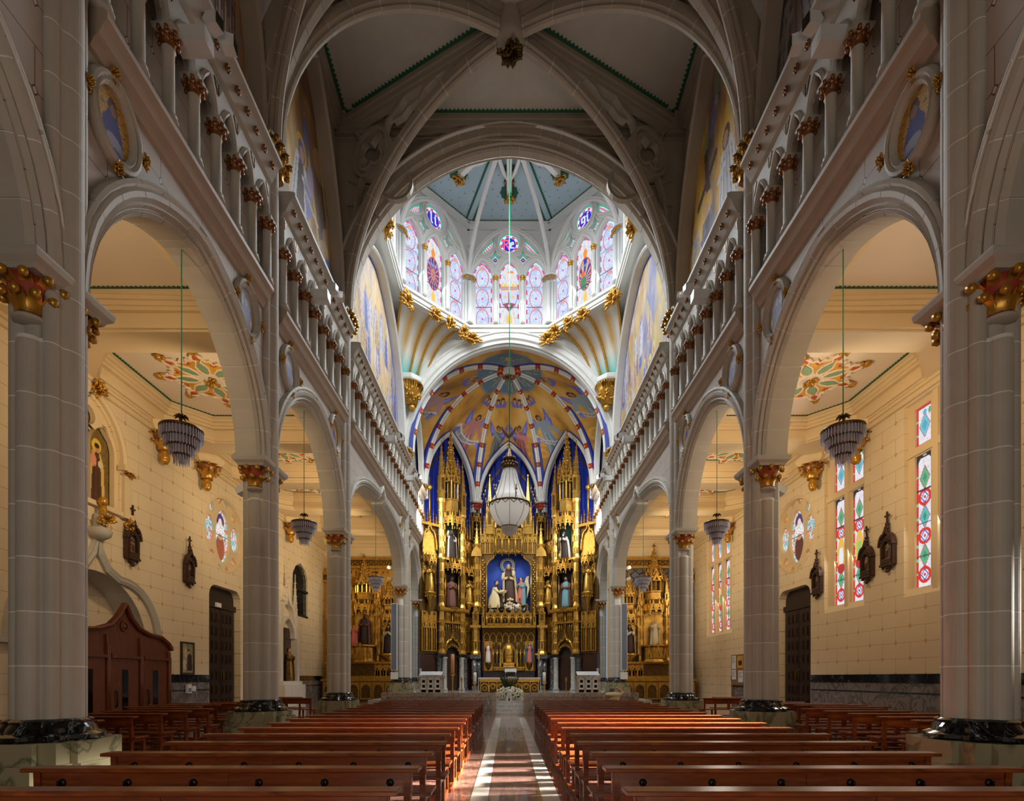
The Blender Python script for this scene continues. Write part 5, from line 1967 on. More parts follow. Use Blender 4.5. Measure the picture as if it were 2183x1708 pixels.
def severy(i, pa, pb, ra, rb, h, scene_fn, lun=None, name='vault_severy'):
    n, mv = 90, 60
    A, B = rib_curve(ra, n), rib_curve(rb, n)
    La = lun_curve(pa, pb, h, n) if lun is None else lun[0]
    Lb = lun_curve(pb, pa, h, n) if lun is None else lun[1]
    v = np.linspace(0, 1, mv)
    left = A[:, None] * (1 - v[None, :, None]) + La[:, None] * v[None, :, None]
    right = B[:, None] * (1 - v[None, :, None]) + Lb[:, None] * v[None, :, None]
    d = np.array(pb) - np.array(pa)
    d = d / math.hypot(*d)
    m = (np.array(pa) + np.array(pb)) / 2
    clouds = [(rng.uniform(-2.2, 2.2), rng.uniform(17.0, 21.6), rng.uniform(0.5, 1.2), k) for k in range(9)]
    res = []
    for P in (left, right):
        U = (P[..., 0] - m[0]) * d[0] + (P[..., 1] - m[1]) * d[1]
        Zc = P[..., 2]
        p = Paint(U, Zc, GOLDC)
        p.ramp(p.noise(0.9, 5 + i), [(0.2, GOLDD), (0.5, GOLDC), (0.8, GOLDL)])
        for q in clouds:
            swirl(p, *q)
        rad = np.hypot(P[..., 0], P[..., 1] - ACY)
        lim = 2.45 + 0.6 * (p.noise(0.8, 40 + i) - 0.5)
        ang = np.arctan2(P[..., 0], P[..., 1] - ACY)
        sky = np.clip((lim - rad) / 0.35, 0, 1)
        p.c = p.c * (1 - sky[..., None]) + np.array(C(92, 122, 142)) * sky[..., None]
        ray = (np.abs(np.sin(ang * 24)) < 0.30) & (rad < 1.7 + 0.4 * np.sin(ang * 8)) & (rad > 0.5)
        p.fill(ray, C(186, 168, 96))
        scene_fn(p)
        me = grid_mesh(name, P, p.c, MM('paint'))
        for pl in me.polygons:
            pl.use_smooth = True
        link(name, me, vault)
        res.append((P.reshape(-1, 3), U.ravel(), Zc.ravel()))
    return tuple(np.concatenate([r[k] for r in res]) for k in range(3)) + (d, m)


vmb = MB()
vmb.lathe([(0.28, -0.2), (0.42, 0.0), (0.42, 0.35), (0.5, 0.5), (0.3, 0.8)], 14, tuple(BOSS - np.array((0, 0, 0.25))))
vault = structure(vmb.build('ceiling_apse', MM('white_stone')))
mb = MB(); mb.M = Matrix.Translation(tuple(BOSS - np.array((0, 0, 0.45)))) @ Matrix.Rotation(PI / 2, 4, 'X'); tuft(mb, 0.4, 14, 0, 4, 1, 0.8)
mb.build('boss_leaves', MM('rust'), vault)


def cherubs(p, *cs):
    for (u, z) in cs:
        p.poly([(u - 0.5, z - 0.02), (u + 0.5, z + 0.0), (u + 0.35, z - 0.2), (u - 0.3, z - 0.2)], C(104, 108, 180))
        for q in (-0.17, 0.17):
            p.ell(u + q, z + 0.03, 0.16, 0.13, C(70, 44, 34)); p.ell(u + q, z, 0.11, 0.09, C(196, 146, 106))


def sc_back(p):
    angel(p, -1.0, 20.75, 2.1, C(110, 120, 116), 0.28)
    angel(p, 1.0, 20.75, 2.1, C(176, 104, 104), -0.28)
    p.line([(-0.55, 21.5), (-0.3, 21.36), (0, 21.32), (0.3, 21.36), (0.55, 21.5)], 0.07, C(96, 66, 60))
    cherubs(p, (-0.62, 22.5), (0.62, 22.5))


SCR = {'dl': [(0.2, 21.35), (0.55, 20.95), (1.0, 20.6), (1.45, 20.42), (1.85, 20.45)], 'dr': [(-1.85, 20.75), (-1.5, 20.5), (-1.1, 20.42), (-0.7, 20.5), (-0.35, 20.75)],
       'sl': [(0.1, 20.95), (0.5, 20.65), (1.0, 20.6), (1.5, 20.85)], 'sr': [(-1.7, 21.0), (-1.3, 20.65), (-0.7, 20.6), (-0.2, 20.85)]}


def sc_dl(p):
    angel(p, 1.05, 20.95, 2.4, C(186, 124, 120), -0.1, 1)
    scroll(p, SCR['dl'], 0.11)
    cherubs(p, (0.7, 22.5),)


def sc_dr(p):
    angel(p, -1.1, 20.95, 2.4, C(140, 156, 166), 0.1, 0.4)
    scroll(p, SCR['dr'], 0.11)
    cherubs(p, (-0.7, 22.5),)


def sc_sl(p):
    angel(p, 0.8, 21.0, 2.5, C(186, 150, 158), -0.1, 0.3)
    scroll(p, SCR['sl'], 0.13)
    cherubs(p, (0.4, 22.6))


def sc_sr(p):
    angel(p, -0.9, 21.05, 2.5, C(150, 166, 172), 0.1, 0.3)
    scroll(p, SCR['sr'], 0.12)
    cherubs(p, (-0.4, 22.6))


LH = 5.0
SV = {}
SV['back'] = severy(0, AV[3], AV[2], AV[3], AV[2], LH, sc_back)
SV['dl'] = severy(1, AV[4], AV[3], AV[4], AV[3], LH, sc_dl)
SV['dr'] = severy(2, AV[2], AV[1], AV[2], AV[1], LH, sc_dr)
SV['sl'] = severy(3, AV[5], AV[4], AV[5], AV[4], LH + 0.3, sc_sl)
SV['sr'] = severy(4, AV[1], AV[0], AV[1], AV[0], LH + 0.3, sc_sr)
ta = np.array([(u, P4 + 0.4, v) for u, v in arch(6.45, APEX - SPRING + 0.15, 90, 0, SPRING)])
half = len(ta) // 2 + 1
la, lb = ta[:half], ta[::-1][:half]
idx = np.linspace(0, half - 1, 90).astype(int)
severy(5, AV[5], AV[0], AV[5], AV[0], 1, lambda p: None, (la[idx], lb[idx]))


def text_on(key, txt, pts, size):
    """paint lettering on a scroll: the glyphs are laid on the vault surface along the scroll's curve"""
    cu = bpy.data.curves.new('lettering', 'FONT')
    cu.body = txt
    cu.size = size
    cu.resolution_u = 2
    ob = bpy.data.objects.new('lettering', cu)
    me = bpy.data.meshes.new_from_object(ob)
    bpy.data.objects.remove(ob)
    co = np.zeros(len(me.vertices) * 3, np.float32)
    me.vertices.foreach_get('co', co)
    co = co.reshape(-1, 3)
    P, U, Zc, d, m = SV[key]
    pts = np.array(pts)
    L = np.concatenate([[0], np.cumsum(np.hypot(*np.diff(pts, axis=0).T))])
    wtx = co[:, 0].max()
    sc = L[-1] * 0.9 / wtx
    out = np.zeros_like(co)
    Uf, Zf, Pf = U.ravel(), Zc.ravel(), P.reshape(-1, 3)
    for i, (x, y, _) in enumerate(co):
        s_ = L[-1] * 0.05 + x * sc
        u0, z0 = np.interp(s_, L, pts[:, 0]), np.interp(s_, L, pts[:, 1])
        e = 0.05
        du, dz = np.interp(s_ + e, L, pts[:, 0]) - np.interp(s_ - e, L, pts[:, 0]), np.interp(s_ + e, L, pts[:, 1]) - np.interp(s_ - e, L, pts[:, 1])
        l = math.hypot(du, dz) or 1
        yy = y - size * 0.36
        u, z = u0 - dz / l * yy, z0 + du / l * yy
        w_ = (Uf - u) ** 2 + (Zf - z) ** 2
        k = np.argpartition(w_, 6)[:6]
        ww = 1 / (w_[k] + 1e-5)
        q = (Pf[k] * ww[:, None]).sum(0) / ww.sum()
        du2, dz2 = u - (Uf[k] * ww).sum() / ww.sum(), z - (Zf[k] * ww).sum() / ww.sum()
        q = q + np.array((d[0] * du2, d[1] * du2, dz2))
        inw = np.array((0, ACY - 2.0, 17.0)) - q
        out[i] = q + inw / np.linalg.norm(inw) * 0.03
    me.vertices.foreach_set('co', out.ravel())
    me.materials.clear()
    me.materials.append(MATS['lettering'])
    me.update()
    link('lettering', me, vault, kind='structure')


text_on('dl', 'REINA Y MADRE DEL CARMELO', SCR['dl'], 0.16)
text_on('dr', 'EN LA MUERTE AYUDO', SCR['dr'], 0.16)
text_on('sl', 'VIDA PROTEJO', SCR['sl'], 0.19)
text_on('sr', 'EN EL PURGATORIO SALVO', SCR['sr'], 0.16)

# ribs with painted bands, wall arches with blue edging
for v in AV:
    R_ = rib_curve(v, 30)
    hd = Vector((v[0], v[1] - ACY, 0)).normalized()
    sdv = Vector((-hd.y, hd.x, 0))
    fr = []
    for k, p in enumerate(R_):
        a, b = R_[max(k - 1, 0)], R_[min(k + 1, 29)]
        t = Vector(b - a).normalized()
        nrm = t.cross(sdv).normalized()
        if nrm.z > 0:
            nrm = -nrm
        fr.append((Vector(p), nrm))
    def band(k0, k1, prof, m, nm, par):
        mb = MB()
        mb.loft([[tuple(fr[k][0] + sdv * a + fr[k][1] * b) for a, b in prof] for k in range(k0, k1 + 1)], 0)
        return mb.build(nm, MM(m), par)
    root = band(0, 29, [(-0.17, -0.15), (-0.17, 0.10), (-0.09, 0.14), (-0.06, 0.24), (0.06, 0.24), (0.09, 0.14), (0.17, 0.10), (0.17, -0.15)], 'white_stone', 'vault_rib', vault)
    band(0, 29, [(-0.34, -0.2), (-0.34, 0.03), (0.34, 0.03), (0.34, -0.2)], 'blue_rib', 'rib_edging', root)
    for k in range(3, 28, 4):
        band(k, k + 1, [(-0.18, -0.15), (-0.18, 0.11), (-0.1, 0.15), (-0.07, 0.25), (0.07, 0.25), (0.1, 0.15), (0.18, 0.11), (0.18, -0.15)], 'band_red' if k % 8 else 'rosette_yellow', 'painted_band', root)
        mid = (fr[k][0] + fr[k + 1][0]) / 2 + fr[k][1] * 0.2
        mb = MB(); mb.ball(tuple(mid), 0.12, 0, 6, 4); mb.build('gilded_stud', MM('gold_leaf'), root)
for (a, b) in ((AV[4], AV[3]), (AV[3], AV[2]), (AV[2], AV[1]), (AV[5], AV[4]), (AV[1], AV[0])):
    d = (Vector((*b, 0)) - Vector((*a, 0)))
    Lh = d.length / 2
    d.normalize()
    n = Vector((d.y, -d.x, 0))
    m = (Vector((*a, 0)) + Vector((*b, 0))) / 2
    if n.dot(Vector((0, 39.5, 0)) - m) < 0:
        n = -n
    mp = lambda u, v, t: tuple(m + d * u + n * t + Vector((0, 0, v)))
    pth = arch(Lh - 0.16, LH - 0.1, 16, 0, SPRING)
    pth = [(pth[0][0], 15.2)] + pth + [(pth[-1][0], 15.2)]
    mb = MB()
    mb.sweep(pth, [(-0.26, -0.3), (-0.26, 0.02), (-0.2, 0.10), (-0.08, 0.06), (0.0, 0.10), (0.05, 0.04), (0.05, -0.3)], mp)
    w = mb.build('wall_arch', MM('white_stone'), apse)
    mb = MB()
    mb.sweep(pth, [(0.05, -0.2), (0.05, 0.07), (0.17, 0.07), (0.17, -0.2)], mp)
    mb.build('arch_edging', MM('blue_rib'), w)
    if a in (AV[2], AV[3], AV[4]):
        # blue painted hanging with a gold band behind the arch
        mb = MB()
        gb = arch(Lh - 0.75, LH - 1.3, 12, 0, SPRING - 0.2)
        gb = [(-Lh + 0.3, 17.3), (-Lh + 0.75, 17.6)] + [(u, v) for u, v in gb if v > 18.2] + [(Lh - 0.75, 17.6), (Lh - 0.3, 17.3)]
        mb.sweep(gb, [(-0.09, -0.68), (0.09, -0.68), (0.09, -0.73), (-0.09, -0.73)], mp)
        mb.build('gold_band', MM('gold_dark'), apse)
        nf = 12
        for k in range(nf):
            mb = MB()
            u = -Lh + 2 * Lh * (k + 0.5) / nf
            zt = SPRING + (LH - 0.6) * math.sqrt(max(0.0, 1 - (abs(u) / Lh) ** 1.4)) - 0.2
            mb.tube([mp(u + 0.08 * math.sin(q * 3 + k), 8.0 + (zt - 8.0) * q, -0.72) for q in np.linspace(0, 1, 9)], [0.17 - 0.1 * q for q in np.linspace(0, 1, 9)], 7)
            mb.build('drapery_fold', MM('apse_blue'), apse)
# shafts with capitals under the two rear ribs
for v in (AV[2], AV[3]):
    x, y = v[0], v[1]
    mb = MB()
    for dx in (-0.2, 0, 0.2):
        mb.lathe([(0.12, 0), (0.12, 10.2)], 10, (x + dx, y - 0.02, 5.4))
    sh = mb.build('rib_shaft', MM('dark_column'), apse)
    mb = MB(); foliate(mb, 0.3, 0.48, 0.55, 10, 0, 1, (x, y, 15.4)); mb.build('capital', MM('rust', 'capital_red'), sh)
    mb = MB(); mb.loft([[(x + a * k, y + b * k, z) for a, b in circle(0, 0, 0.5, 8, None, PI / 8)] for k, z in ((0.9, 15.95), (1.1, 16.05), (1.2, 16.2))], 0); mb.build('abacus', MM('white_stone'), sh)


# ================================================================== MURALS
def mural_base(p, seed, stops, sx=1.0, sy=0.35, sc=0.7):
    n = p.noise(sc, seed, sx, sy)
    n = np.clip((n - 0.5) * 1.9 + 0.5, 0, 1)
    p.ramp(n, stops)
    n2 = p.noise(2.2, seed + 1, 1.2, 0.5)
    p.vary(n2, 0.32)


def robe_fig(p, u, z, h, robe, cloak, halo=None, lean=0.0, veil=None, face=C(196, 150, 120)):
    X = lambda dx, dz: (u + dx * h + lean * dz * h, z + dz * h)
    if halo:
        p.ell(*X(0, 0.9), 0.13 * h, 0.14 * h, halo)
    p.poly([X(-0.22, 0), X(0.24, 0), X(0.18, 0.5), X(0.13, 0.8), X(-0.13, 0.8), X(-0.2, 0.45)], cloak)
    p.poly([X(-0.1, 0), X(0.15, 0), X(0.09, 0.5), X(0.06, 0.78), X(-0.06, 0.78), X(-0.09, 0.4)], robe)
    for k in range(5):
        a = -0.18 + 0.09 * k
        p.line([X(a * 0.6, 0.72), X(a * 1.15, 0.03)], 0.008 * h, tuple(c * 0.4 for c in (robe if abs(a) < 0.1 else cloak)))
    if veil:
        p.ell(*X(0, 0.88), 0.085 * h, 0.11 * h, veil)
    p.ell(*X(0.015, 0.87), 0.055 * h, 0.075 * h, face)
    p.line([X(0.05, 0.66), X(0.2, 0.62)], 0.03 * h, cloak)


def mural_left_far(y, z):          # nun in brown habit in golden light
    p = Paint(y, z, C(150, 110, 70))
    mural_base(p, 3, [(0, C(70, 50, 40)), (0.3, C(128, 92, 62)), (0.55, C(170, 124, 66)), (0.75, C(206, 168, 100)), (1, C(222, 200, 150))])
    t = np.clip((y - 18.5) / 2, 0, 1) * np.clip((22 - z) / 5, 0, 1)
    p.fill((y > 17.9) & (np.abs(np.sin((y - 19) * 2.0 + (z - 18) * 0.9)) < 0.25), C(214, 184, 112), 0.7)
    for k in range(7):
        p.ell(19.3 + 0.35 * k % 2, 16.0 + 0.7 * k, 0.7, 0.5, C(206, 170, 120), 0.3, 0.45)
    p.poly([(15.2, 15.2), (16.6, 15.2), (16.7, 16.8), (16.2, 19.5), (15.2, 20)], C(150, 136, 128), 0.8)
    robe_fig(p, 17.5, 16.1, 3.4, C(84, 56, 42), C(206, 206, 214), C(222, 176, 70), 0.06, C(90, 100, 170))
    p.poly([(17.9, 18.5), (18.6, 18.3), (18.6, 17.8), (18.2, 17.2), (18.0, 17.9)], C(130, 136, 196))
    p.ell(18.5, 18.9, 0.3, 0.5, C(170, 160, 190)); p.line([(18.0, 18.1), (19.2, 17.9)], 0.07, C(214, 190, 150))
    p.poly([(17.9, 20.6), (18.3, 20.2), (18.3, 19.4), (17.9, 19.8)], C(90, 106, 170))
    p.poly([(18.1, 15.2), (19.8, 15.2), (19.4, 16.4), (18.4, 16.8)], C(140, 90, 80), 0.8)
    p.poly([(19.9, 15.2), (20.5, 15.2), (20.4, 17.6), (20.0, 17.4)], C(56, 84, 170))
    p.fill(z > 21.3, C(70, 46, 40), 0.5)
    return p


def mural_left_near(y, z):
    p = Paint(y, z, C(90, 70, 60))
    mural_base(p, 8, [(0, C(50, 40, 50)), (0.35, C(96, 80, 74)), (0.6, C(150, 116, 84)), (0.8, C(190, 150, 96)), (1, C(206, 190, 170))], 1.4, 0.25)
    robe_fig(p, 11.2, 15.4, 4.6, C(206, 170, 120), C(70, 76, 150), C(214, 160, 70), 0.05)
    robe_fig(p, 12.9, 15.2, 4.4, C(196, 176, 160), C(150, 126, 120), None, -0.04)
    for k in range(8):
        p.line([(12.4 + k * 0.14, 15.3), (12.5 + k * 0.12, 18.6)], 0.02, C(60, 48, 50))
    p.poly([(10.0, 15.2), (10.8, 15.2), (10.9, 18), (10.2, 19)], C(60, 66, 140), 0.8)
    return p


def mural_right_far(y, z):          # Carmelite scene with cross and white-robed figure
    p = Paint(y, z, C(190, 140, 60))
    mural_base(p, 14, [(0, C(76, 70, 90)), (0.3, C(150, 120, 80)), (0.5, C(204, 150, 56)), (0.7, C(226, 180, 70)), (1, C(214, 190, 130))], 1.4, 0.4)
    p.poly([(15.4, 16.5), (16.3, 16.6), (16.6, 19.6), (15.9, 20.6), (15.2, 19.8)], C(176, 110, 60))
    p.line([(18.3, 16.4), (18.9, 20.2)], 0.17, C(80, 56, 48)); p.line([(18.0, 19.4), (19.6, 18.9)], 0.14, C(84, 60, 50))
    robe_fig(p, 17.0, 16.1, 3.4, C(196, 190, 196), C(216, 212, 214), C(230, 190, 80), 0.05, C(96, 66, 50))
    robe_fig(p, 18.9, 15.4, 3.2, C(96, 72, 66), C(116, 110, 140), C(220, 170, 60), -0.05)
    robe_fig(p, 19.9, 16.0, 2.6, C(150, 160, 170), C(196, 180, 150), C(226, 180, 80))
    p.poly([(17.2, 15.2), (18.2, 15.2), (18.5, 16.4), (17.8, 17.2)], C(64, 86, 170))
    p.poly([(19.2, 15.2), (20.6, 15.2), (20.3, 17.0), (19.6, 17.6)], C(206, 150, 50), 0.8)
    for k in range(12):
        p.ell(rng.uniform(16.5, 20.4), rng.uniform(19.5, 22.2), 0.22, 0.36, C(*rng.integers(90, 200, 3)), rng.uniform(0, 3), 0.8)
    return p


def mural_right_near(y, z):
    p = Paint(y, z, C(110, 100, 80))
    mural_base(p, 22, [(0, C(56, 60, 84)), (0.35, C(96, 94, 96)), (0.6, C(130, 116, 90)), (0.8, C(176, 150, 80)), (1, C(190, 186, 176))], 1.6, 0.22)
    p.poly([(11.6, 15.2), (12.2, 15.2), (10.8, 22.4), (10.2, 22.4)], C(206, 170, 60), 0.8)
    p.poly([(10.6, 15.2), (11.5, 15.2), (10.1, 21), (9.6, 20.5)], C(72, 84, 150), 0.8)
    robe_fig(p, 13.0, 15.3, 4.2, C(120, 100, 90), C(140, 130, 130))
    return p


def mural_cross(seed, warm):
    def f(y, z):
        p = Paint(y, z, C(220, 200, 180))
        if warm:
            mural_base(p, seed, [(0, C(150, 130, 160)), (0.3, C(206, 186, 186)), (0.5, C(232, 208, 168)), (0.7, C(236, 196, 140)), (1, C(240, 232, 226))], 0.9, 0.5)
        else:
            mural_base(p, seed, [(0, C(110, 116, 176)), (0.3, C(170, 160, 176)), (0.5, C(222, 190, 110)), (0.7, C(206, 168, 130)), (1, C(232, 222, 206))], 0.9, 0.5)
            for k in range(3):
                p.line([(22.0 + k * 2.2, 15.5), (25 + k * 2.0, 20.5)], 0.3, C(222, 190, 90), 0.6)
        r = np.random.default_rng(seed)
        for k in range(34):
            u = r.uniform(22.2, 33.0)
            zz = r.uniform(15.3, 19.4) - abs(u - OCY) * 0.08
            hh = r.uniform(1.5, 2.3)
            pal = [(C(226, 222, 230), C(196, 190, 214)), (C(206, 150, 130), C(226, 200, 190)), (C(110, 120, 190), C(180, 180, 214)), (C(230, 196, 110), C(214, 170, 120)), (C(150, 120, 110), C(206, 186, 170))][r.integers(0, 5)]
            robe_fig(p, u, zz, hh, pal[0], pal[1], C(240, 214, 130) if k % 3 == 0 else None, r.uniform(-0.1, 0.1))
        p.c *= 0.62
        p.fill(edge_dist(p, [(OCY - 5.8, 15.3)] + arch(5.8, 6.7, 18, OCY, SPRING) + [(OCY + 5.8, 15.3)]) < 0.18, C(70, 84, 168))
        return p
    return f


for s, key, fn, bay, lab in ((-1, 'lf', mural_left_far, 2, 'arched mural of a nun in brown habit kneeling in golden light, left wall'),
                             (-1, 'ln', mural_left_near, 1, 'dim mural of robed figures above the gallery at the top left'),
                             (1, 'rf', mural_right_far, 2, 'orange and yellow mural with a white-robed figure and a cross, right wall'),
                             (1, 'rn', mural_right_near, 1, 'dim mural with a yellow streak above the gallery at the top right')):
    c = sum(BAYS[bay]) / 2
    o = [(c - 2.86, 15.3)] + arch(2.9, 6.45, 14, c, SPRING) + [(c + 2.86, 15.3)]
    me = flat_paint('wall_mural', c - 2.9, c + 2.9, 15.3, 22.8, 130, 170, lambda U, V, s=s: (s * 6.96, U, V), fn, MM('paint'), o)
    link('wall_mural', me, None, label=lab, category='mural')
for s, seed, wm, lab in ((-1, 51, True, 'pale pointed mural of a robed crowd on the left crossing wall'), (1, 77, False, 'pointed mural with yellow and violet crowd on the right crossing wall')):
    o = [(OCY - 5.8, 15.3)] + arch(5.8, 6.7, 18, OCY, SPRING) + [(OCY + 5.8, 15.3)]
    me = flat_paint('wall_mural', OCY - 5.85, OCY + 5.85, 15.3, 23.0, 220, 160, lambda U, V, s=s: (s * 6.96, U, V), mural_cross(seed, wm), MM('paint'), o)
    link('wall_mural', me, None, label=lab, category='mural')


# ================================================================== MEDALLIONS
def med_paint(seed, bright):
    def f(u, v):
        p = Paint(u, v, C(206, 166, 80))
        t = np.abs(np.sin((v * 40 + p.noise(9, seed) * 6))) < 0.4
        if bright:
            p.ramp(p.noise(5, seed), [(0.2, C(150, 170, 206)), (0.5, C(206, 216, 232)), (0.8, C(236, 238, 244))])
            p.fill(np.hypot(u / 0.36, v / 0.58) > 0.9, C(200, 160, 80))
        else:
            p.fill(t, C(150, 116, 56))
        p.poly([(-0.26, -0.6), (0.28, -0.6), (0.22, -0.1), (0.1, 0.16), (-0.1, 0.16), (-0.22, -0.05)], C(64, 68, 140) if not bright else C(150, 164, 200))
        p.ell(0.0, 0.24, 0.11, 0.15, C(90, 70, 80) if not bright else C(170, 176, 200))
        p.ell(0.02, 0.22, 0.07, 0.1, C(150, 110, 90) if not bright else C(206, 206, 214))
        p.ell(0.05, -0.3, 0.2, 0.14, C(150, 150, 176))
        p.ell(0.1, -0.5, 0.16, 0.16, C(70, 84, 170))
        return p
    return f


ov = circle(0, 0, 0.42, 28, 0.54)
mb = MB()
mb.sweep(ov, [(-0.03, 0.0), (-0.03, -0.06), (0.02, -0.12), (0.06, -0.09), (0.10, -0.14), (0.15, -0.12), (0.18, -0.05), (0.18, 0.0)], YZ, closed=True, sign=-1, smooth=False)
ME_MEDF = mb.mesh('medallion_frame', MM('stone'))
ME_MEDP = [flat_paint('medallion_painting', -0.42, 0.42, -0.66, 0.66, 46, 66, lambda U, V: (-0.01, U, V), med_paint(i, i == 1), MM('paint'), circle(0, 0, 0.43, 28, 0.55)) for i in range(2)]
MEDS = []
for s in (-1, 1):
    side = 'left' if s < 0 else 'right'
    for yy, pi_, lab in ((BAYS[1][0] + 0.95, 0, 'large dark oval medallion beside the nearest pier, %s nave wall' % side), (BAYS[1][1] - 1.3, 1, 'bright blue-white oval medallion above the capital of the second %s pier' % side),
                         (BAYS[2][0] + 1.3, 1, 'oval medallion half hidden behind the second %s pier' % side), (BAYS[2][1] - 1.3, 0, 'oval medallion beside the third %s pier' % side),
                         (OCY + 4.9, 1, 'small oval medallion on the far %s wall of the crossing' % side), (P4 + 1.6, 1, 'tiny oval medallion in the choir bay, %s side' % side)):
        t = empty('oval_medallion', (s * 6.655, yy, 10.78), label=lab, category='medallion', group='oval medallions on the nave walls')
        t.scale = (s, 1, 1)
        link('frame', ME_MEDF, t)
        link('painting', ME_MEDP[pi_], t)
        for dy, dz, k in ((-0.1, 0.72, 0), (0, -0.74, 1), (-0.64, 0.0, 2), (0.64, 0.0, 0)):
            M = Matrix.Translation((-0.06, dy, dz)) @ Matrix.Rotation(-PI / 2, 4, 'Z') @ Matrix.Diagonal((0.2, 0.3, 0.34, 1))
            link('gilded_leaf', ME_TUFT[k], t, matrix=M)

# ================================================================== GOTHIC GILDED KIT (local frames face -y)
def crocketed(mb, x, y, z0, h, r, n=4, mi=0, rot=PI / 4, k=6, cross=True):
    """spire with leaf crockets along its edges and a cross on top"""
    mb.lathe([(r, 0), (r * 0.08, h)], n, (x, y, z0), mi, False, rot=rot)
    for i in range(k):
        t = (i + 0.7) / (k + 0.6)
        rr = r * (1 - t) + r * 0.08 * t
        for j in range(n):
            a = rot + 2 * PI * j / n
            mb.ball((x + (rr + 0.02) * math.cos(a), y + (rr + 0.02) * math.sin(a), z0 + h * t), max(0.03, r * 0.16), mi, 4, 3)
    if cross:
        s_ = max(0.12, r * 0.55)
        z = z0 + h
        mb.ball((x, y, z), s_ * 0.35, mi, 5, 3)
        mb.box(x - s_ * 0.12, y - s_ * 0.12, z, x + s_ * 0.12, y + s_ * 0.12, z + s_ * 1.5, mi)
        mb.box(x - s_ * 0.5, y - s_ * 0.12, z + s_ * 0.75, x + s_ * 0.5, y + s_ * 0.12, z + s_ * 1.0, mi)


def gablet(mb, x, y, z, w, h, mi=0, t=0.05):
    """little steep gable with crockets, facing -y"""
    mb.plate([(x - w / 2, z), (x, z + h), (x + w / 2, z)], [[(x - w * 0.2, z + h * 0.08), (x + w * 0.2, z + h * 0.08), (x, z + h * 0.55)]], y - t, y, XZ, mi)
    for q in (-1, 1):
        for i in range(3):
            tt = (i + 0.5) / 3
            mb.ball((x + q * w / 2 * (1 - tt), y - t / 2, z + h * tt), w * 0.08, mi, 4, 3)
    mb.ball((x, y - t / 2, z + h + w * 0.08), w * 0.11, mi, 5, 3)


def pinnacle(mb, x, y, z0, h, w, mi=0):
    sh = h * 0.42
    mb.box(x - w / 2, y - w / 2, z0, x + w / 2, y + w / 2, z0 + sh, mi)
    mb.box(x - w * 0.6, y - w * 0.6, z0 + sh * 0.3, x + w * 0.6, y + w * 0.6, z0 + sh * 0.34, mi)
    mb.box(x - w * 0.25, y - w * 0.53, z0 + sh * 0.4, x + w * 0.25, y - w * 0.5, z0 + sh * 0.9, mi + 1)
    gablet(mb, x, y - w * 0.5, z0 + sh * 0.92, w * 1.25, w * 0.9, mi)
    crocketed(mb, x, y, z0 + sh, h - sh, w * 0.55, 4, mi)


def buttress(mb, x, y, z0, z1, r, mi=0):
    """octagonal gilded pier with bands and sunk lancet panels"""
    mb.lathe([(r * 1.35, 0), (r * 1.35, 0.12), (r * 1.1, 0.3), (r, 0.42), (r, z1 - z0 - 0.25), (r * 1.25, z1 - z0 - 0.1), (r * 1.3, z1 - z0)], 8, (x, y, z0), mi, False, rot=PI / 8)
    n = max(1, int((z1 - z0) / 1.15))
    for i in range(n):
        z = z0 + (z1 - z0) * (i + 1) / (n + 1)
        mb.lathe([(r, -0.06), (r * 1.2, -0.03), (r * 1.2, 0.03), (r, 0.06)], 8, (x, y, z), mi, False, rot=PI / 8)
    for i in range(n):
        za, zb = z0 + (z1 - z0) * (i + 0.25) / (n + 1) + 0.2, z0 + (z1 - z0) * (i + 0.95) / (n + 1)
        for q in (-1, 0, 1):
            a = -PI / 2 + q * PI / 4
            cx_, cy_ = x + r * 0.94 * math.cos(a), y + r * 0.94 * math.sin(a)
            M0 = mb.M
            loc = Matrix.Translation((cx_, cy_, 0)) @ Matrix.Rotation(a + PI / 2, 4, 'Z')
            mb.M = loc if M0 is None else M0 @ loc
            w = r * 0.22
            mb.sweep([(-w, za)] + arch(w, w * 1.4, 4, 0, zb - w * 1.4) + [(w, za)], [(-0.015, -0.045), (0.03, -0.045), (0.03, 0.0), (-0.015, 0.0)], XZ, mi)
            mb.plate([(-w, za)] + arch(w, w * 1.4, 4, 0, zb - w * 1.4) + [(w, za)], [], -0.012, 0.0, XZ, mi + 1)
            mb.M = M0


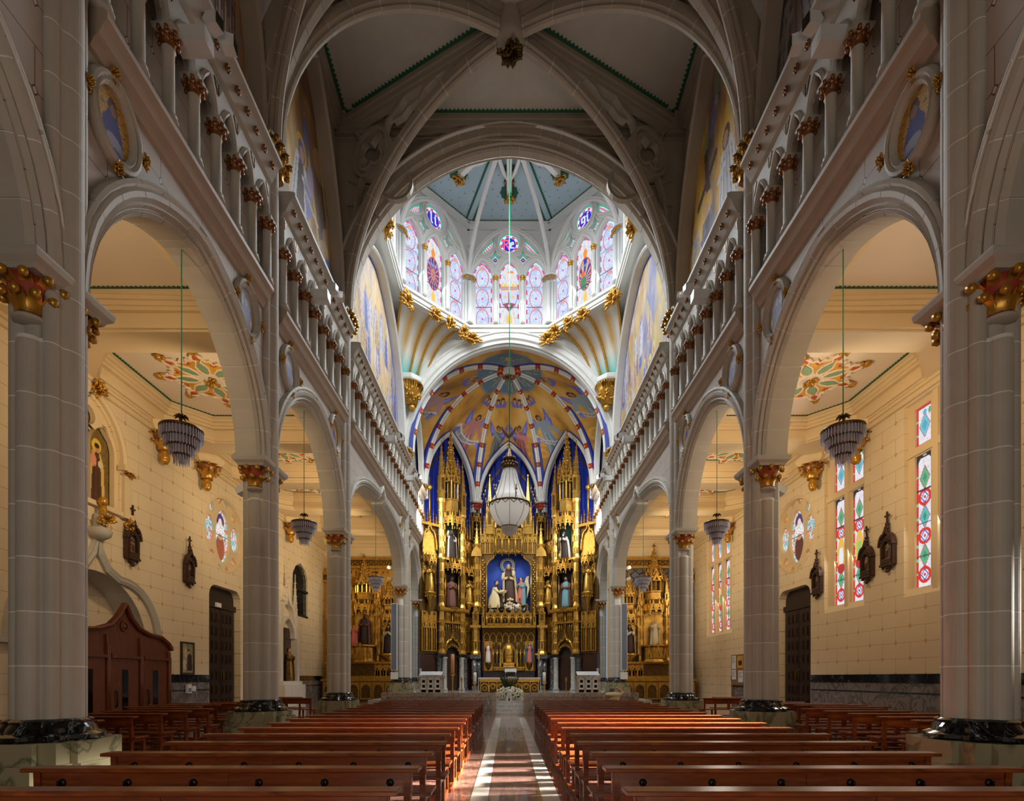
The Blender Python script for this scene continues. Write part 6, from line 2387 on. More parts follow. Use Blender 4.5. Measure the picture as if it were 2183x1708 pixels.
def canopy(mb, w, z, h, depth=0.5, mi=0, n=3):
    """projecting three-sided canopy of cusped arches with pendants, over a niche of width w"""
    pts = [(-w / 2, 0.0), (-w * 0.28, -depth), (w * 0.28, -depth), (w / 2, 0.0)]
    M0 = mb.M
    for i in range(3):
        a, b = Vector((*pts[i], 0)), Vector((*pts[i + 1], 0))
        L = (b - a).length
        ang = math.atan2(b.y - a.y, b.x - a.x)
        loc = Matrix.Translation(((a.x + b.x) / 2, (a.y + b.y) / 2, 0)) @ Matrix.Rotation(ang, 4, 'Z')
        mb.M = loc if M0 is None else M0 @ loc
        k = 2 if L > 0.55 else 1
        for j in range(k):
            c = (j - (k - 1) / 2) * L / k
            hw = L / k / 2
            mb.plate([(c - hw, z)] + arch(hw * 0.8, h * 0.42, 5, c, z) + [(c + hw, z), (c + hw, z + h * 0.62), (c - hw, z + h * 0.62)], [circle(c, z + h * 0.52, min(hw * 0.3, h * 0.06), 8)], -0.04, 0.04, XZ, mi)
            gablet(mb, c, -0.03, z + h * 0.18, hw * 1.7, h * 0.8, mi)
            mb.sweep(arch(hw * 0.8, h * 0.42, 5, c, z), [(-0.02, -0.07), (0.03, -0.07), (0.03, 0.0), (-0.02, 0.0)], XZ, mi)
    mb.M = M0
    for x, y in pts:
        mb.lathe([(0.02, -h * 0.28), (0.07, -h * 0.2), (0.04, -h * 0.1), (0.05, h * 0.6), (0.08, h * 0.65), (0.01, h * 1.1)], 6, (x, y, z), mi)
    for x in (-w * 0.14, 0, w * 0.14):
        mb.lathe([(0.015, -h * 0.2), (0.05, -h * 0.13), (0.03, 0)], 5, (x, -depth, z), mi)
    mb.add([(p[0], p[1], z + h * 0.6) for p in pts], [(0, 1, 2, 3)], mi)


def spire_tower(mb, x, y, z0, h, r, mi=0):
    """open hexagonal lantern with mullions, ring of gablets and a tall crocketed spire"""
    hb = h * 0.14
    mb.lathe([(r * 0.55, -h * 0.06), (r * 0.95, 0), (r * 1.05, 0.05), (r, hb * 0.5), (r, hb), (r * 1.12, hb + 0.05), (r * 1.12, hb + 0.12)], 6, (x, y, z0), mi, False, rot=0)
    hl = h * 0.28
    for j in range(12):
        a = 2 * PI * j / 12
        rr = r * (0.98 if j % 2 == 0 else 0.86)
        w = 0.055 if j % 2 == 0 else 0.03
        mb.tube([(x + rr * math.cos(a), y + rr * math.sin(a), z0 + hb), (x + rr * math.cos(a), y + rr * math.sin(a), z0 + hb + hl)], w, 5, mi, False)
    mb.lathe([(r * 0.5, 0), (r * 0.5, hl)], 6, (x, y, z0 + hb), mi + 1, False)
    zt = z0 + hb + hl
    mb.lathe([(r * 1.0, -0.08), (r * 1.18, 0), (r * 1.18, 0.12), (r * 0.9, 0.2)], 6, (x, y, zt), mi, False)
    M0 = mb.M
    for ring, (rr, zz, gw, gh) in enumerate(((r * 1.08, zt - hl * 0.22, r * 0.95, h * 0.16), (r * 0.86, zt + h * 0.06, r * 0.7, h * 0.14))):
        for j in range(6):
            a = 2 * PI * (j + 0.5) / 6
            loc = Matrix.Translation((x + rr * math.cos(a), y + rr * math.sin(a), 0)) @ Matrix.Rotation(a + PI / 2, 4, 'Z')
            mb.M = loc if M0 is None else M0 @ loc
            gablet(mb, 0, 0, zz, gw, gh, mi)
            mb.M = M0
        for j in range(6):
            a = 2 * PI * j / 6
            crocketed(mb, x + rr * 1.12 * math.cos(a), y + rr * 1.12 * math.sin(a), zz + gh * 0.2, gh * 1.2, 0.06, 4, mi, k=3, cross=False)
    crocketed(mb, x, y, zt + 0.1, h - hb - hl - 0.1, r * 0.78, 6, mi, 0, 8)
    for zz in (0.35, 0.6, 0.8):
        hs = h - hb - hl - 0.1
        mb.lathe([(r * 0.78 * (1 - zz) + 0.02, -0.05), (r * 0.78 * (1 - zz) + 0.1, 0), (r * 0.78 * (1 - zz) + 0.02, 0.05)], 8, (x, y, zt + 0.1 + hs * zz), mi)


def tracery_panel(mb, x0, x1, z0, z1, n, y=0.0, mi=0, t=0.07):
    """blind tracery: n cusped lancets with roundels above, open holes over a dark ground"""
    w = (x1 - x0) / n
    holes = []
    for i in range(n):
        c = x0 + w * (i + 0.5)
        hh = z1 - z0
        top = z0 + hh * 0.62
        holes.append([(c - w * 0.34, z0 + 0.06)] + arch(w * 0.34, w * 0.5, 4, c, top) + [(c + w * 0.34, z0 + 0.06)])
        rr = min(w * 0.3, (z1 - top - w * 0.5) * 0.42)
        if rr > 0.03:
            holes.append(foil(c, z1 - rr * 1.25, rr, 4, 4, PI / 4))
    mb.plate([(x0, z0), (x1, z0), (x1, z1), (x0, z1)], holes, y - t, y, XZ, mi)
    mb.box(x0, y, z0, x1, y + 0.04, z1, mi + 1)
    for i in range(n):
        c = x0 + w * (i + 0.5)
        mb.box(c - 0.018, y - t * 0.8, z0 + 0.06, c + 0.018, y, z0 + (z1 - z0) * 0.66, mi)
        gablet(mb, c, y - t, z0 + (z1 - z0) * 0.58, w * 0.9, (z1 - z0) * 0.36, mi, 0.03)


GK = MM('gold', 'gold_dark', 'niche_dark', 'niche_green')
GB = MM('gold_bright', 'gold_dark', 'niche_dark', 'niche_green')


# ---- statues: one draped figure per mesh
def statue_mesh(h, robe, cloak=None, skin='skin', hair='hair', arms='fold', veil=None, kneel=False, wings=None, beard=None, crown=False, child=None, staff=False, seed=0, lean=0.0):
    mats = [robe, cloak or robe, skin, hair, wings or 'gold', veil or hair, beard or hair, 'gold_bright']
    mb = MB()
    r = random.Random(seed)
    n = 20
    ph = r.uniform(0, 6)
    prof = [(0.0, .15, .125), (0.03, .165, .135), (0.15, .16, .13), (0.32, .148, .12), (0.5, .135, .105), (0.585, .118, .092), (0.68, .138, .098), (0.76, .146, .09), (0.805, .12, .075), (0.83, .06, .055), (0.865, .042, .042), (0.875, .03, .03)]
    if kneel:
        prof = [(0.0, .17, .26), (0.06, .19, .27), (0.16, .17, .22), (0.26, .14, .14), (0.36, .125, .10), (0.46, .14, .10), (0.545, .145, .09), (0.59, .12, .075), (0.615, .06, .055), (0.65, .042, .042), (0.66, .03, .03)]
    top = prof[-1][0]
    rings = []
    for z, a, b in prof:
        fold = 0.13 * max(0, 0.6 - z)
        rings.append([(h * a * (1 + fold * math.cos(9 * q + ph + 3 * z) + 0.5 * fold * math.cos(5 * q + ph)) * math.cos(q) + lean * h * z * z,
                       h * b * (1 + fold * math.cos(9 * q + ph + 3 * z)) * math.sin(q), h * z) for q in [2 * PI * j / n for j in range(n)]])
    mb.loft(rings, 0, True)
    hz = h * (top + 0.055)
    hx = lean * h * top * top
    mb.ball((hx, -0.008 * h, hz), h * 0.052, 2, 10, 8, (0.86, 1.0, 1.28))
    mb.ball((hx, -0.058 * h, hz - 0.006 * h), h * 0.011, 2, 5, 3, (0.8, 1, 1.5))                 # nose
    for q in (-1, 1):
        mb.ball((hx + q * 0.019 * h, -0.053 * h, hz + 0.008 * h), h * 0.008, 3, 5, 3)             # eyes
        mb.ball((hx + q * 0.046 * h, 0.0, hz), h * 0.012, 2, 5, 3, (0.5, 1, 1.4))                 # ears
    mb.cbox((hx, -0.054 * h, hz - 0.028 * h), (0.024 * h, 0.006 * h, 0.006 * h), 6)               # mouth
    if veil:
        mb.loft([[(hx + h * a * math.cos(q), h * (0.012 + b * math.sin(q)), hz + h * z) for q in np.linspace(-0.45, PI + 0.45, 12)] for z, a, b in ((0.085, .01, .01), (0.07, .045, .045), (0.02, .062, .062), (-0.06, .085, .07), (-0.16, .15, .09), (-0.3, .17, .11))], 5, True, False, False)
        mb.loft([[(hx + h * a * math.cos(q), h * (0.012 + b * math.sin(q)), hz + h * z) for q in np.linspace(0, 2 * PI, 12)] for z, a, b in ((0.088, .002, .002), (0.082, .03, .03), (0.062, .052, .054))], 5, True, False, False)
    else:
        mb.ball((hx, 0.012 * h, hz + 0.016 * h), h * 0.054, 3, 10, 6, (0.92, 0.98, 1.12))
    if beard:
        mb.ball((hx, -0.04 * h, hz - 0.055 * h), h * 0.034, 6, 8, 6, (0.9, 0.7, 1.7))
    sz = h * (top - 0.095)
    A = {'fold': ((0.15, -0.02, -0.17), (0.03, -0.13, -0.14)), 'pray': ((0.14, -0.05, -0.16), (0.015, -0.15, -0.04)), 'bless': ((0.16, -0.06, -0.14), (0.10, -0.16, 0.02)), 'out': ((0.2, -0.06, -0.1), (0.27, -0.14, -0.05)), 'reach': ((0.12, -0.13, -0.13), (0.06, -0.27, -0.08)), 'up': ((0.18, -0.04, 0.02), (0.15, -0.08, 0.2))}
    for q in (-1, 1):
        el, ha = A['fold'] if (arms == 'up' and q > 0) else A[arms]
        p0 = (hx + q * 0.125 * h, 0, sz)
        p1 = (hx + q * el[0] * h, el[1] * h, sz + el[2] * h)
        p2 = (hx + q * ha[0] * h, ha[1] * h, sz + ha[2] * h)
        mb.tube([p0, ((p0[0] + p1[0]) / 2, (p0[1] + p1[1]) / 2, (p0[2] + p1[2]) / 2), p1], [0.045 * h, 0.05 * h, 0.046 * h], 8, 1)
        mb.tube([p1, p2], [0.046 * h, 0.036 * h], 8, 1)
        mb.ball(p2, 0.024 * h, 2, 6, 4, (1, 1.3, 1))
        for f in range(4):
            mb.tube([(p2[0] + (f - 1.5) * 0.010 * h, p2[1] - 0.012 * h, p2[2]), (p2[0] + (f - 1.5) * 0.009 * h, p2[1] - 0.04 * h, p2[2] + (0.01 + 0.003 * f) * h)], 0.006 * h, 4, 2)
    if cloak:
        zt = top - 0.07
        arcs = [(zt, .13, .1), (zt - 0.14, .17, .125), (zt * 0.5, .185, .15), (0.12, .2, .17), (0.02, .205, .175)]
        mb.loft([[(lean * h * z * z + h * a * (1 + 0.05 * math.cos(7 * q + ph)) * math.cos(q), h * b * math.sin(q) * (1.5 if kneel and z < 0.3 else 1.0), h * z) for q in np.linspace(-0.75, PI + 0.75, 18)] for z, a, b in arcs], 1, True, False, False)
    if wings:
        for q in (-1, 1):
            for f in range(6):
                a0 = (hx + q * 0.06 * h, 0.09 * h, h * (top - 0.13))
                mb.tube([a0, (hx + q * (0.16 + 0.02 * f) * h, 0.13 * h, h * (top + 0.14 - 0.07 * f)), (hx + q * (0.22 - 0.01 * f) * h, 0.13 * h, h * (top + 0.16 - 0.13 * f)), (hx + q * (0.2 - 0.012 * f) * h, 0.12 * h, h * (top - 0.10 - 0.11 * f))], [0.03 * h, 0.035 * h, 0.03 * h, 0.008 * h], 5, 4)
    if crown:
        mb.lathe([(0.045, 0), (0.05, 0.02), (0.06, 0.05), (0.03, 0.075), (0.008, 0.085), (0.008, 0.11)], 8, (hx, 0.0, hz + 0.055 * h), 7)
    if child:
        mb.ball((0.09 * h, -0.13 * h, sz - 0.03 * h), 0.06 * h, 1, 8, 6, (0.8, 0.8, 1.5))
        mb.ball((0.09 * h, -0.14 * h, sz + 0.085 * h), 0.034 * h, 2, 8, 6)
    if staff:
        mb.tube([(-0.2 * h, -0.16 * h, 0.0), (-0.2 * h, -0.16 * h, h * 1.0)], 0.012 * h, 5, 3)
    return mb.mesh('statue', [MATS[m] for m in mats])


def put_statue(mesh, loc, rotz, label, group=None, ped=None, cat='statue', name='statue'):
    tags = dict(label=label, category=cat)
    if group:
        tags['group'] = group
    return link(name, mesh, None, loc, rotz, **tags)


# ================================================================== HIGH ALTARPIECE
ret = empty('altarpiece', (0, 43.2, FLOOR_UP), label='tall gilded gothic altarpiece filling the apse behind the altar', category='altarpiece')
RY = 42.35


def rp_(fn, name, mats=GK, M=None, label=None, parent=None):
    mb = MB()
    mb.M = Matrix.Translation((0, -43.2, -FLOOR_UP)) @ (M if M is not None else Matrix.Identity(4))
    if parent is not None:
        mb.M = M if M is not None else Matrix.Identity(4)
        mb.M = Matrix.Translation((0, -43.2, -FLOOR_UP)) @ mb.M
    fn(mb)
    o = mb.build(name, mats, parent or ret)
    if label:
        o['label'] = label
    return o


WA = math.atan2(3.2, 3.55)


def wing_frame(s):
    # origin at the inner end of the wing, local +x runs outwards, local -y faces the nave
    if s > 0:
        return Matrix.Translation((2.75, 42.6, 0)) @ Matrix.Rotation(-WA, 4, 'Z')
    return Matrix.Translation((-2.75, 42.6, 0)) @ Matrix.Rotation(WA, 4, 'Z') @ Matrix.Diagonal((-1, 1, 1, 1))


UB, UN, UA, UO = 1.22, 2.28, 3.22, 4.32      # inner buttress, niche, outer buttress, outer angel
for s in (-1, 1):
    M = wing_frame(s)
    # marble base
    rp_(lambda m: (m.box(0.2, 0.1, 0.6, 5.0, 0.5, 3.35, 0)), 'base_panel', MM('brown_panel'), M)
    rp_(lambda m: (m.box(UB - 0.55, -0.3, 3.15, UB + 0.5, 0.3, 3.42), m.box(UA - 0.55, -0.3, 3.15, UA + 0.5, 0.3, 3.42)), 'base_capital', MM('black_marble'), M)
    for u, mt, dx in ((UB, 'dark_column', -0.25), (UB, 'pale_column', 0.16), (UA, 'pale_column', -0.2), (UA, 'dark_column', 0.22)):
        rp_(lambda m: (m.lathe([(0.27, 0), (0.27, 0.12), (0.2, 0.22), (0.2, 2.4), (0.26, 2.5), (0.26, 2.56)], 12, (u + dx, -0.12 if mt == 'pale_column' else 0.0, 0.6))), 'marble_column', MM(mt), M)
    # ground storey: ogee doorway panel under a frieze
    def ground(m):
        a = 0.72
        og = ogee(a, 1.75, 8, UN, 3.35, 0.6)
        m.plate([(UB + 0.2, 3.35), (UN - a, 3.35)] + arch(a * 0.92, 0.75, 8, UN, 3.4) + [(UN + a, 3.35), (UA - 0.2, 3.35), (UA - 0.2, 6.9), (UB + 0.2, 6.9)], [], -0.05, 0.1, XZ, 1)
        m.sweep(og, [(-0.05, -0.22), (0.03, -0.26), (0.09, -0.2), (0.09, -0.02), (-0.05, -0.02)], XZ, 0)
        m.sweep(arch(a * 0.92, 0.75, 8, UN, 3.4), [(-0.05, -0.2), (0.05, -0.22), (0.05, -0.02), (-0.05, -0.02)], XZ, 0)
        for i in range(7):
            q = -0.8 + 1.6 * i / 6
            m.ball((UN + q * 0.62, -0.16, 3.38 + 0.72 * math.sqrt(max(0, 1 - q * q)) - 0.08), 0.06, 0, 5, 3)
        m.tube([(UN, -0.14, 5.05), (UN, -0.14, 6.6)], 0.05, 6, 0)
        for p in og[::2]:
            m.ball((p[0], -0.2, p[1] + 0.1), 0.075, 0, 5, 3)
        for q in (-1, 1):
            for j in range(4):
                x = UN + q * (0.18 + 0.2 * j)
                if abs(x - UN) < 0.92:
                    m.tube([(x, -0.1, 5.3 - 0.12 * j if j else 5.6), (x, -0.1, 5.75)], 0.03, 5, 0)
            m.M = m.M
        m.box(UB - 0.4, -0.2, 5.78, UA + 0.35, 0.1, 5.92, 0)
        m.box(UB - 0.4, -0.26, 6.66, UA + 0.35, 0.1, 6.78, 0)
        m.box(UB - 0.4, -0.36, 6.78, UA + 0.35, 0.1, 6.95, 0)
        for j in range(18):
            m.ball((UB - 0.3 + j * 0.15, -0.34, 6.72), 0.05, 0, 5, 3)
        tracery_panel(m, UB + 0.3, UN - 0.2, 5.95, 6.62, 2, -0.06)
        tracery_panel(m, UN + 0.2, UA - 0.3, 5.95, 6.62, 2, -0.06)
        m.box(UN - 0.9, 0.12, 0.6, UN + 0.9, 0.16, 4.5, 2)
    rp_(ground, 'doorway_panel', GK, M)
    # two storeys of statue niches
    def niche(m):
        for z0, z1, back in ((6.95, 9.9, 2), (10.75, 13.7, 3)):
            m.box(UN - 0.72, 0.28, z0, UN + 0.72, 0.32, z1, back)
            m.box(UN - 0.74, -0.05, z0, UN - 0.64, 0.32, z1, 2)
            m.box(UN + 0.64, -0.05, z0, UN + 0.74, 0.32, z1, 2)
            m.box(UN - 0.75, -0.3, z0 - 0.16, UN + 0.75, 0.3, z0, 0)
            for q in (-1, 1):
                m.tube([(UN + q * 0.62, -0.1, z0), (UN + q * 0.62, -0.1, z1 - 0.4)], 0.05, 6, 0)
        for z0 in (6.82, 10.55):
            m.loft([[(UN + x * k, -0.05 + y * k, z) for x, y in ((-0.6, 0.2), (-0.35, -0.4), (0.35, -0.4), (0.6, 0.2))] for k, z in ((0.7, z0 - 0.05), (1.0, z0 + 0.16), (1.05, z0 + 0.22))], 0)
    rp_(niche, 'niche', GK, M)
    Mn = M @ Matrix.Translation((UN, -0.12, 0))
    rp_(lambda m: canopy(m, 1.5, 9.75, 0.95, 0.55), 'canopy', GK, Mn)
    rp_(lambda m: canopy(m, 1.5, 13.15, 1.25, 0.6), 'canopy', GK, Mn)
    rp_(lambda m: spire_tower(m, 0, 0, 14.3, 6.3, 0.62), 'spire_tower', GB, M @ Matrix.Translation((UN, 0.1, 0)))
    for u, zt, ph in ((UB, 14.3, 4.2), (UA, 15.2, 4.3)):
        rp_(lambda m: (buttress(m, u, 0, 3.42, 6.9, 0.24), buttress(m, u, 0.0, 6.95, 10.6, 0.22), buttress(m, u, 0, 10.6, zt, 0.26)), 'buttress', GB, M)
        rp_(lambda m: pinnacle(m, u, 0, zt, ph, 0.42), 'pinnacle', GB, M)
    # outer bay with the angel bracket and the inner bay beside the image
    def outer(m):
        m.box(UA + 0.25, 0.2, 3.4, UO + 0.7, 0.35, 13.2, 1)
        tracery_panel(m, UA + 0.35, UO + 0.6, 3.6, 6.6, 3, 0.16)
        m.lathe([(0.08, -1.4), (0.12, -0.9), (0.2, -0.5), (0.42, -0.1), (0.46, 0.0), (0.46, 0.1)], 8, (UO, -0.1, 7.9), 0)
        for j in range(8):
            a = PI + PI * j / 7
            m.ball((UO + 0.4 * math.cos(a), -0.1 + 0.4 * math.sin(a), 7.65), 0.07, 0, 5, 3)
        m.plate([(UO - 0.55, 10.8)] + ogee(0.55, 2.0, 8, UO, 11.2) + [(UO + 0.55, 10.8)], [], 0.0, 0.16, XZ, 0)
        m.sweep(ogee(0.6, 2.3, 8, UO, 11.2), [(-0.04, -0.14), (0.05, -0.14), (0.05, 0.02), (-0.04, 0.02)], XZ, 0)
        for p in ogee(0.6, 2.3, 8, UO, 11.2)[::2]:
            m.ball((p[0], -0.1, p[1] + 0.06), 0.08, 0, 5, 3)
        m.tube([(UO, -0.05, 13.3), (UO, -0.05, 16.6)], [0.07, 0.03], 6, 0)
        m.lathe([(0.05, 0), (0.2, 0.15), (0.22, 0.3), (0.08, 0.42)], 8, (UO, -0.05, 15.6), 0)
        m.box(UA + 0.2, -0.1, 13.0, UO + 0.75, 0.3, 13.2, 0)
        for j in range(6):
            crocketed(m, UA + 0.4 + j * 0.26, 0.1, 13.2, 0.8 + 0.3 * (j % 2), 0.06, 4, 0, k=2, cross=False)
    rp_(outer, 'outer_bay', GK, M)
    rp_(lambda m: canopy(m, 1.0, 10.1, 0.8, 0.4), 'canopy', GK, M @ Matrix.Translation((UO, -0.05, 0)))

    def inner(m):
        m.box(0.0, 0.2, 3.4, UB, 0.35, 12.6, 1)
        tracery_panel(m, 0.1, UB - 0.3, 3.6, 6.4, 2, 0.16)
        tracery_panel(m, 0.1, UB - 0.3, 10.3, 12.4, 2, 0.16)
        m.lathe([(0.06, -0.9), (0.14, -0.5), (0.34, -0.08), (0.36, 0.04)], 8, (0.6, -0.05, 7.5), 0)
        for j in range(4):
            crocketed(m, 0.15 + j * 0.26, 0.1, 12.6, 1.4 + 0.5 * (j % 2), 0.09, 4, 0, k=4)
    rp_(inner, 'inner_bay', GK, M)
    rp_(lambda m: canopy(m, 0.75, 9.75, 0.7, 0.3), 'canopy', GK, M @ Matrix.Translation((0.6, 0.0, 0)))

# ---- centre: columns, image niche, tracery crown
NZ0, NZ1, NW = 6.85, 11.55, 1.74
for s in (-1, 1):
    rp_(lambda m: (m.box(s * 2.62 - 0.3, RY - 0.35, 0.6, s * 2.62 + 0.3, RY + 0.25, 0.95), m.lathe([(0.24, 0), (0.24, 2.2)], 12, (s * 2.62 - 0.12, RY - 0.1, 0.95)), m.lathe([(0.2, 0), (0.2, 2.2)], 12, (s * 2.62 + 0.24, RY, 0.95)),
                   m.box(s * 2.62 - 0.42, RY - 0.4, 3.1, s * 2.62 + 0.42, RY + 0.25, 3.4)), 'marble_column', MM('dark_column'))
    rp_(lambda m: (buttress(m, s * 2.62, RY - 0.1, 3.4, 5.6, 0.33), m.box(s * 2.62 - 0.42, RY - 0.5, 5.55, s * 2.62 + 0.42, RY + 0.3, 5.75)), 'corner_column', GB)
    rp_(lambda m: pinnacle(m, s * 2.62, RY - 0.15, 5.75, 2.3, 0.5), 'pinnacle', GK)
    rp_(lambda m: (buttress(m, s * 2.55, RY, 7.2, 12.2, 0.3), m.plate(arch(0.42, 0.8, 6, s * 2.55, 11.2), [], RY - 0.42, RY - 0.34, XZ, 0), crocketed(m, s * 2.55, RY, 12.0, 1.6, 0.3, 6, 0, 0, 5)), 'corner_column', GB)
    # openwork cluster round the dark shaft
    def clus(m):
        for j in range(8):
            a = 2 * PI * j / 8
            x, y = s * 2.62 + 0.42 * math.cos(a), 43.3 + 0.42 * math.sin(a)
            m.tube([(x, y, 12.6), (x, y, 14.6)], 0.035, 5, 0, False)
        for zz in (12.6, 13.6, 14.6):
            m.lathe([(0.40, -0.06), (0.5, 0), (0.40, 0.06)], 8, (s * 2.62, 43.3, zz), 0)
        for j in range(8):
            a = 2 * PI * (j + 0.5) / 8
            mm = m.M
            m.M = mm @ Matrix.Translation((s * 2.62 + 0.44 * math.cos(a), 43.3 + 0.44 * math.sin(a), 0)) @ Matrix.Rotation(a + PI / 2, 4, 'Z')
            gablet(m, 0, 0, 14.2, 0.38, 0.8, 0)
            m.M = mm
    rp_(clus, 'openwork_cluster', GK)
    # jambs of the image niche with beaded foliage
    def jamb(m):
        m.box(s * (NW + 0.28) - 0.28, RY, NZ0 - 0.2, s * (NW + 0.28) + 0.28, RY + 0.5, 11.2, 1)
        m.tube([(s * (NW + 0.03), RY - 0.06, NZ0), (s * (NW + 0.03), RY - 0.06, 10.7)], 0.045, 6, 0)
        m.tube([(s * (NW + 0.5), RY - 0.06, NZ0), (s * (NW + 0.5), RY - 0.06, 11.6)], 0.06, 6, 0)
        for j in range(22):
            z = NZ0 + 0.1 + j * 0.19
            m.ball((s * (NW + 0.27) + 0.05 * (-1) ** j, RY - 0.06, z), 0.085, 0, 5, 4)
        m.box(s * (NW + 0.62) - 0.06, RY - 0.05, NZ0, s * (NW + 0.62) + 0.1, RY + 0.3, 12.3, 0)
    rp_(jamb, 'niche_jamb', GB)


def crown(m):
    # head of the niche: stepped polygonal opening with carved tracery above
    op = [(-NW, 10.55), (-NW + 0.15, 10.85), (-NW + 0.5, 11.1), (-1.2, 11.15), (-1.2, 11.32), (-1.02, 11.32), (-1.02, 11.5), (1.02, 11.5), (1.02, 11.32), (1.2, 11.32), (1.2, 11.15), (NW - 0.5, 11.1), (NW - 0.15, 10.85), (NW, 10.55)]
    m.plate([(-2.3, 10.5)] + op + [(2.3, 10.5), (2.3, 13.1), (-2.3, 13.1)], [], RY - 0.02, RY + 0.2, XZ, 1)
    m.sweep(op, [(-0.03, RY - 0.1), (0.05, RY - 0.12), (0.1, RY - 0.04), (0.1, RY + 0.05), (-0.03, RY + 0.05)], XZ, 0)
    for q in (-1, 1):
        tracery_panel(m, min(q * 1.15, q * 2.25), max(q * 1.15, q * 2.25), 11.45, 13.0, 3, RY - 0.05)
        for j in range(5):
            crocketed(m, q * (1.15 + j * 0.27), RY - 0.05, 13.0, 0.9 + 0.4 * (j % 2), 0.09, 4, 0, k=4)
    tracery_panel(m, -1.05, 1.05, 11.55, 13.3, 4, RY - 0.22)
    for j in range(5):
        x = -1.05 + j * 0.525
        m.tube([(x, RY - 0.3, 11.25), (x, RY - 0.3, 13.5)], 0.055, 6, 0)
        crocketed(m, x, RY - 0.3, 13.5, 0.7, 0.1, 4, 0, k=3)
    for j in range(26):
        m.ball((-1.2 + 2.4 * (j + 0.5) / 26, RY - 0.24, 11.62 + 0.1 * math.sin(j * 1.7)), 0.075, 0, 5, 3)
    m.box(-1.1, RY - 0.32, 13.3, 1.1, RY + 0.3, 13.42, 0)


rp_(crown, 'niche_crown', GK)


def lantern(m):
    m.lathe([(0.95, 0), (1.05, 0.1), (0.95, 0.2), (0.95, 0.95), (1.08, 1.05), (1.08, 1.2)], 6, (0, RY + 0.4, 13.4), 0, False, rot=0)
    for j in range(12):
        a = 2 * PI * j / 12
        m.tube([(0.92 * math.cos(a), RY + 0.4 + 0.92 * math.sin(a), 14.6), (0.92 * math.cos(a), RY + 0.4 + 0.92 * math.sin(a), 16.4)], 0.06, 5, 0, False)
    m.lathe([(0.6, 0), (0.6, 1.8)], 6, (0, RY + 0.4, 14.6), 1, False)
    mm = m.M
    for j in range(6):
        a = 2 * PI * (j + 0.5) / 6
        m.M = mm @ Matrix.Translation((0.85 * math.cos(a), RY + 0.4 + 0.85 * math.sin(a), 0)) @ Matrix.Rotation(a + PI / 2, 4, 'Z')
        gablet(m, 0, 0, 15.9, 0.95, 1.3, 0)
        m.M = mm
    crocketed(m, 0, RY + 0.4, 16.4, 3.6, 0.7, 6, 0, 0, 8)


rp_(lantern, 'central_spire', GB)
for s in (-1, 1):
    rp_(lambda m: (pinnacle(m, s * 1.52, RY, 13.0, 4.6, 0.5), pinnacle(m, s * 1.28, RY - 0.1, 13.0, 2.5, 0.22), pinnacle(m, s * 1.76, RY - 0.1, 13.0, 2.5, 0.22)), 'pinnacle', GB)
rp_(lambda m: m.box(-NW - 0.1, RY + 1.0, NZ0 - 0.1, NW + 0.1, RY + 1.05, 11.7), 'blue_backdrop', MM('altar_blue'), label='plain blue backdrop behind the statue group')
rp_(lambda m: (m.box(-NW - 0.1, RY - 0.3, NZ0 - 0.25, NW + 0.1, RY + 1.05, NZ0 - 0.1)), 'niche_floor', GK)


def gallery_rail(m):
    for j in range(6):
        c = -1.45 + j * 0.58
        y = RY - 0.75
        m.plate([(c - 0.29, 5.72), (c - 0.29, 6.5)] + [(c - 0.29, 6.5), (c, 6.95), (c + 0.29, 6.5)] + [(c + 0.29, 5.72)], [foil(c, 6.52, 0.16, 4, 4, PI / 4), [(c - 0.2, 5.85)] + arch(0.2, 0.22, 4, c, 6.1) + [(c + 0.2, 5.85)]], y - 0.05, y + 0.05, XZ, 0)
        m.sweep([(c - 0.29, 6.45), (c, 6.93), (c + 0.29, 6.45)], [(-0.03, y - 0.1), (0.04, y - 0.1), (0.04, y), (-0.03, y)], XZ, 0)
        m.sweep(arch(0.24, 0.26, 5, c, 6.08), [(-0.03, y - 0.1), (0.03, y - 0.1), (0.03, y), (-0.03, y)], XZ, 0)
        m.tube([(c, y, 5.8), (c, y, 6.3)], 0.035, 5, 0)
        m.box(c - 0.025, y - 0.03, 6.93, c + 0.025, y + 0.03, 7.4, 0)
        m.box(c - 0.1, y - 0.03, 7.15, c + 0.1, y + 0.03, 7.22, 0)
        m.ball((c, y, 7.0), 0.07, 0, 5, 3)
    for j in range(7):
        c = -1.74 + j * 0.58
        m.tube([(c, RY - 0.85, 5.6), (c, RY - 0.85, 6.55)], 0.05, 6, 0)
    m.box(-2.1, RY - 0.95, 5.5, 2.1, RY + 0.2, 5.68, 0)
    m.box(-2.05, RY - 0.7, 5.68, 2.05, RY - 0.1, 5.74, 1)
    m.box(-1.9, RY - 0.3, 5.74, 1.9, RY - 0.28, 6.6, 1)
    for q in (-1, 1):
        pinnacle(m, q * 2.0, RY - 0.7, 5.7, 1.6, 0.25)


rp_(gallery_rail, 'gallery_railing', GK)


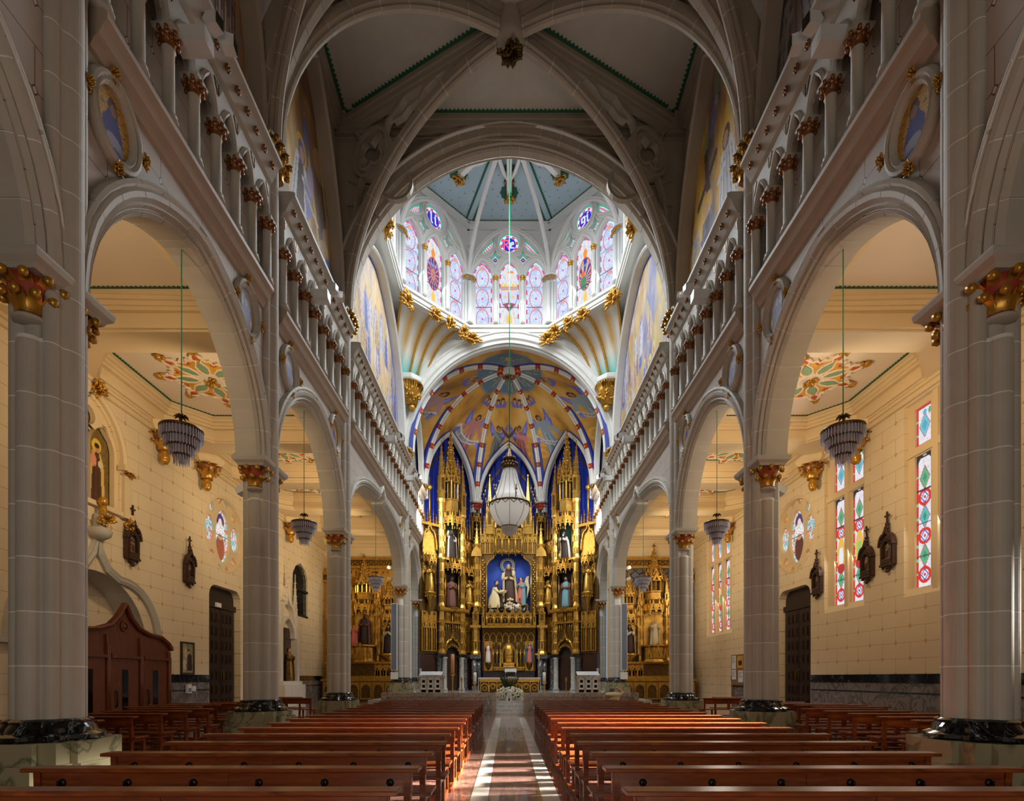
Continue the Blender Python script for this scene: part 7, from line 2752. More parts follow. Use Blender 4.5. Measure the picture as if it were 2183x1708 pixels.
def tabernacle_screen(m):
    y = RY - 0.2
    m.box(-2.1, y, 2.15, 2.1, y + 0.1, 5.5, 1)
    for j in range(8):
        c = -1.75 + j * 0.5
        m.sweep([(c - 0.22, 4.4)] + arch(0.22, 0.4, 5, c, 4.75) + [(c + 0.22, 4.4)], [(-0.02, y - 0.1), (0.035, y - 0.1), (0.035, y), (-0.02, y)], XZ, 0)
        m.ball((c, y - 0.06, 4.92), 0.06, 0, 5, 3)
        for q in (-0.1, 0.02, 0.12):
            m.ball((c + q, y - 0.04, 4.7 - abs(q)), 0.05, 0, 4, 3)
            if abs(c) > 0.6:
                m.tube([(c + q, y - 0.03, 3.9), (c + q, y - 0.03, 4.45)], 0.025, 5, 0)
    for q in (-1, 1):
        for cc in (0.78, 1.08):
            c = q * cc
            m.plate(lancet(c, 2.7, 3.45, 0.12, 0.2, 4), [], y - 0.02, y, XZ, 2)
            m.sweep(lancet(c, 2.7, 3.45, 0.12, 0.2, 4), [(-0.02, y - 0.06), (0.025, y - 0.06), (0.025, y), (-0.02, y)], XZ, 0, closed=True)
        for cc in (0.62, 0.93, 1.24):
            m.tube([(q * cc, y - 0.08, 2.45), (q * cc, y - 0.08, 3.85)], 0.045, 6, 0)
        m.box(q * 1.62 - 0.33, y - 0.05, 2.15, q * 1.62 + 0.33, y + 0.05, 4.5, 0)
        m.lathe([(0.05, -0.5), (0.2, -0.25), (0.25, 0.0), (0.25, 0.1)], 8, (q * 1.62, y - 0.3, 2.7), 1)
        m.box(q * 1.62 - 0.12, y - 0.45, 2.42, q * 1.62 + 0.12, y - 0.3, 2.62, 0)
    m.box(-1.28, y - 0.2, 2.38, 1.28, y, 2.46, 0)
    tracery_panel(m, -1.2, 1.2, 2.18, 2.4, 10, y - 0.12)


rp_(tabernacle_screen, 'tabernacle_screen', GK)


def tabernacle(m):
    y = RY - 0.45
    m.sweep([(-0.52, 2.7)] + arch(0.52, 0.95, 8, 0, 3.35) + [(0.52, 2.7)], [(-0.08, y - 0.1), (0.04, y - 0.16), (0.1, y - 0.1), (0.1, y + 0.25), (-0.08, y + 0.25)], XZ, 0)
    crocketed(m, -0.66, y, 2.5, 1.6, 0.09, 4, 0, k=4)
    crocketed(m, 0.66, y, 2.5, 1.6, 0.09, 4, 0, k=4)
    m.lathe([(0.40, 0), (0.40, 1.0), (0.38, 1.05), (0.36, 1.3), (0.2, 1.5), (0.02, 1.55)], 16, (0, y + 0.15, 2.75), 0)
    for i in range(5):
        m.lathe([(0.40, 0), (0.415, 0.015), (0.40, 0.03)], 16, (0, y + 0.15, 2.85 + 0.2 * i), 0)
    m.box(-0.42, y - 0.35, 2.42, 0.42, y + 0.2, 2.75, 0)
    tracery_panel(m, -0.38, 0.38, 2.45, 2.72, 5, y - 0.35)
    m.ball((0, y, 4.45), 0.1, 0)


rp_(tabernacle, 'tabernacle', GB, label='shining golden cylindrical tabernacle under a pointed arch')
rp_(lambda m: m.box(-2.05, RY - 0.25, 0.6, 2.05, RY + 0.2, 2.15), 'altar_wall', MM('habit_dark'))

# ---- the statues of the altarpiece
G1 = 'statues of the high altarpiece'
for s in (-1, 1):
    M = wing_frame(s)

    def at(u, v, z):
        return M @ Vector((u, v, z))
    rz = WA if s < 0 else -WA
    if s < 0:
        put_statue(statue_mesh(2.15, 'habit_dark', 'cloak_white', 'skin_dark', arms='up', veil='cloak_white', seed=1), at(UN, -0.05, 10.78), rz * 0.6, 'prophet statue with white veil raising an arm, upper left altarpiece niche', G1)
        put_statue(statue_mesh(2.35, 'robe_brick', 'robe_brick', 'skin_dark', arms='fold', beard='hair', seed=2), at(UN, -0.05, 7.04), rz * 0.6, 'bearded statue in reddish-brown cloak, lower left altarpiece niche', G1)
    else:
        put_statue(statue_mesh(2.1, 'habit_dark', 'cloak_white', 'skin_dark', arms='reach', beard='beard_white', hair='beard_white', seed=3, lean=-0.12), at(UN, -0.05, 10.78), rz * 0.6, 'stooping white-mantled elder statue with a jar, upper right altarpiece niche', G1)
        put_statue(statue_mesh(2.35, 'robe_teal', 'robe_brick', 'skin', arms='fold', beard='hair', seed=4), at(UN, -0.05, 7.04), rz * 0.6, 'statue in pale blue tunic and brown cloak, lower right altarpiece niche', G1)
        mb = MB(); mb.lathe([(0.1, 0), (0.17, 0.2), (0.18, 0.4), (0.1, 0.55), (0.07, 0.62), (0.09, 0.68)], 12)
        mb.build('gilded_jar', MM('gold_bright'), None, loc=at(UN - 0.48, -0.12, 10.78), label='small gilded jar beside the stooping elder statue', category='jar')
    sd = 'left' if s < 0 else 'right'
    put_statue(statue_mesh(2.1, 'gold_bright', 'gold', 'gold_bright', 'gold', 'pray', wings='gold_bright', seed=5 + s), at(UO, -0.12, 8.0), rz, 'large gilded angel on the outer %s bracket of the altarpiece' % sd, G1)
    put_statue(statue_mesh(1.8, 'gold_bright', 'gold', 'gold_bright', 'gold', 'pray', wings='gold', seed=9 + s), at(0.6, -0.08, 7.54), rz * 0.7, 'small gilded angel on the %s side of the central blue niche' % sd, G1)
put_statue(statue_mesh(1.5, 'cloak_white', 'robe_red', arms='bless', seed=12), (-1.62, RY - 0.55, 2.8), 0, 'bearded statue in white robe and red cloak left of the tabernacle', G1)
put_statue(statue_mesh(1.5, 'robe_pink', 'robe_blue', arms='bless', veil='robe_blue', seed=13), (1.62, RY - 0.55, 2.8), 0, 'statue in blue mantle over pink robe right of the tabernacle', G1)

# central group: cloud bank, crowned Virgin with child, kneeling friar, winged angel
mb = MB()
r = random.Random(5)
for k in range(46):
    x = r.uniform(-1.4, 1.2)
    mb.ball((x, RY + 0.35 + r.uniform(-0.25, 0.2), 6.85 + r.uniform(0.05, 0.35) + 0.3 * (1 - abs(x) / 1.6)), r.uniform(0.12, 0.26), 0, 8, 6)
mb.build('cloud_bank', MM('cloud_white'), None, label='white carved cloud under the statue group in the blue niche', category='sculpture')
put_statue(statue_mesh(3.1, 'habit_brown', 'cloak_cream', veil='cloak_white', arms='fold', crown=True, child=True, seed=21, lean=-0.05), (0.1, RY + 0.5, 7.6), 0, 'crowned woman statue with child and pale mantle in the central blue niche', G1)
put_statue(statue_mesh(2.9, 'habit_dark', 'cloak_cream', skin='skin', arms='reach', kneel=True, beard='hair', seed=22), (-1.0, RY + 0.3, 7.1), 1.15, 'kneeling friar statue in dark habit at the foot of the crowned woman', G1)
put_statue(statue_mesh(2.3, 'robe_pink', 'robe_teal', wings='cloak_cream', arms='pray', seed=23), (1.0, RY + 0.4, 7.35), -0.8, 'winged angel statue in pink and pale blue beside the crowned woman', G1)
mb = MB()
for k in range(36):
    a = 2 * PI * k / 36
    mb.box(-0.02, -0.02, 0, 0.02, 0.02, 0.01)
    p0, p1 = 0.40, 0.60 if k % 2 else 0.66
    mb.tube([(p0 * math.cos(a), 0, p0 * math.sin(a)), (p1 * math.cos(a), 0, p1 * math.sin(a))], 0.03, 4)
mb.sweep(circle(0, 0, 0.42, 30), [(-0.04, -0.03), (0.05, -0.03), (0.05, 0.03), (-0.04, 0.03)], XZ, closed=True)
mb.sweep(circle(0, 0, 0.56, 30), [(-0.03, -0.02), (0.03, -0.02), (0.03, 0.02), (-0.03, 0.02)], XZ, closed=True)
mb.build('radiant_halo', MM('silver'), None, loc=(-0.1, RY + 0.85, 10.75), label='silver ring of rays behind the crowned woman', category='halo')
mb = MB()
for k in range(3):
    z = 7.25 + 0.3 * k
    x = 0.02 + 0.05 * k
    mb.ball((x, RY + 0.0, z), 0.12, 0, 7, 5, (1, 1, 1.2))
    for q in (-1, 1):
        mb.ball((x + q * 0.16, RY + 0.02, z - 0.03), 0.1, 1, 6, 4, (1.3, 0.4, 0.9))
mb.build('cherub_cluster', MM('cherub', 'cloak_cream'), None, label='stack of small cherub heads on the cloud below the crowned woman', category='sculpture')
mb = MB()
for k in range(9):
    a = -0.7 + 0.17 * k
    mb.tube([(1.1, RY + 0.2, 7.15), (1.1 + 0.3 * math.sin(a), RY + 0.15, 7.45), (1.15 + 0.5 * math.sin(a), RY + 0.12, 7.6 + 0.45 * math.cos(a))], [0.1, 0.09, 0.02], 5)
mb.build('carved_flames', MM('gold_dark'), None, label='brown carved flames at the lower right of the blue niche', category='sculpture')


# ================================================================== SIDE ALTARS
def side_altar(s):
    cx = s * 10.1
    lab = 'gilded altarpiece with dark carved figures at the end of the left aisle' if s < 0 else 'gilded altarpiece with tall spire canopy at the end of the right aisle'
    t = empty('side_altarpiece', (cx, 37.3, 0.0), label=lab, category='altarpiece', group='side altarpieces at the aisle ends')

    def part(fn, name, mats=GK, **k):
        m = MB()
        fn(m)
        o = m.build(name, mats, t)
        for a, b in k.items():
            o[a] = b
        return o
    # local coordinates: x across, y = 0 at the back plane, z up
    part(lambda m: (m.box(-2.6, -1.3, 0, 2.6, 0.1, 1.45, 1), m.box(-2.65, -1.36, 1.36, 2.65, 0.1, 1.5, 0)), 'altar_base', GK)
    for j in range(6):
        part(lambda m: (m.plate([(-2.5 + j * 0.833 + 0.02, 0.12), (-2.5 + (j + 1) * 0.833 - 0.02, 0.12), (-2.5 + (j + 1) * 0.833 - 0.02, 1.3), (-2.5 + j * 0.833 + 0.02, 1.3)], [lancet(-2.5 + (j + 0.5) * 0.833, 0.22, 0.75, 0.3, 0.38, 5)], -1.38, -1.3, XZ, 0)), 'arcade_panel', GK)
    # lower storey
    part(lambda m: (m.box(-2.5, -0.7, 1.5, 2.5, 0.05, 2.6, 1), tracery_panel(m, -2.45, -0.85, 1.55, 2.5, 4, -0.7), tracery_panel(m, 0.85, 2.45, 1.55, 2.5, 4, -0.7), m.box(-2.55, -0.85, 2.55, 2.55, 0, 2.7, 0), m.box(-2.4, -0.95, 1.5, 2.4, -0.7, 1.72, 0)), 'predella', GK)
    part(lambda m: (m.lathe([(0.95, 0), (0.85, 0.12), (0.8, 0.2), (0.8, 1.0), (0.95, 1.1), (0.95, 1.2)], 8, (0, -0.55, 2.65), 0, False, rot=PI / 8), gablet(m, 0, -1.32, 2.95, 0.7, 0.9), gablet(m, 0.55, -1.15, 2.95, 0.4, 0.7), gablet(m, -0.55, -1.15, 2.95, 0.4, 0.7)), 'central_pedestal', GK)
    back = 9.3
    if s < 0:
        part(lambda m: (m.box(-2.9, -0.05, 1.5, 2.9, 0.08, back, 0)), 'gilded_back', GK)
        part(lambda m: [tracery_panel(m, -2.6 + k * 0.74, -2.6 + (k + 1) * 0.74 - 0.06, 6.6, 9.1, 2, -0.06) for k in range(7)], 'tracery', GB)
        part(lambda m: [tracery_panel(m, q * 1.75 - 0.75, q * 1.75 + 0.75, 2.75, 3.9, 4, -0.1) for q in (-1, 1)], 'tracery', GK)
    else:
        part(lambda m: (m.box(-2.9, -0.05, 1.5, 2.9, 0.08, back, 0)), 'patterned_back', MM('mesh_grey'))
        def lat(m):
            for k in range(-9, 10):
                for sg in (-1, 1):
                    pts = [(k * 0.62 + sg * 0.31 * math.cos(z * PI / 0.62), -0.07, 3.2 + z) for z in np.linspace(0, 6.0, 40)]
                    pts = [p for p in pts if abs(p[0]) < 2.85]
                    if len(pts) > 3:
                        m.tube(pts, 0.03, 4)
            for k in range(-4, 5):
                for j in range(9):
                    x, z = k * 0.62 + (0.31 if j % 2 else 0), 3.6 + j * 0.62
                    if abs(x) < 2.7:
                        m.box(x - 0.02, -0.08, z - 0.1, x + 0.02, -0.05, z + 0.1); m.box(x - 0.08, -0.08, z + 0.0, x + 0.08, -0.05, z + 0.04)
        part(lat, 'painted_lattice', MM('habit_brown'))
    # cornice frame
    def frame(m):
        for z0, z1, d in ((back - 0.05, back + 0.12, 0.25), (back + 0.12, back + 0.5, 0.18), (back + 0.5, back + 0.68, 0.34)):
            m.box(-2.3, -d, z0, 2.3, 0.08, z1, 0 if d != 0.18 else 1)
        for q in (-1, 1):
            for z0, z1, d in ((back - 1.05, back - 0.88, 0.25), (back - 0.88, back - 0.5, 0.18), (back - 0.5, back - 0.35, 0.3)):
                a, b = sorted((q * 2.3, q * 3.0))
                m.box(a, -d, z0, b, 0.08, z1, 0 if d != 0.18 else 1)
            a, b = sorted((q * 2.12, q * 2.45))
            m.box(a, -0.25, back - 1.05, b, 0.08, back + 0.68, 0)
        for j in range(24):
            m.ball((-2.1 + 4.2 * j / 23, -0.2, back + 0.31 + 0.05 * (-1) ** j), 0.09, 0, 5, 3)
    part(frame, 'cornice_frame', GK)
    # niches and towers
    def tower(m, x, zc, zt, r, w):
        canopy(m, w, zc, 1.0, 0.5)
    for x, z0, zc, h, r, w in ((0, 3.85, 6.1, 3.6, 0.62, 1.5), (-1.75, 3.2, 5.4, 2.6, 0.45, 1.1), (1.75, 3.2, 5.4, 2.6, 0.45, 1.1)):
        def nf(m):
            m.M = Matrix.Translation((x, -0.35, 0))
            canopy(m, w, zc, 0.95, 0.5)
            spire_tower(m, 0, 0.05, zc + 0.85, h if s > 0 else h * 0.8, r)
            m.box(-w / 2, 0.2, z0, w / 2, 0.26, zc + 0.3, 0 if s > 0 else 0)
            for q in (-1, 1):
                buttress(m, q * (w / 2 + 0.12), 0.1, z0, zc + 0.6, 0.13)
                pinnacle(m, q * (w / 2 + 0.12), 0.1, zc + 0.6, 1.9 if x == 0 else 1.3, 0.22)
        part(nf, 'niche_tower', GB)
    for q in (-1, 1):
        part(lambda m: (m.lathe([(0.1, -0.7), (0.3, -0.3), (0.55, -0.05), (0.6, 0.1)], 8, (q * 1.75, -0.5, 3.15), 0), buttress(m, q * 0.98, -0.2, 2.7, 6.0, 0.16), pinnacle(m, q * 0.98, -0.2, 6.0, 2.4, 0.26), buttress(m, q * 2.5, -0.2, 2.7, 5.6, 0.16), pinnacle(m, q * 2.5, -0.2, 5.6, 1.8, 0.24)), 'side_buttress', GB)
    return t


for s in (-1, 1):
    side_altar(s)
GS = 'statues of the side altars'
put_statue(statue_mesh(2.2, 'habit_dark', 'robe_brick', 'skin_dark', arms='fold', beard='hair', seed=41), (-10.0, 36.75, 3.86), 0.1, 'dark robed bearded statue on the pedestal of the left side altar', GS)
put_statue(statue_mesh(1.35, 'robe_pink', 'robe_pink', arms='bless', seed=42), (-10.65, 36.5, 3.87), -0.2, 'boy statue in coral robe beside the bearded statue, left side altar', GS)
put_statue(statue_mesh(2.0, 'habit_dark', 'cloak_cream', veil='habit_dark', arms='pray', seed=43), (-8.35, 36.72, 3.25), 0.0, 'nun statue in black veil and white cape on the left side altar', GS)
put_statue(statue_mesh(1.7, 'cloak_cream', 'cloak_white', arms='bless', crown=True, veil=None, seed=44), (10.1, 36.72, 3.86), 0.0, 'small crowned statue in white robe on the right side altar', GS)
put_statue(statue_mesh(2.0, 'habit_brown', 'cloak_white', arms='pray', veil='habit_dark', seed=45), (8.35, 36.72, 3.25), 0.2, 'nun statue in brown habit beside the line-array speaker, right side altar', GS)
mb = MB(); mb.lathe([(0.05, 0), (0.07, 0.12), (0.06, 0.16)], 8)
mb.build('votive_lamp', MM('votive_red'), None, loc=(8.7, 36.5, 1.722), label='tiny red votive lamp on the right side altar', category='lamp')

# ================================================================== SANCTUARY FURNITURE
# altar table
t = empty('altar_table', (0, 27.4, FLOOR_UP), label='gilded altar table with white linen cloth at the head of the aisle', category='altar')


def altf(m):
    m.box(-1.5, -0.45, 0, 1.5, 0.45, 0.92, 1)
    m.box(-1.52, -0.5, 0.78, 1.52, 0.5, 0.98, 0)
    for j in range(7):
        c = -1.26 + j * 0.42
        m.sweep([(c - 0.19, 0.3)] + arch(0.19, 0.2, 5, c, 0.5) + [(c + 0.19, 0.3)], [(-0.02, -0.53), (0.03, -0.53), (0.03, -0.45), (-0.02, -0.45)], XZ, 0)
        m.sweep(circle(c, 0.55 if j % 3 else 0.45, 0.1, 12), [(-0.015, -0.5), (0.02, -0.5), (0.02, -0.45), (-0.015, -0.45)], XZ, 0, closed=True)
    for j in range(8):
        m.tube([(-1.47 + j * 0.42, -0.5, 0.1), (-1.47 + j * 0.42, -0.5, 0.78)], 0.035, 6, 0)
    m.box(-1.55, -0.55, 0, 1.55, 0.5, 0.1, 0)


mb = MB(); altf(mb); mb.build('table_front', GK, t)
mb = MB()
mb.box(-1.58, -0.52, 0.98, 1.58, 0.52, 1.01)
for q in (-1, 1):
    mb.box(q * 1.57 - 0.015, -0.5, 0.35, q * 1.57 + 0.015, 0.5, 1.0)
for j in range(40):
    mb.prism([(-1.56 + j * 0.078, 0.98), (-1.482 + j * 0.078, 0.98), (-1.521 + j * 0.078, 0.90)], -0.535, -0.52, XZ)
mb.build('linen_cloth', MM('linen'), t)
mb = MB()
mb.box(-0.32, -0.16, 0.3, 0.32, 0.18, 0.32); mb.box(-0.28, -0.02, 0.0, -0.25, 0.02, 0.3); mb.box(0.25, -0.02, 0.0, 0.28, 0.02, 0.3); mb.box(-0.3, 0.1, 0.28, 0.3, 0.12, 0.45)
mb.build('missal_stand', MM('acrylic'), None, loc=(0.06, 27.3, FLOOR_UP + 1.012), label='clear acrylic book stand on the altar table', category='stand')
mb = MB(); mb.box(-0.2, -0.14, 0, 0.0, 0.14, 0.05); mb.box(0.0, -0.14, 0, 0.2, 0.14, 0.04); mb.build('open_missal', MM('paper'), None, loc=(0.1, 27.25, FLOOR_UP + 1.012), label='open white book under the acrylic stand on the altar', category='book')
# communion rail
for s in (-1, 1):
    t = empty('altar_rail', (s * 3.0, 22.35, 0), label='carved marble altar rail %s of the central steps' % ('left' if s < 0 else 'right'), category='railing', group='altar rails')
    x0, x1 = sorted((s * 0.70 - s * 3.0, s * 5.25 - s * 3.0))
    mb = MB()
    mb.box(x0, -0.2, 0.80, x1, 0.2, 0.97); mb.box(x0, -0.16, 0.0, x1, 0.16, 0.16)
    mb.build('rail_cap', MM('rail_marble'), t)
    n = 11
    for j in range(n):
        a, b = x0 + (x1 - x0) * j / n, x0 + (x1 - x0) * (j + 1) / n
        c = (a + b) / 2
        hw = (b - a) / 2
        mb = MB()
        hl = [[(c - hw * 0.8, 0.2), (c - hw * 0.1, 0.2), (c - hw * 0.55, 0.62)], [(c + hw * 0.8, 0.2), (c + hw * 0.55, 0.62), (c + hw * 0.1, 0.2)], [(c - hw * 0.3, 0.72), (c, 0.35), (c + hw * 0.3, 0.72)]]
        mb.plate([(a, 0.16), (b, 0.16), (b, 0.80), (a, 0.80)], hl, -0.09, 0.09, XZ)
        mb.sweep(arch(hw * 0.85, 0.5, 6, c, 0.2), [(-0.03, -0.12), (0.03, -0.12), (0.03, 0), (-0.03, 0)], XZ)
        mb.build('pierced_panel', MM('rail_marble'), t)
    for xx in (x0, x1):
        mb = MB(); mb.box(xx - 0.12, -0.22, 0, xx + 0.12, 0.22, 0.97); mb.box(xx - 0.06, -0.25, 0.2, xx + 0.06, -0.2, 0.75); mb.build('rail_post', MM('rail_marble'), t)
# ambos
for s in (-1, 1):
    t = empty('marble_ambo', (s * 3.85, 26.2, FLOOR_UP), label='white pierced marble ambo with clear book rest, %s of the altar' % ('left' if s < 0 else 'right'), category='lectern', group='marble ambos')
    mb = MB()
    mb.box(-0.62, -0.4, 0.98, 0.62, 0.4, 1.08); mb.box(-0.56, -0.36, 0, 0.56, 0.36, 0.12)
    for xx in (-0.52, -0.17, 0.17, 0.52):
        mb.box(xx - 0.05, -0.36, 0.1, xx + 0.05, 0.36, 1.0)
    mb.build('ambo_frame', MM('rail_marble'), t)
    for xx in (-0.345, 0.0, 0.345):
        mb = MB()
        mb.plate([(xx - 0.13, 0.42), (xx + 0.13, 0.42), (xx + 0.13, 0.98), (xx - 0.13, 0.98)], [foil(xx, 0.82, 0.1, 4, 4, PI / 4), foil(xx, 0.58, 0.1, 4, 4, PI / 4)], -0.33, -0.26, XZ)
        mb.build('pierced_panel', MM('cloak_white'), t)
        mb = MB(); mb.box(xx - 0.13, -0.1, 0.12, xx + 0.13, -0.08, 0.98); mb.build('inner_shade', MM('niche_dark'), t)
    mb = MB(); mb.prism([(-0.35, 1.10), (0.25, 1.28), (0.25, 1.31), (-0.35, 1.13)], -0.55, 0.55, lambda u, v, tt: (tt, u, v)); mb.box(-0.4, 0.1, 1.08, -0.36, 0.2, 1.25); mb.box(0.36, 0.1, 1.08, 0.4, 0.2, 1.25)
    mb.build('book_rest', MM('acrylic'), t)


# candle stands, paschal candle, processional cross
def candle(x, y, h, hc, lab, m='candle', r=0.05, st='gold_bright'):
    t = empty('candle_stand', (x, y, FLOOR_UP), label=lab, category='candle')
    mb = MB()
    mb.lathe([(0.17, 0), (0.17, 0.04), (0.08, 0.1), (0.04, 0.18), (0.06, 0.3), (0.03, 0.4), (0.03, h - 0.25), (0.06, h - 0.2), (0.03, h - 0.1), (0.12, h), (0.13, h + 0.02)], 12)
    mb.build('stand', MM(st), t)
    mb = MB(); mb.lathe([(r, 0), (r, hc), (0.01, hc + 0.02)], 10, (0, 0, h + 0.02)); mb.build('candle', MM(m), t)


candle(-2.85, 26.6, 1.15, 1.0, 'tall stand with thick orange decorated candle beside the left ambo', 'candle_orange', 0.09)
candle(-1.72, 26.4, 0.75, 0.48, 'gold stand with white candle left of the altar table', r=0.075)
candle(1.72, 26.4, 0.75, 0.48, 'gold stand with white candle right of the altar table', r=0.075)
for x, lab in ((-2.45, 'slim gilded torch stand left of the altar'), (2.9, 'slim gilded torch stand right of the altar')):
    mb = MB(); mb.lathe([(0.1, 0), (0.1, 0.03), (0.03, 0.1), (0.025, 0.8), (0.06, 0.85), (0.04, 1.0), (0.05, 1.02)], 8); mb.build('torch_stand', MM('gold'), None, loc=(x, 27.2, FLOOR_UP), label=lab, category='candle')
t = empty('processional_cross', (1.55, 27.9, FLOOR_UP), label='tall brass processional cross on a pole right of the altar', category='cross')
mb = MB(); mb.lathe([(0.16, 0), (0.16, 0.04), (0.03, 0.12), (0.018, 0.3), (0.018, 1.85), (0.05, 1.9), (0.02, 1.96)], 8); mb.build('pole', MM('gold_bright'), t)
mb = MB(); mb.box(-0.025, -0.02, 1.95, 0.025, 0.02, 2.45); mb.box(-0.17, -0.02, 2.2, 0.17, 0.02, 2.26); mb.ball((0, 0, 2.47), 0.045); mb.ball((-0.19, 0, 2.23), 0.04); mb.ball((0.19, 0, 2.23), 0.04); mb.box(-0.015, -0.04, 2.05, 0.015, -0.02, 2.25); mb.build('cross', MM('gold_bright'), t)
# flower wreath on the steps
t = empty('flower_arrangement', (-0.02, 23.75, FLOOR_UP), label='mound of white roses with ribbon on the sanctuary steps', category='flowers')
r = random.Random(3)
mb = MB()
for k in range(260):
    a, e = r.uniform(0, 2 * PI), r.uniform(0, 1) ** 0.5
    x, z = 0.62 * e * math.cos(a), 0.16 + 0.36 * e * abs(math.sin(a))
    d = Vector((r.uniform(-1, 1), -r.uniform(0, 1), r.uniform(-0.6, 1))).normalized() * 0.13
    p = Vector((x, -0.22 * (1 - e * e) + r.uniform(-0.05, 0.05), z))
    n = d.cross(Vector((0, 0, 1))).normalized() * 0.025
    mb.add([tuple(p), tuple(p + d * 0.5 + n), tuple(p + d), tuple(p + d * 0.5 - n)], [(0, 1, 2, 3)])
mb.ball((0, 0.02, 0.3), 0.5, 0, 12, 8, (1.1, 0.4, 0.6))
mb.build('foliage', MM('leaf'), t, kind='stuff')
mb = MB()
for k in range(26):
    a = PI * k / 25
    for j in range(4):
        d = Vector((0.5 * math.cos(a) * (0.45 + 0.12 * j), r.uniform(-0.1, 0.1), 0.25 + 0.2 * math.sin(a) + 0.14 * j + r.uniform(-0.05, 0.05)))
        n = Vector((0.012, 0, 0.01))
        mb.add([tuple(Vector((d.x * 0.5, 0.15, 0.5))), tuple(d + n + Vector((0, 0.15, 0.3))), tuple(d * 1.05 + Vector((0, 0.15, 0.36))), tuple(d - n + Vector((0, 0.15, 0.3)))], [(0, 1, 2, 3)])
mb.build('fern_spray', MM('leaf'), t, kind='stuff')
mb = MB(); mb.ball((0, 0, 0), 0.055, 0, 7, 5); mb.ball((0.02, -0.03, 0.015), 0.035, 0, 6, 4); mb.ball((-0.02, -0.02, -0.02), 0.035, 0, 6, 4)
ME_FLOWER = mb.mesh('rose_bloom', MM('flower'))
cnt = 0
pts = []
while cnt < 64:
    x, z = r.uniform(-0.64, 0.64), r.uniform(0.06, 0.56)
    if (x / 0.66) ** 2 + ((z - 0.28) / 0.3) ** 2 > 1 or any((x - a) ** 2 + (z - b) ** 2 < 0.0052 for a, b in pts):
        if r.random() < 0.01:
            cnt += 1
        continue
    pts.append((x, z)); cnt += 1
    e = (x / 0.66) ** 2 + ((z - 0.28) / 0.3) ** 2
    link('rose_bloom', ME_FLOWER, t, (x, -0.34 * math.sqrt(max(0, 1 - e)) - 0.04, z))
mb = MB()
for x0, x1, z1 in ((-0.03, -0.14, -0.12), (0.02, 0.12, -0.26)):
    mb.add([(x0 - 0.05, -0.44, 0.38), (x0 + 0.05, -0.44, 0.38), (x1 + 0.06, -0.5, z1), (x1 - 0.05, -0.5, z1), (x0 - 0.05, -0.43, 0.38), (x0 + 0.05, -0.43, 0.38), (x1 + 0.06, -0.49, z1), (x1 - 0.05, -0.49, z1)], [(0, 1, 2, 3), (4, 7, 6, 5), (0, 4, 5, 1), (3, 2, 6, 7)])
mb.ball((0, -0.42, 0.4), 0.09, 0, 7, 5, (1.4, 0.7, 1))
mb.build('ribbon', MM('linen'), t)

# ================================================================== PEWS
def bx(x0, y0, z0, x1, y1, z1):
    mb = MB()
    b = 0.006
    mb.loft([[(x0 + b, y0 + b, z0), (x1 - b, y0 + b, z0), (x1 - b, y1 - b, z0), (x0 + b, y1 - b, z0)], [(x0, y0, z0 + b), (x1, y0, z0 + b), (x1, y1, z0 + b), (x0, y1, z0 + b)],
             [(x0, y0, z1 - b), (x1, y0, z1 - b), (x1, y1, z1 - b), (x0, y1, z1 - b)], [(x0 + b, y0 + b, z1), (x1 - b, y0 + b, z1), (x1 - b, y1 - b, z1), (x0 + b, y1 - b, z1)]])
    return mb


PW = MM('pew_wood')


def pew_meshes(L):
    d = {}
    d['top_rail'] = bx(-L / 2, -0.07, 0.825, L / 2, 0.10, 0.86).mesh('top_rail', PW)
    d['back_panel'] = bx(-L / 2 + 0.06, -0.012, 0.64, -0.05, 0.02, 0.825).mesh('back_panel', PW)
    d['seat'] = bx(-L / 2 + 0.02, 0.02, 0.42, L / 2 - 0.02, 0.42, 0.455).mesh('seat', PW)
    d['kneeler'] = bx(-L / 2 + 0.12, -0.46, 0.17, L / 2 - 0.12, -0.30, 0.205).mesh('kneeler', PW)
    mb = MB()
    mb.prism([(-0.05, 0.0), (0.04, 0.0), (0.075, 0.44), (0.02, 0.825), (-0.03, 0.825), (0.0, 0.44)], -0.028, 0.028, lambda u, v, t: (t, u, v))
    d['post'] = mb.mesh('post', PW)
    mb = MB()
    mb.prism([(0.33, 0.06), (0.39, 0.06), (0.41, 0.42), (0.34, 0.42)], -0.025, 0.025, lambda u, v, t: (t, u, v))
    mb.box(-0.025, 0.04, 0.36, 0.025, 0.38, 0.42)
    d['seat_support'] = mb.mesh('seat_support', PW)
    d['foot'] = bx(-0.03, -0.47, 0.0, 0.03, 0.43, 0.06).mesh('foot', PW)
    d['stile'] = bx(-0.05, -0.02, 0.42, 0.05, 0.025, 0.825).mesh('stile', PW)
    mb = MB()
    mb.lathe([(0.034, 0.0), (0.03, 0.012), (0.012, 0.018)], 8)
    mb.v = [(p[0], -0.012 - p[2], p[1]) for p in mb.v]
    mb.tube([(0, -0.02, 0.0), (0, -0.06, -0.015), (0, -0.065, 0.02)], 0.009, 5)
    mb.tube([(0, -0.02, -0.02), (0, -0.05, -0.045), (0, -0.055, -0.02)], 0.008, 5)
    d['bag_hook'] = mb.mesh('bag_hook', MM('black_iron'))
    return d


PEWM = {}


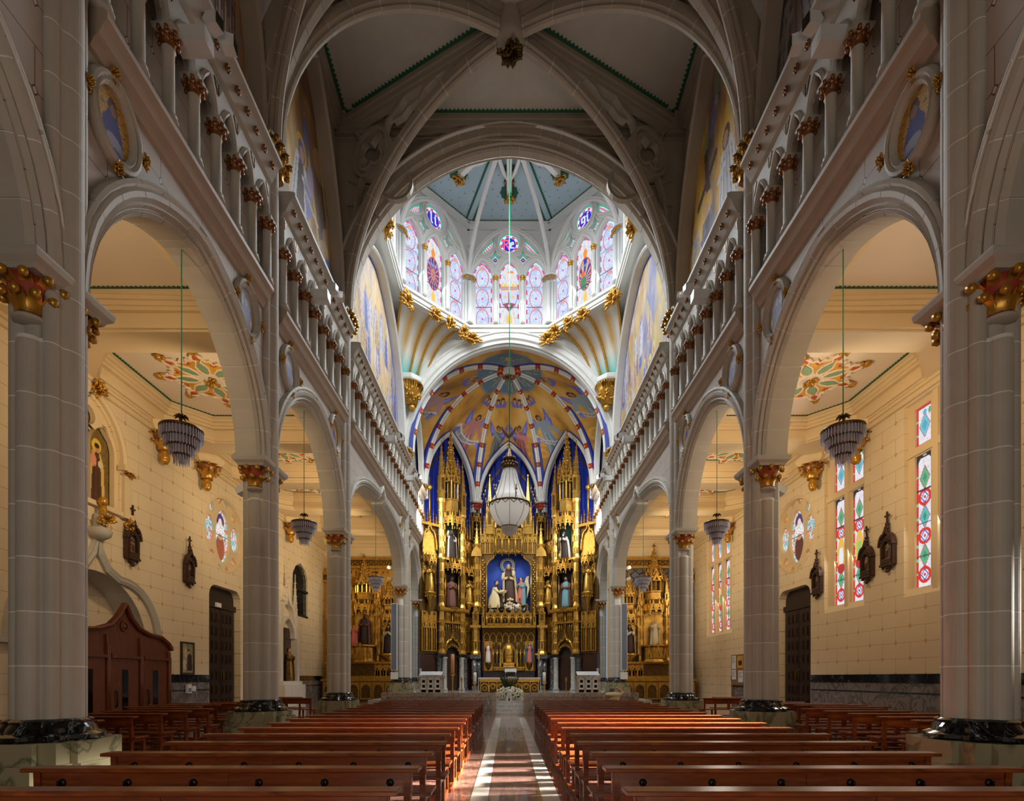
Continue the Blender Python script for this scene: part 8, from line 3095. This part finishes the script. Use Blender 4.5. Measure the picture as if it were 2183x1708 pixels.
def make_pew(x, y, L, label, group, hooks):
    if L not in PEWM:
        PEWM[L] = pew_meshes(L)
    d = PEWM[L]
    t = empty('church_pew', (x, y, 0), label=label, category='pew', group=group)
    link('top_rail', d['top_rail'], t)
    link('back_panel', d['back_panel'], t)
    link('back_panel', d['back_panel'], t, scale=(-1, 1, 1))
    link('seat', d['seat'], t)
    link('kneeler', d['kneeler'], t)
    for q in (-1, 1):
        link('post', d['post'], t, (q * (L / 2 - 0.1), 0, 0))
        link('seat_support', d['seat_support'], t, (q * (L / 2 - 0.1), 0, 0))
        link('foot', d['foot'], t, (q * (L / 2 - 0.1), 0, 0))
    link('stile', d['stile'], t)
    if hooks:
        n = 6 if L > 2.6 else 3
        for j in range(n):
            link('bag_hook', d['bag_hook'], t, (-L / 2 + L * (j + 0.5) / n + 0.03, 0, 0.735), label='black iron bag hook')
    return t


ORD = ['nearest', 'second', 'third', 'fourth', 'fifth', 'sixth', 'seventh', 'eighth', 'ninth', 'tenth', 'eleventh', 'twelfth', 'thirteenth', 'fourteenth', 'fifteenth', 'sixteenth', 'seventeenth']
rp2 = random.Random(9)
for s in (-1, 1):
    sd = 'left' if s < 0 else 'right'
    for j in range(17):
        y = 3.52 + 0.868 * j
        xin, xout = (0.82, 4.06) if s < 0 else (0.70, 4.12)
        L = 3.24 if s < 0 else 3.42
        x = s * (xin + xout) / 2 + rp2.uniform(-0.03, 0.03)
        lab = '%s reddish-brown pew from the camera, %s of the central aisle' % (ORD[j], sd) if j < 16 else 'farthest reddish-brown pew before the steps, %s of the central aisle' % sd
        make_pew(x, y, L, lab, 'nave pews in rows', j < 9)
ka = 0
for s in (-1, 1):
    sd = 'left' if s < 0 else 'right'
    names = iter(ORD)
    for y in [8.4 + 0.87 * j for j in range(10)] + [19.4, 20.3]:
        if s < 0 and y < 9:
            continue
        nm = next(names)
        make_pew((s * 8.18 if s < 0 else 7.98) + s * (0.75 if min(abs(y - q - 0.1) for q in PIERS) < 1.25 else 0.0), y, 1.95, '%s short pew from the camera in the %s side aisle' % (nm, sd), 'short pews in the side aisles', False)

# ================================================================== CHANDELIERS
mb = MB(); mb.lathe([(0.004, 0), (0.016, 0.03), (0.014, 0.09), (0.003, 0.13)], 4, (0, 0, -0.13), 0, False)
ME_DROP = mb.mesh('crystal_drop', MM('crystal'))


def tier(mb, r, z, h, n):
    for j in range(n):
        a = 2 * PI * j / n
        x, y = r * math.cos(a), r * math.sin(a)
        w = 2 * PI * r / n * 0.30
        dx, dy = -math.sin(a) * w, math.cos(a) * w
        ox, oy = math.cos(a) * w * 0.7, math.sin(a) * w * 0.7
        pts = []
        for zz, k in ((z, 0.5), (z - h * 0.12, 1.0), (z - h * 0.85, 0.9), (z - h, 0.1)):
            pts.append([(x + dx * k, y + dy * k, zz), (x + ox * k, y + oy * k, zz), (x - dx * k, y - dy * k, zz), (x - ox * k, y - oy * k, zz)])
        mb.loft(pts, 0, False, False)


def small_chandelier(x, y, ztop, label):
    t = empty('crystal_chandelier', (x, y, ztop), label=label, category='chandelier', group='tiered crystal chandeliers of the side arcades')
    link('cable', ME_SCABLE, t)
    link('crown', ME_SCROWN, t)
    for k in range(4):
        b = link('brass_band', ME_SBAND[k], t)
        link('crystal_tier', ME_STIER[k], b, kind='stuff')
    return t


mb = MB(); mb.tube([(0, 0, 0.0), (0, 0, 4.35), (0.0, 0, 4.42)], 0.012, 5); mb.tube([(0, 0, 4.3), (0.05, 0, 4.4)], 0.012, 5)
ME_SCABLE = mb.mesh('cable', MM('cable_green'))
mb = MB()
mb.tube([(0, 0, 0.05), (0, 0, -0.3)], 0.02, 6)
for j in range(8):
    a = 2 * PI * j / 8
    mb.tube([(0, 0, -0.02), (0.08 * math.cos(a), 0.08 * math.sin(a), 0.02), (0.14 * math.cos(a), 0.14 * math.sin(a), -0.03)], [0.02, 0.03, 0.01], 5)
for j in range(6):
    a = 2 * PI * j / 6
    mb.tube([(0, 0, -0.2), (0.36 * math.cos(a), 0.36 * math.sin(a), -0.3)], 0.008, 4)
mb.ball((0, 0, -0.18), 0.04)
ME_SCROWN = mb.mesh('crown', MM('brass'))
ME_SBAND, ME_STIER = [], []
for k, (r_, z_, h_, n_) in enumerate(((0.40, -0.30, 0.20, 40), (0.32, -0.46, 0.20, 34), (0.235, -0.64, 0.20, 26), (0.14, -0.82, 0.20, 16))):
    mb = MB(); mb.lathe([(r_ - 0.03, 0), (r_ + 0.012, 0.0), (r_ + 0.018, 0.025), (r_ + 0.012, 0.05), (r_ - 0.03, 0.05)], 28, (0, 0, z_), 0); ME_SBAND.append(mb.mesh('brass_band', MM('brass')))
    mb = MB(); tier(mb, r_, z_, h_, n_); tier(mb, r_ - 0.05, z_ + 0.01, h_ * 0.9, n_ - 4)
    mb.lathe([(r_ - 0.1, 0), (r_ - 0.09, -h_ * 0.7)], 20, (0, 0, z_)); ME_STIER.append(mb.mesh('crystal_tier', MM('crystal')))
for s in (-1, 1):
    sd = 'left' if s < 0 else 'right'
    small_chandelier(s * 6.95, sum(BAYS[1]) / 2 - 0.06, 7.08, 'large tiered crystal chandelier in the nearest %s arch' % sd)
    small_chandelier(s * 6.95, sum(BAYS[2]) / 2 - 0.06, 7.08, 'tiered crystal chandelier in the second %s arch' % sd)
    small_chandelier(s * 6.95, OCY, 7.08, 'tiny tiered crystal chandelier in front of the %s side altar' % sd)

t = empty('grand_chandelier', (0, OCY, 8.9), label='huge basket-shaped crystal chandelier hanging over the altar', category='chandelier')
mb = MB(); mb.tube([(0, 0, 4.6), (0, 0, 21.6)], 0.022, 6); mb.build('cable', MM('cable_green'), t)
mb = MB()
mb.lathe([(0.32, 3.55), (0.40, 3.3), (0.5, 2.9), (0.62, 2.5), (0.82, 2.05), (1.02, 1.72)], 48, (0, 0, 0), 0)
mb.v = [(p[0] * (1 + 0.02 * (i % 2)), p[1] * (1 + 0.02 * (i % 2)), p[2]) for i, p in enumerate(mb.v)]
mb.build('crystal_skirt', MM('crystal_big'), t)
mb = MB()
mb.lathe([(1.02, 1.66), (1.03, 1.5), (0.98, 1.25), (0.86, 0.98), (0.66, 0.72), (0.46, 0.56), (0.44, 0.5), (0.36, 0.28), (0.2, 0.12), (0.03, 0.06)], 48, (0, 0, 0), 0)
mb.v = [(p[0] * (1 + 0.02 * (i % 2)), p[1] * (1 + 0.02 * (i % 2)), p[2]) for i, p in enumerate(mb.v)]
mb.build('crystal_bowl', MM('crystal_big'), t)
mb = MB()
mb.lathe([(1.0, 1.64), (1.08, 1.67), (1.09, 1.72), (1.0, 1.76)], 36); mb.lathe([(0.44, 0.50), (0.48, 0.53), (0.44, 0.56)], 24); mb.lathe([(0.3, 3.5), (0.4, 3.56), (0.42, 3.66), (0.3, 3.75), (0.2, 3.9), (0.28, 4.0), (0.16, 4.15), (0.05, 4.6)], 16)
for j in range(16):
    a = 2 * PI * j / 16
    for z, rr in ((3.68, 0.42), (3.98, 0.3)):
        mb.ball((rr * math.cos(a), rr * math.sin(a), z + 0.08), 0.06, 0, 5, 4, (1, 1, 1.6))
    ca, sa = math.cos(a), math.sin(a)
    mb.tube([(0.33 * ca, 0.33 * sa, 3.5), (0.52 * ca, 0.52 * sa, 2.9), (0.84 * ca, 0.84 * sa, 2.05), (1.05 * ca, 1.05 * sa, 1.7)], 0.012, 4)
    if j % 2 == 0:
        mb.tube([(1.06 * ca, 1.06 * sa, 1.65), (1.02 * ca, 1.02 * sa, 1.3), (0.88 * ca, 0.88 * sa, 0.98), (0.48 * ca, 0.48 * sa, 0.54)], 0.014, 4)
    b = a + PI / 16
    mb.tube([(1.07 * ca, 1.07 * sa, 1.68), (1.06 * math.cos(b), 1.06 * math.sin(b), 1.5), (1.07 * math.cos(a + PI / 8), 1.07 * math.sin(a + PI / 8), 1.68)], 0.022, 5)
mb.build('brass_frame', MM('gold_dark'), t)
mb = MB()
for j in range(8):
    a = 2 * PI * (j + 0.3) / 8
    mb.tube([(0.95 * math.cos(a), 0.95 * math.sin(a), 1.75), (1.25 * math.cos(a), 1.25 * math.sin(a), 1.65), (1.36 * math.cos(a), 1.36 * math.sin(a), 1.85)], 0.02, 5, 0)
    for dr, dz in ((0, 0), (0.12, 0.15), (-0.08, 0.2)):
        mb.lathe([(0.05, 0), (0.02, 0.05), (0.02, 0.2)], 6, ((1.36 + dr) * math.cos(a), (1.36 + dr) * math.sin(a), 1.85 + dz), 0)
        mb.ball(((1.36 + dr) * math.cos(a), (1.36 + dr) * math.sin(a), 2.1 + dz), 0.035, 1, 5, 4, (1, 1, 1.8))
mb.build('candle_arms', MM('gold_dark', 'bulb'), t)
pl = bpy.data.lights.new('chandelier_fill_light', 'POINT')  # added light inside the bowl to make the crystal glow; the bulbs are unlit
pl.energy, pl.color, pl.shadow_soft_size = 45, (1.0, 0.95, 0.86), 0.3
lo_ = link('chandelier_fill_light', pl, t, (0, 0, 1.7))
mb = MB(); mb.ball((0, 0, 0.0), 0.07); mb.tube([(0, 0, 0.08), (0, 0, -0.08)], 0.03); mb.build('finial', MM('gold_dark'), t)


# ================================================================== LIGHT FITTINGS, SPEAKERS
def flood(loc, s, label):
    t = empty('floodlight_bracket', loc, label=label, category='floodlight', group='white floodlight brackets on the galleries')
    t.scale = (s, 1, 1)
    mb = MB(); mb.box(-0.42, -0.16, -0.16, 0.2, 0.16, 0.14); mb.build('ballast_box', MM('white_paint'), t)
    for dy, dx, rz in ((-0.2, -0.62, 0.25), (0.14, -0.72, -0.15)):
        mb = MB()
        mb.M = Matrix.Translation((dx, dy, 0.08)) @ Matrix.Rotation(rz, 4, 'Z')
        mb.prism([(-0.12, -0.1), (0.1, -0.1), (0.18, 0.05), (0.1, 0.16), (-0.12, 0.12)], -0.11, 0.11, lambda u, v, q: (u, q, v))
        h = mb.build('lamp_head', MM('white_paint'), t)
        mb = MB()
        mb.M = Matrix.Translation((dx, dy, 0.08)) @ Matrix.Rotation(rz, 4, 'Z')
        mb.box(-0.135, -0.09, -0.08, -0.121, 0.09, 0.12); mb.box(-0.09, -0.09, 0.125, 0.08, 0.09, 0.16)
        mb.build('lens', MM('black_glass'), h)
    return t


for s in (-1, 1):
    sd = 'left' if s < 0 else 'right'
    flood((s * 6.3, 10.3, 13.95), s, 'white floodlight bracket high on the %s gallery nearest the camera' % sd)
    flood((s * 6.3, 17.2, 13.95), s, 'white floodlight bracket on the %s gallery of the second bay' % sd)
    flood((s * 6.3, 27.5, 13.95), s, 'white floodlight bracket in the middle of the %s crossing gallery' % sd)
    flood((s * 6.3, 32.9, 13.95), s, 'white floodlight bracket beside the %s far crossing capital' % sd)
    # line-array loudspeakers on the far crossing piers
    t = empty('line_array_speaker', (s * 7.2, P4 - 0.62, 2.05), label='tall slim grey column loudspeaker on the %s far pier' % sd, category='loudspeaker', group='column loudspeakers')
    mb = MB(); mb.box(-0.19, -0.1, 0, 0.19, 0.1, 4.2); mb.box(-0.22, -0.08, -0.55, 0.22, 0.12, -0.1); mb.build('cabinet', MM('white_paint'), t)
    mb = MB(); mb.box(-0.16, -0.112, 0.04, 0.16, -0.1, 4.16); mb.build('speaker_grille', MM('grey_mesh'), t)
    # small aisle floods on the pier sides
    for k, (y, zs) in enumerate(((PIERS[2] + 0.3, (9.1, 8.0, 6.9)), (P4 - 0.3, (8.5, 7.8)), (PIERS[3] + 0.3, (9.0,)))):
        for i, z in enumerate(zs):
            tt = empty('aisle_spotlight', (s * 7.42, y, z), label='small white spotlight, %s of those on the aisle side of the %s %s pier' % (['top', 'middle', 'lowest'][i], {0: 'second', 1: 'fourth', 2: 'third'}[k], sd), category='spotlight', group='white aisle spotlights')
            tt.scale = (s, 1, 1)
            mb = MB(); mb.M = Matrix.Rotation(-0.35 if i < 2 else 0.45, 4, 'Y'); mb.box(0.0, -0.14, -0.09, 0.26, 0.14, 0.09); mb.build('lamp_head', MM('white_paint'), tt)
            mb = MB(); mb.box(-0.14, -0.04, -0.04, 0.06, 0.04, 0.04); mb.build('arm', MM('white_paint'), tt)


# ================================================================== STATIONS OF THE CROSS
def st_paint(seed):
    def f(u, v):
        p = Paint(u, v, C(150, 120, 84))
        p.ramp(p.noise(6, seed), [(0.2, C(60, 44, 34)), (0.5, C(150, 116, 76)), (0.8, C(200, 180, 140))])
        p.fill(v > 0.35, C(150, 170, 170), 0.5)
        for k in range(5):
            uu = -0.14 + 0.07 * k
            p.ell(uu, 0.08 + 0.03 * (k % 2), 0.045, 0.14, [C(90, 50, 36), C(60, 60, 90), C(160, 120, 80), C(120, 60, 50), C(70, 50, 40)][k])
            p.ell(uu, 0.25 + 0.03 * (k % 2), 0.025, 0.032, C(200, 160, 130))
        p.line([(-0.1, 0.2), (0.12, 0.42)], 0.018, C(60, 36, 26)); p.line([(-0.04, 0.42), (0.1, 0.3)], 0.015, C(60, 36, 26))
        return p
    return f


mb = MB()
lo = lancet(0, -0.1, 0.3, 0.2, 0.24, 7)
mb.plate([(-0.3, -0.3), (-0.3, 0.38), (-0.22, 0.58), (0, 0.72), (0.22, 0.58), (0.3, 0.38), (0.3, -0.3), (0.12, -0.34), (0.0, -0.48), (-0.12, -0.34)], [lo], -0.14, 0.0, XZ)
mb.sweep(lo, [(-0.02, -0.17), (0.04, -0.19), (0.05, -0.12), (-0.02, -0.1)], XZ, closed=True)
mb.box(-0.27, -0.2, -0.34, 0.27, 0.0, -0.26); mb.box(-0.24, -0.17, -0.24, 0.24, 0.0, -0.12)
mb.sweep(ogee(0.31, 0.62, 8, 0, 0.36), [(-0.02, -0.2), (0.05, -0.2), (0.05, -0.06), (-0.02, -0.06)], XZ)
mb.tube([(0, -0.1, 0.9), (0, -0.1, 1.25)], [0.07, 0.035], 6)
for z in (0.98, 1.1):
    mb.ball((0, -0.1, z), 0.085, 0, 7, 4, (1, 1, 0.6))
for q in (-1, 1):
    for k in range(4):
        mb.ball((q * (0.31 - 0.06 * k), -0.14, 0.42 + 0.14 * k), 0.045, 0, 5, 3)
    mb.ball((q * 0.22, -0.1, -0.38), 0.05, 0, 5, 3)
mb.box(-0.025, -0.13, 1.25, 0.025, -0.08, 1.5); mb.box(-0.1, -0.13, 1.36, 0.1, -0.08, 1.41)
mb.ball((0, -0.1, -0.5), 0.07)
mb.ball((-0.1, -0.105, 1.385), 0.035, 0, 5, 3); mb.ball((0.1, -0.105, 1.385), 0.035, 0, 5, 3); mb.ball((0, -0.105, 1.51), 0.035, 0, 5, 3)
wood_mat('station_wood', C(74, 44, 32), C(46, 27, 20), (5, 5, 5), 0.4)
ME_STAF = mb.mesh('station_frame', MM('station_wood'))
ME_STAP = [flat_paint('station_relief', -0.22, 0.22, -0.12, 0.56, 36, 52, lambda U, V: (U, -0.03, V), st_paint(i), MM('paint')) for i in range(3)]
for i, (s, y, z, lab) in enumerate(((-1, 18.1, 5.95, 'carved wooden station of the cross nearest the confessional niche'), (-1, 21.35, 5.75, 'carved wooden station of the cross above the framed saint picture'),
                                   (1, 18.15, 5.75, 'carved wooden station of the cross nearest the tall right window, right one of the pair'), (1, 19.2, 5.55, 'carved wooden station of the cross overlapping the two-light window, left one of the pair'), (1, 22.3, 5.45, 'carved wooden station of the cross beside the right aisle door'))):
    t = empty('station_of_the_cross', (s * (AX - 0.02), y, z), -s * PI / 2, label=lab, category='wall carving', group='stations of the cross')
    link('carved_frame', ME_STAF, t)
    link('relief', ME_STAP[i % 3], t)

# ================================================================== CONFESSIONAL AND LEFT WALL PIECES
t = empty('confessional', (-12.1, NICHE_C + 0.0, 0), label='wooden confessional with ogee top and three glazed doors in the left niche', category='confessional')
CW = MM('confession_wood')
top = [(-2.25, 2.55), (-2.1, 2.75), (-1.7, 2.95), (-1.1, 3.0), (-0.6, 3.15), (-0.25, 3.45), (0, 3.85), (0.25, 3.45), (0.6, 3.15), (1.1, 3.0), (1.7, 2.95), (2.1, 2.75), (2.25, 2.55)]
mb = MB(); mb.plate([(-2.25, 0.0)] + top + [(2.25, 0)], [], -0.06, 0.0, YZ); mb.box(-1.2, -2.2, 0, -0.06, 2.2, 2.5); mb.build('body', CW, t)
mb = MB(); mb.sweep(top, [(-0.02, -0.06), (-0.02, 0.1), (0.05, 0.14), (0.1, 0.1), (0.1, -0.06)], YZ); mb.build('cornice', CW, t)
for y in (-2.15, -0.72, 0.72, 2.15):
    mb = MB(); mb.box(0, y - 0.07, 0, 0.07, y + 0.07, 2.9 if abs(y) < 1 else 2.5); mb.tube([(0.07, y - 0.03, 0.1), (0.07, y - 0.03, 2.6 if abs(y) < 1 else 2.3)], 0.035); mb.tube([(0.07, y + 0.04, 0.1), (0.07, y + 0.04, 2.6 if abs(y) < 1 else 2.3)], 0.035); mb.build('pilaster', CW, t)
for y in (-1.43, 0.0, 1.43):
    mb = MB(); mb.box(0.0, y - 0.6, 0.08, 0.045, y + 0.6, 2.2); mb.box(0.0, y - 0.62, 2.2, 0.12, y + 0.62, 2.28); mb.box(0, y - 0.55, 2.28, 0.06, y + 0.55, 2.34); d = mb.build('door', CW, t)
    mb = MB(); mb.box(0.045, y - 0.13, 0.5, 0.052, y + 0.13, 1.85); mb.build('glass_slot', MM('black_glass'), d, label='dark narrow window')
    mb = MB(); mb.tube([(0.05, y - 0.4, 0.7), (0.1, y - 0.4, 0.75), (0.1, y - 0.4, 1.15), (0.05, y - 0.4, 1.2)], 0.025); mb.build('handle', MM('black_iron'), d)
mb = MB()
mb.sweep(circle(0, 3.2, 0.15, 18), [(-0.02, 0.0), (-0.02, 0.05), (0.04, 0.05), (0.04, 0.0)], YZ, closed=True); mb.ball((0.02, 0, 3.2), 0.09, 0, 8, 5, (0.5, 1, 1)); mb.build('carved_roundel', CW, t)


def pic(u, v):
    p = Paint(u, v, C(140, 140, 110))
    p.ramp(p.noise(4, 3), [(0.2, C(110, 120, 100)), (0.6, C(170, 166, 126)), (0.9, C(196, 190, 150))])
    p.poly([(-0.05, -0.5), (0.3, -0.5), (0.28, 0.1), (0.16, 0.2), (0.0, 0.1)], C(50, 36, 30)); p.ell(0.08, 0.26, 0.06, 0.08, C(206, 166, 130)); p.ell(0.06, 0.33, 0.065, 0.05, C(40, 28, 22))
    p.ell(-0.12, 0.2, 0.09, 0.2, C(220, 190, 160)); p.ell(-0.12, 0.42, 0.05, 0.06, C(214, 170, 120)); p.ell(-0.2, -0.25, 0.14, 0.2, C(206, 206, 190)); p.ell(-0.05, -0.3, 0.06, 0.1, C(190, 60, 60))
    return p


t = empty('framed_picture', (-(AX - 0.01), 21.35, 2.38), PI / 2, label='framed picture of a friar holding a child above the marble dado', category='picture')
mb = MB(); fr = [(-0.38, -0.62), (0.38, -0.62), (0.38, 0.62), (-0.38, 0.62)]
mb.sweep(fr, [(-0.04, -0.05), (0.05, -0.07), (0.07, 0.0), (-0.04, 0.0)], XZ, closed=True, sign=-1); mb.box(-0.37, -0.02, -0.61, 0.37, 0.0, 0.61); mb.build('frame', MM('station_wood'), t)
link('canvas', flat_paint('canvas', -0.35, 0.35, -0.58, 0.58, 50, 80, lambda U, V: (U, -0.03, V), pic, MM('paint')), t)
t = empty('holy_water_dispenser', (-(AX - 0.08), 21.35, 0.98), PI / 2, label='small white wall box with a shelf on the grey marble dado', category='dispenser')
mb = MB(); mb.box(-0.22, -0.1, 0.0, 0.04, 0.0, 0.36); mb.build('box', MM('white_paint'), t)
mb = MB(); mb.box(0.06, -0.12, 0.08, 0.3, 0.0, 0.28); mb.build('side_box', MM('white_paint'), t)
mb = MB(); mb.box(-0.18, -0.104, 0.05, 0.0, -0.1, 0.2); mb.build('window', MM('grey_mesh'), t)
mb = MB(); mb.box(-0.2, -0.08, 0, 0.2, 0.0, 0.2); mb.box(-0.17, -0.085, 0.03, 0.17, -0.08, 0.17)
mb.build('emergency_sign', MM('white_paint'), None, loc=(-(AX + 0.215), 24.0, 4.78), rotz=PI / 2, label='small blank white sign box over the left aisle door', category='sign')
# white marble side shrine beyond the left door
t = empty('marble_shrine', (-(AX - 0.0), 30.6, 0), PI / 2, label='white marble gothic shrine with slender pinnacle on the left aisle wall', category='shrine')
mb = MB()
for x in (-1.15, 1.15):
    mb.box(x - 0.16, -0.4, 0, x + 0.16, 0, 4.6); crocketed(mb, x, -0.2, 4.6, 3.0, 0.2, 4, 0, k=7)
mb.sweep(ogee(1.0, 2.6, 10, 0, 4.2), [(-0.08, -0.3), (0.1, -0.34), (0.12, 0), (-0.08, 0)], XZ); mb.sweep(arch(0.95, 1.2, 10, 0, 3.9), [(-0.1, -0.3), (0.06, -0.34), (0.08, 0), (-0.1, 0)], XZ)
for p in ogee(1.1, 2.8, 10, 0, 4.2)[::2]:
    mb.ball((p[0], -0.2, p[1] + 0.1), 0.11, 0, 5, 4)
crocketed(mb, 0, -0.2, 6.8, 1.4, 0.12, 4, 0, k=4)
mb.box(-1.5, -0.7, 0, 1.5, 0, 1.2); mb.box(-1.35, -0.55, 1.2, 1.35, 0, 1.4)
mb.build('shrine_frame', MM('cloak_white'), t)
mb = MB(); mb.box(-0.95, -0.03, 1.4, 0.95, 0.0, 4.5); mb.build('back', MM('brown_panel'), t)
put_statue(statue_mesh(1.9, 'gold', 'gold_dark', 'skin', arms='pray', seed=61), (-(AX - 0.3), 30.6, 1.4), PI / 2, 'dark gilt statue inside the white marble shrine on the left aisle wall', 'statues of the side altars')
# notice boards
t = empty('notice_board', (AX - 0.12, 29.9, 1.0), -PI / 2, label='cork notice board with pinned papers at the right aisle wall', category='notice board')
mb = MB(); mb.box(-0.85, -0.03, 0.2, 0.85, 0.02, 1.9); mb.box(-0.8, -0.02, -1.0, -0.74, 0.03, 0.3); mb.box(0.74, -0.02, -1.0, 0.8, 0.03, 0.3); mb.build('board', MM('cork'), t)
for x0, z0, x1, z1, m in ((-0.75, 1.1, -0.2, 1.85, 'paper'), (-0.75, 0.5, -0.2, 1.05, 'paper'), (0.0, 1.15, 0.7, 1.8, 'rosette_yellow'), (0.1, 0.35, 0.7, 1.0, 'paper')):
    mb = MB(); mb.box(x0, -0.04, z0, x1, -0.031, z1); pp = mb.build('paper', MM(m), t)
    mb = MB(); mb.box(x0 + 0.15, -0.046, z0 + 0.15, x1 - 0.12, -0.041, z1 - 0.25) if m != 'paper' else [mb.box(x0 + 0.08, -0.045, z1 - 0.12 - 0.07 * k, x1 - 0.08 - 0.1 * (k % 3), -0.041, z1 - 0.10 - 0.07 * k) for k in range(5)]
    mb.build('print', MM('lettering' if m == 'paper' else 'habit_dark'), pp)
# slim white vase stands by the choir piers
for s in (-1, 1):
    mb = MB(); mb.lathe([(0.28, 0), (0.28, 0.1), (0.14, 0.2), (0.12, 0.4), (0.2, 0.48), (0.2, 0.55), (0.06, 0.62), (0.08, 0.9), (0.13, 1.1), (0.05, 1.3), (0.1, 1.6), (0.12, 1.62)], 10)
    mb.build('vase_pedestal', MM('cloak_white'), None, loc=(s * 5.95, 35.6, FLOOR_UP + 0.002), label='slender white baluster vase beside the %s choir pier' % ('left' if s < 0 else 'right'), category='vase', group='baluster vases')

# ================================================================== THE SEATED MAN
PYX, PYY = 3.45, 17.75


def person():
    me = bpy.data.meshes.new('person')
    # pelvis first: it is the root of the skin
    J = [(0, 0, 0.56), (0, 0.05, 0.74), (0, 0.12, 0.92), (0, 0.20, 1.04), (0, 0.26, 1.09),          # 0 pelvis 1 waist 2 chest 3 shoulders 4 neck base
         (-0.21, 0.18, 1.005), (-0.29, 0.30, 0.84), (-0.21, 0.52, 0.76), (-0.12, 0.6, 0.77),          # 5-8 left arm resting on the pew in front
         (0.21, 0.18, 1.015), (0.36, 0.26, 1.09), (0.22, 0.31, 1.22), (0.11, 0.32, 1.243),             # 9-12 right arm, hand laid on the head
         (-0.1, 0.05, 0.53), (-0.13, 0.46, 0.52), (-0.13, 0.47, 0.10), (-0.13, 0.62, 0.05),            # left leg
         (0.1, 0.05, 0.53), (0.13, 0.46, 0.52), (0.13, 0.47, 0.10), (0.13, 0.62, 0.05)]                # right leg
    E = [(0, 1), (1, 2), (2, 3), (3, 4), (3, 5), (5, 6), (6, 7), (7, 8), (3, 9), (9, 10), (10, 11), (11, 12), (0, 13), (13, 14), (14, 15), (15, 16), (0, 17), (17, 18), (18, 19), (19, 20)]
    R = [(.2, .14), (.21, .14), (.24, .14), (.19, .1), (.06, .06), (.085, .075), (.06, .055), (.042, .04), (.035, .03), (.085, .075), (.062, .055), (.042, .038), (.035, .025),
         (.11, .1), (.085, .085), (.06, .06), (.05, .04), (.11, .1), (.085, .085), (.06, .06), (.05, .04)]
    me.from_pydata(J, E, [])
    ob = bpy.data.objects.new('person', me)
    col.objects.link(ob)
    md = ob.modifiers.new('skin', 'SKIN')
    for i, v in enumerate(me.skin_vertices[0].data):
        v.radius = R[i]
        v.use_root = (i == 0)
    ob.modifiers.new('sub', 'SUBSURF').levels = 2
    dg = bpy.context.evaluated_depsgraph_get()
    m2 = bpy.data.meshes.new_from_object(ob.evaluated_get(dg))
    bpy.data.objects.remove(ob)
    for m in ('shirt', 'trousers', 'skin'):
        m2.materials.append(MATS[m])
    for p in m2.polygons:
        p.use_smooth = True
        c = p.center
        mi = 0
        if c.z < 0.56 and c.y > 0.0 or c.z < 0.52:
            mi = 1
        if (c.z > 1.12 and c.x > 0.0 and c.y > 0.24) or (c.y > 0.48 and c.z > 0.68) or c.z > 1.105 and abs(c.x) < 0.06:
            mi = 2
        p.material_index = mi
    t = link('person', m2, None, (PYX, PYY, 0), 0, label='seated man in a cream shirt with one hand on his bowed head', category='person')
    mb = MB()
    hc = Vector((0.0, 0.32, 1.145))
    mb.ball(tuple(hc), 0.095, 0, 16, 12, (0.82, 1.02, 1.12))
    mb.ball(tuple(hc + Vector((0, 0.1, -0.02))), 0.018, 0, 8, 6, (0.8, 1.2, 1.4))
    for q in (-1, 1):
        mb.ball(tuple(hc + Vector((q * 0.08, 0, -0.01))), 0.024, 0, 8, 6, (0.4, 0.9, 1.3))
        mb.ball(tuple(hc + Vector((q * 0.032, 0.088, 0.012))), 0.012, 1, 6, 4)
    mb.cbox(tuple(hc + Vector((0, 0.093, -0.055))), (0.045, 0.01, 0.008), 2)
    hd = mb.build('head', MM('skin', 'hair', 'robe_red'), t)
    mb = MB()
    mb.ball(tuple(hc + Vector((0, -0.012, 0.02))), 0.099, 0, 16, 10, (0.84, 1.0, 1.08)); mb.build('hair', MM('mesh_grey'), t)
    mb = MB()
    mb.M = Matrix.Translation((0, -0.045, 0.058))
    for f in range(4):
        x0 = 0.10 - 0.012 * f
        y0 = 0.335 + 0.022 * f
        ln = (0.075, 0.085, 0.08, 0.065)[f]
        mb.tube([(x0, y0, 1.19), (x0 - ln * 0.5, y0, 1.205), (x0 - ln, y0 + 0.004, 1.198), (x0 - ln * 1.25, y0 + 0.005, 1.188)], [0.011, 0.0105, 0.0095, 0.007], 7)
    mb.tube([(0.11, 0.325, 1.178), (0.085, 0.30, 1.178), (0.06, 0.29, 1.172)], [0.012, 0.0105, 0.008], 7)
    mb.ball((0.12, 0.365, 1.185), 0.04, 0, 10, 7, (1.1, 1.1, 0.45))
    mb.build('hand', MM('skin'), t)


person()
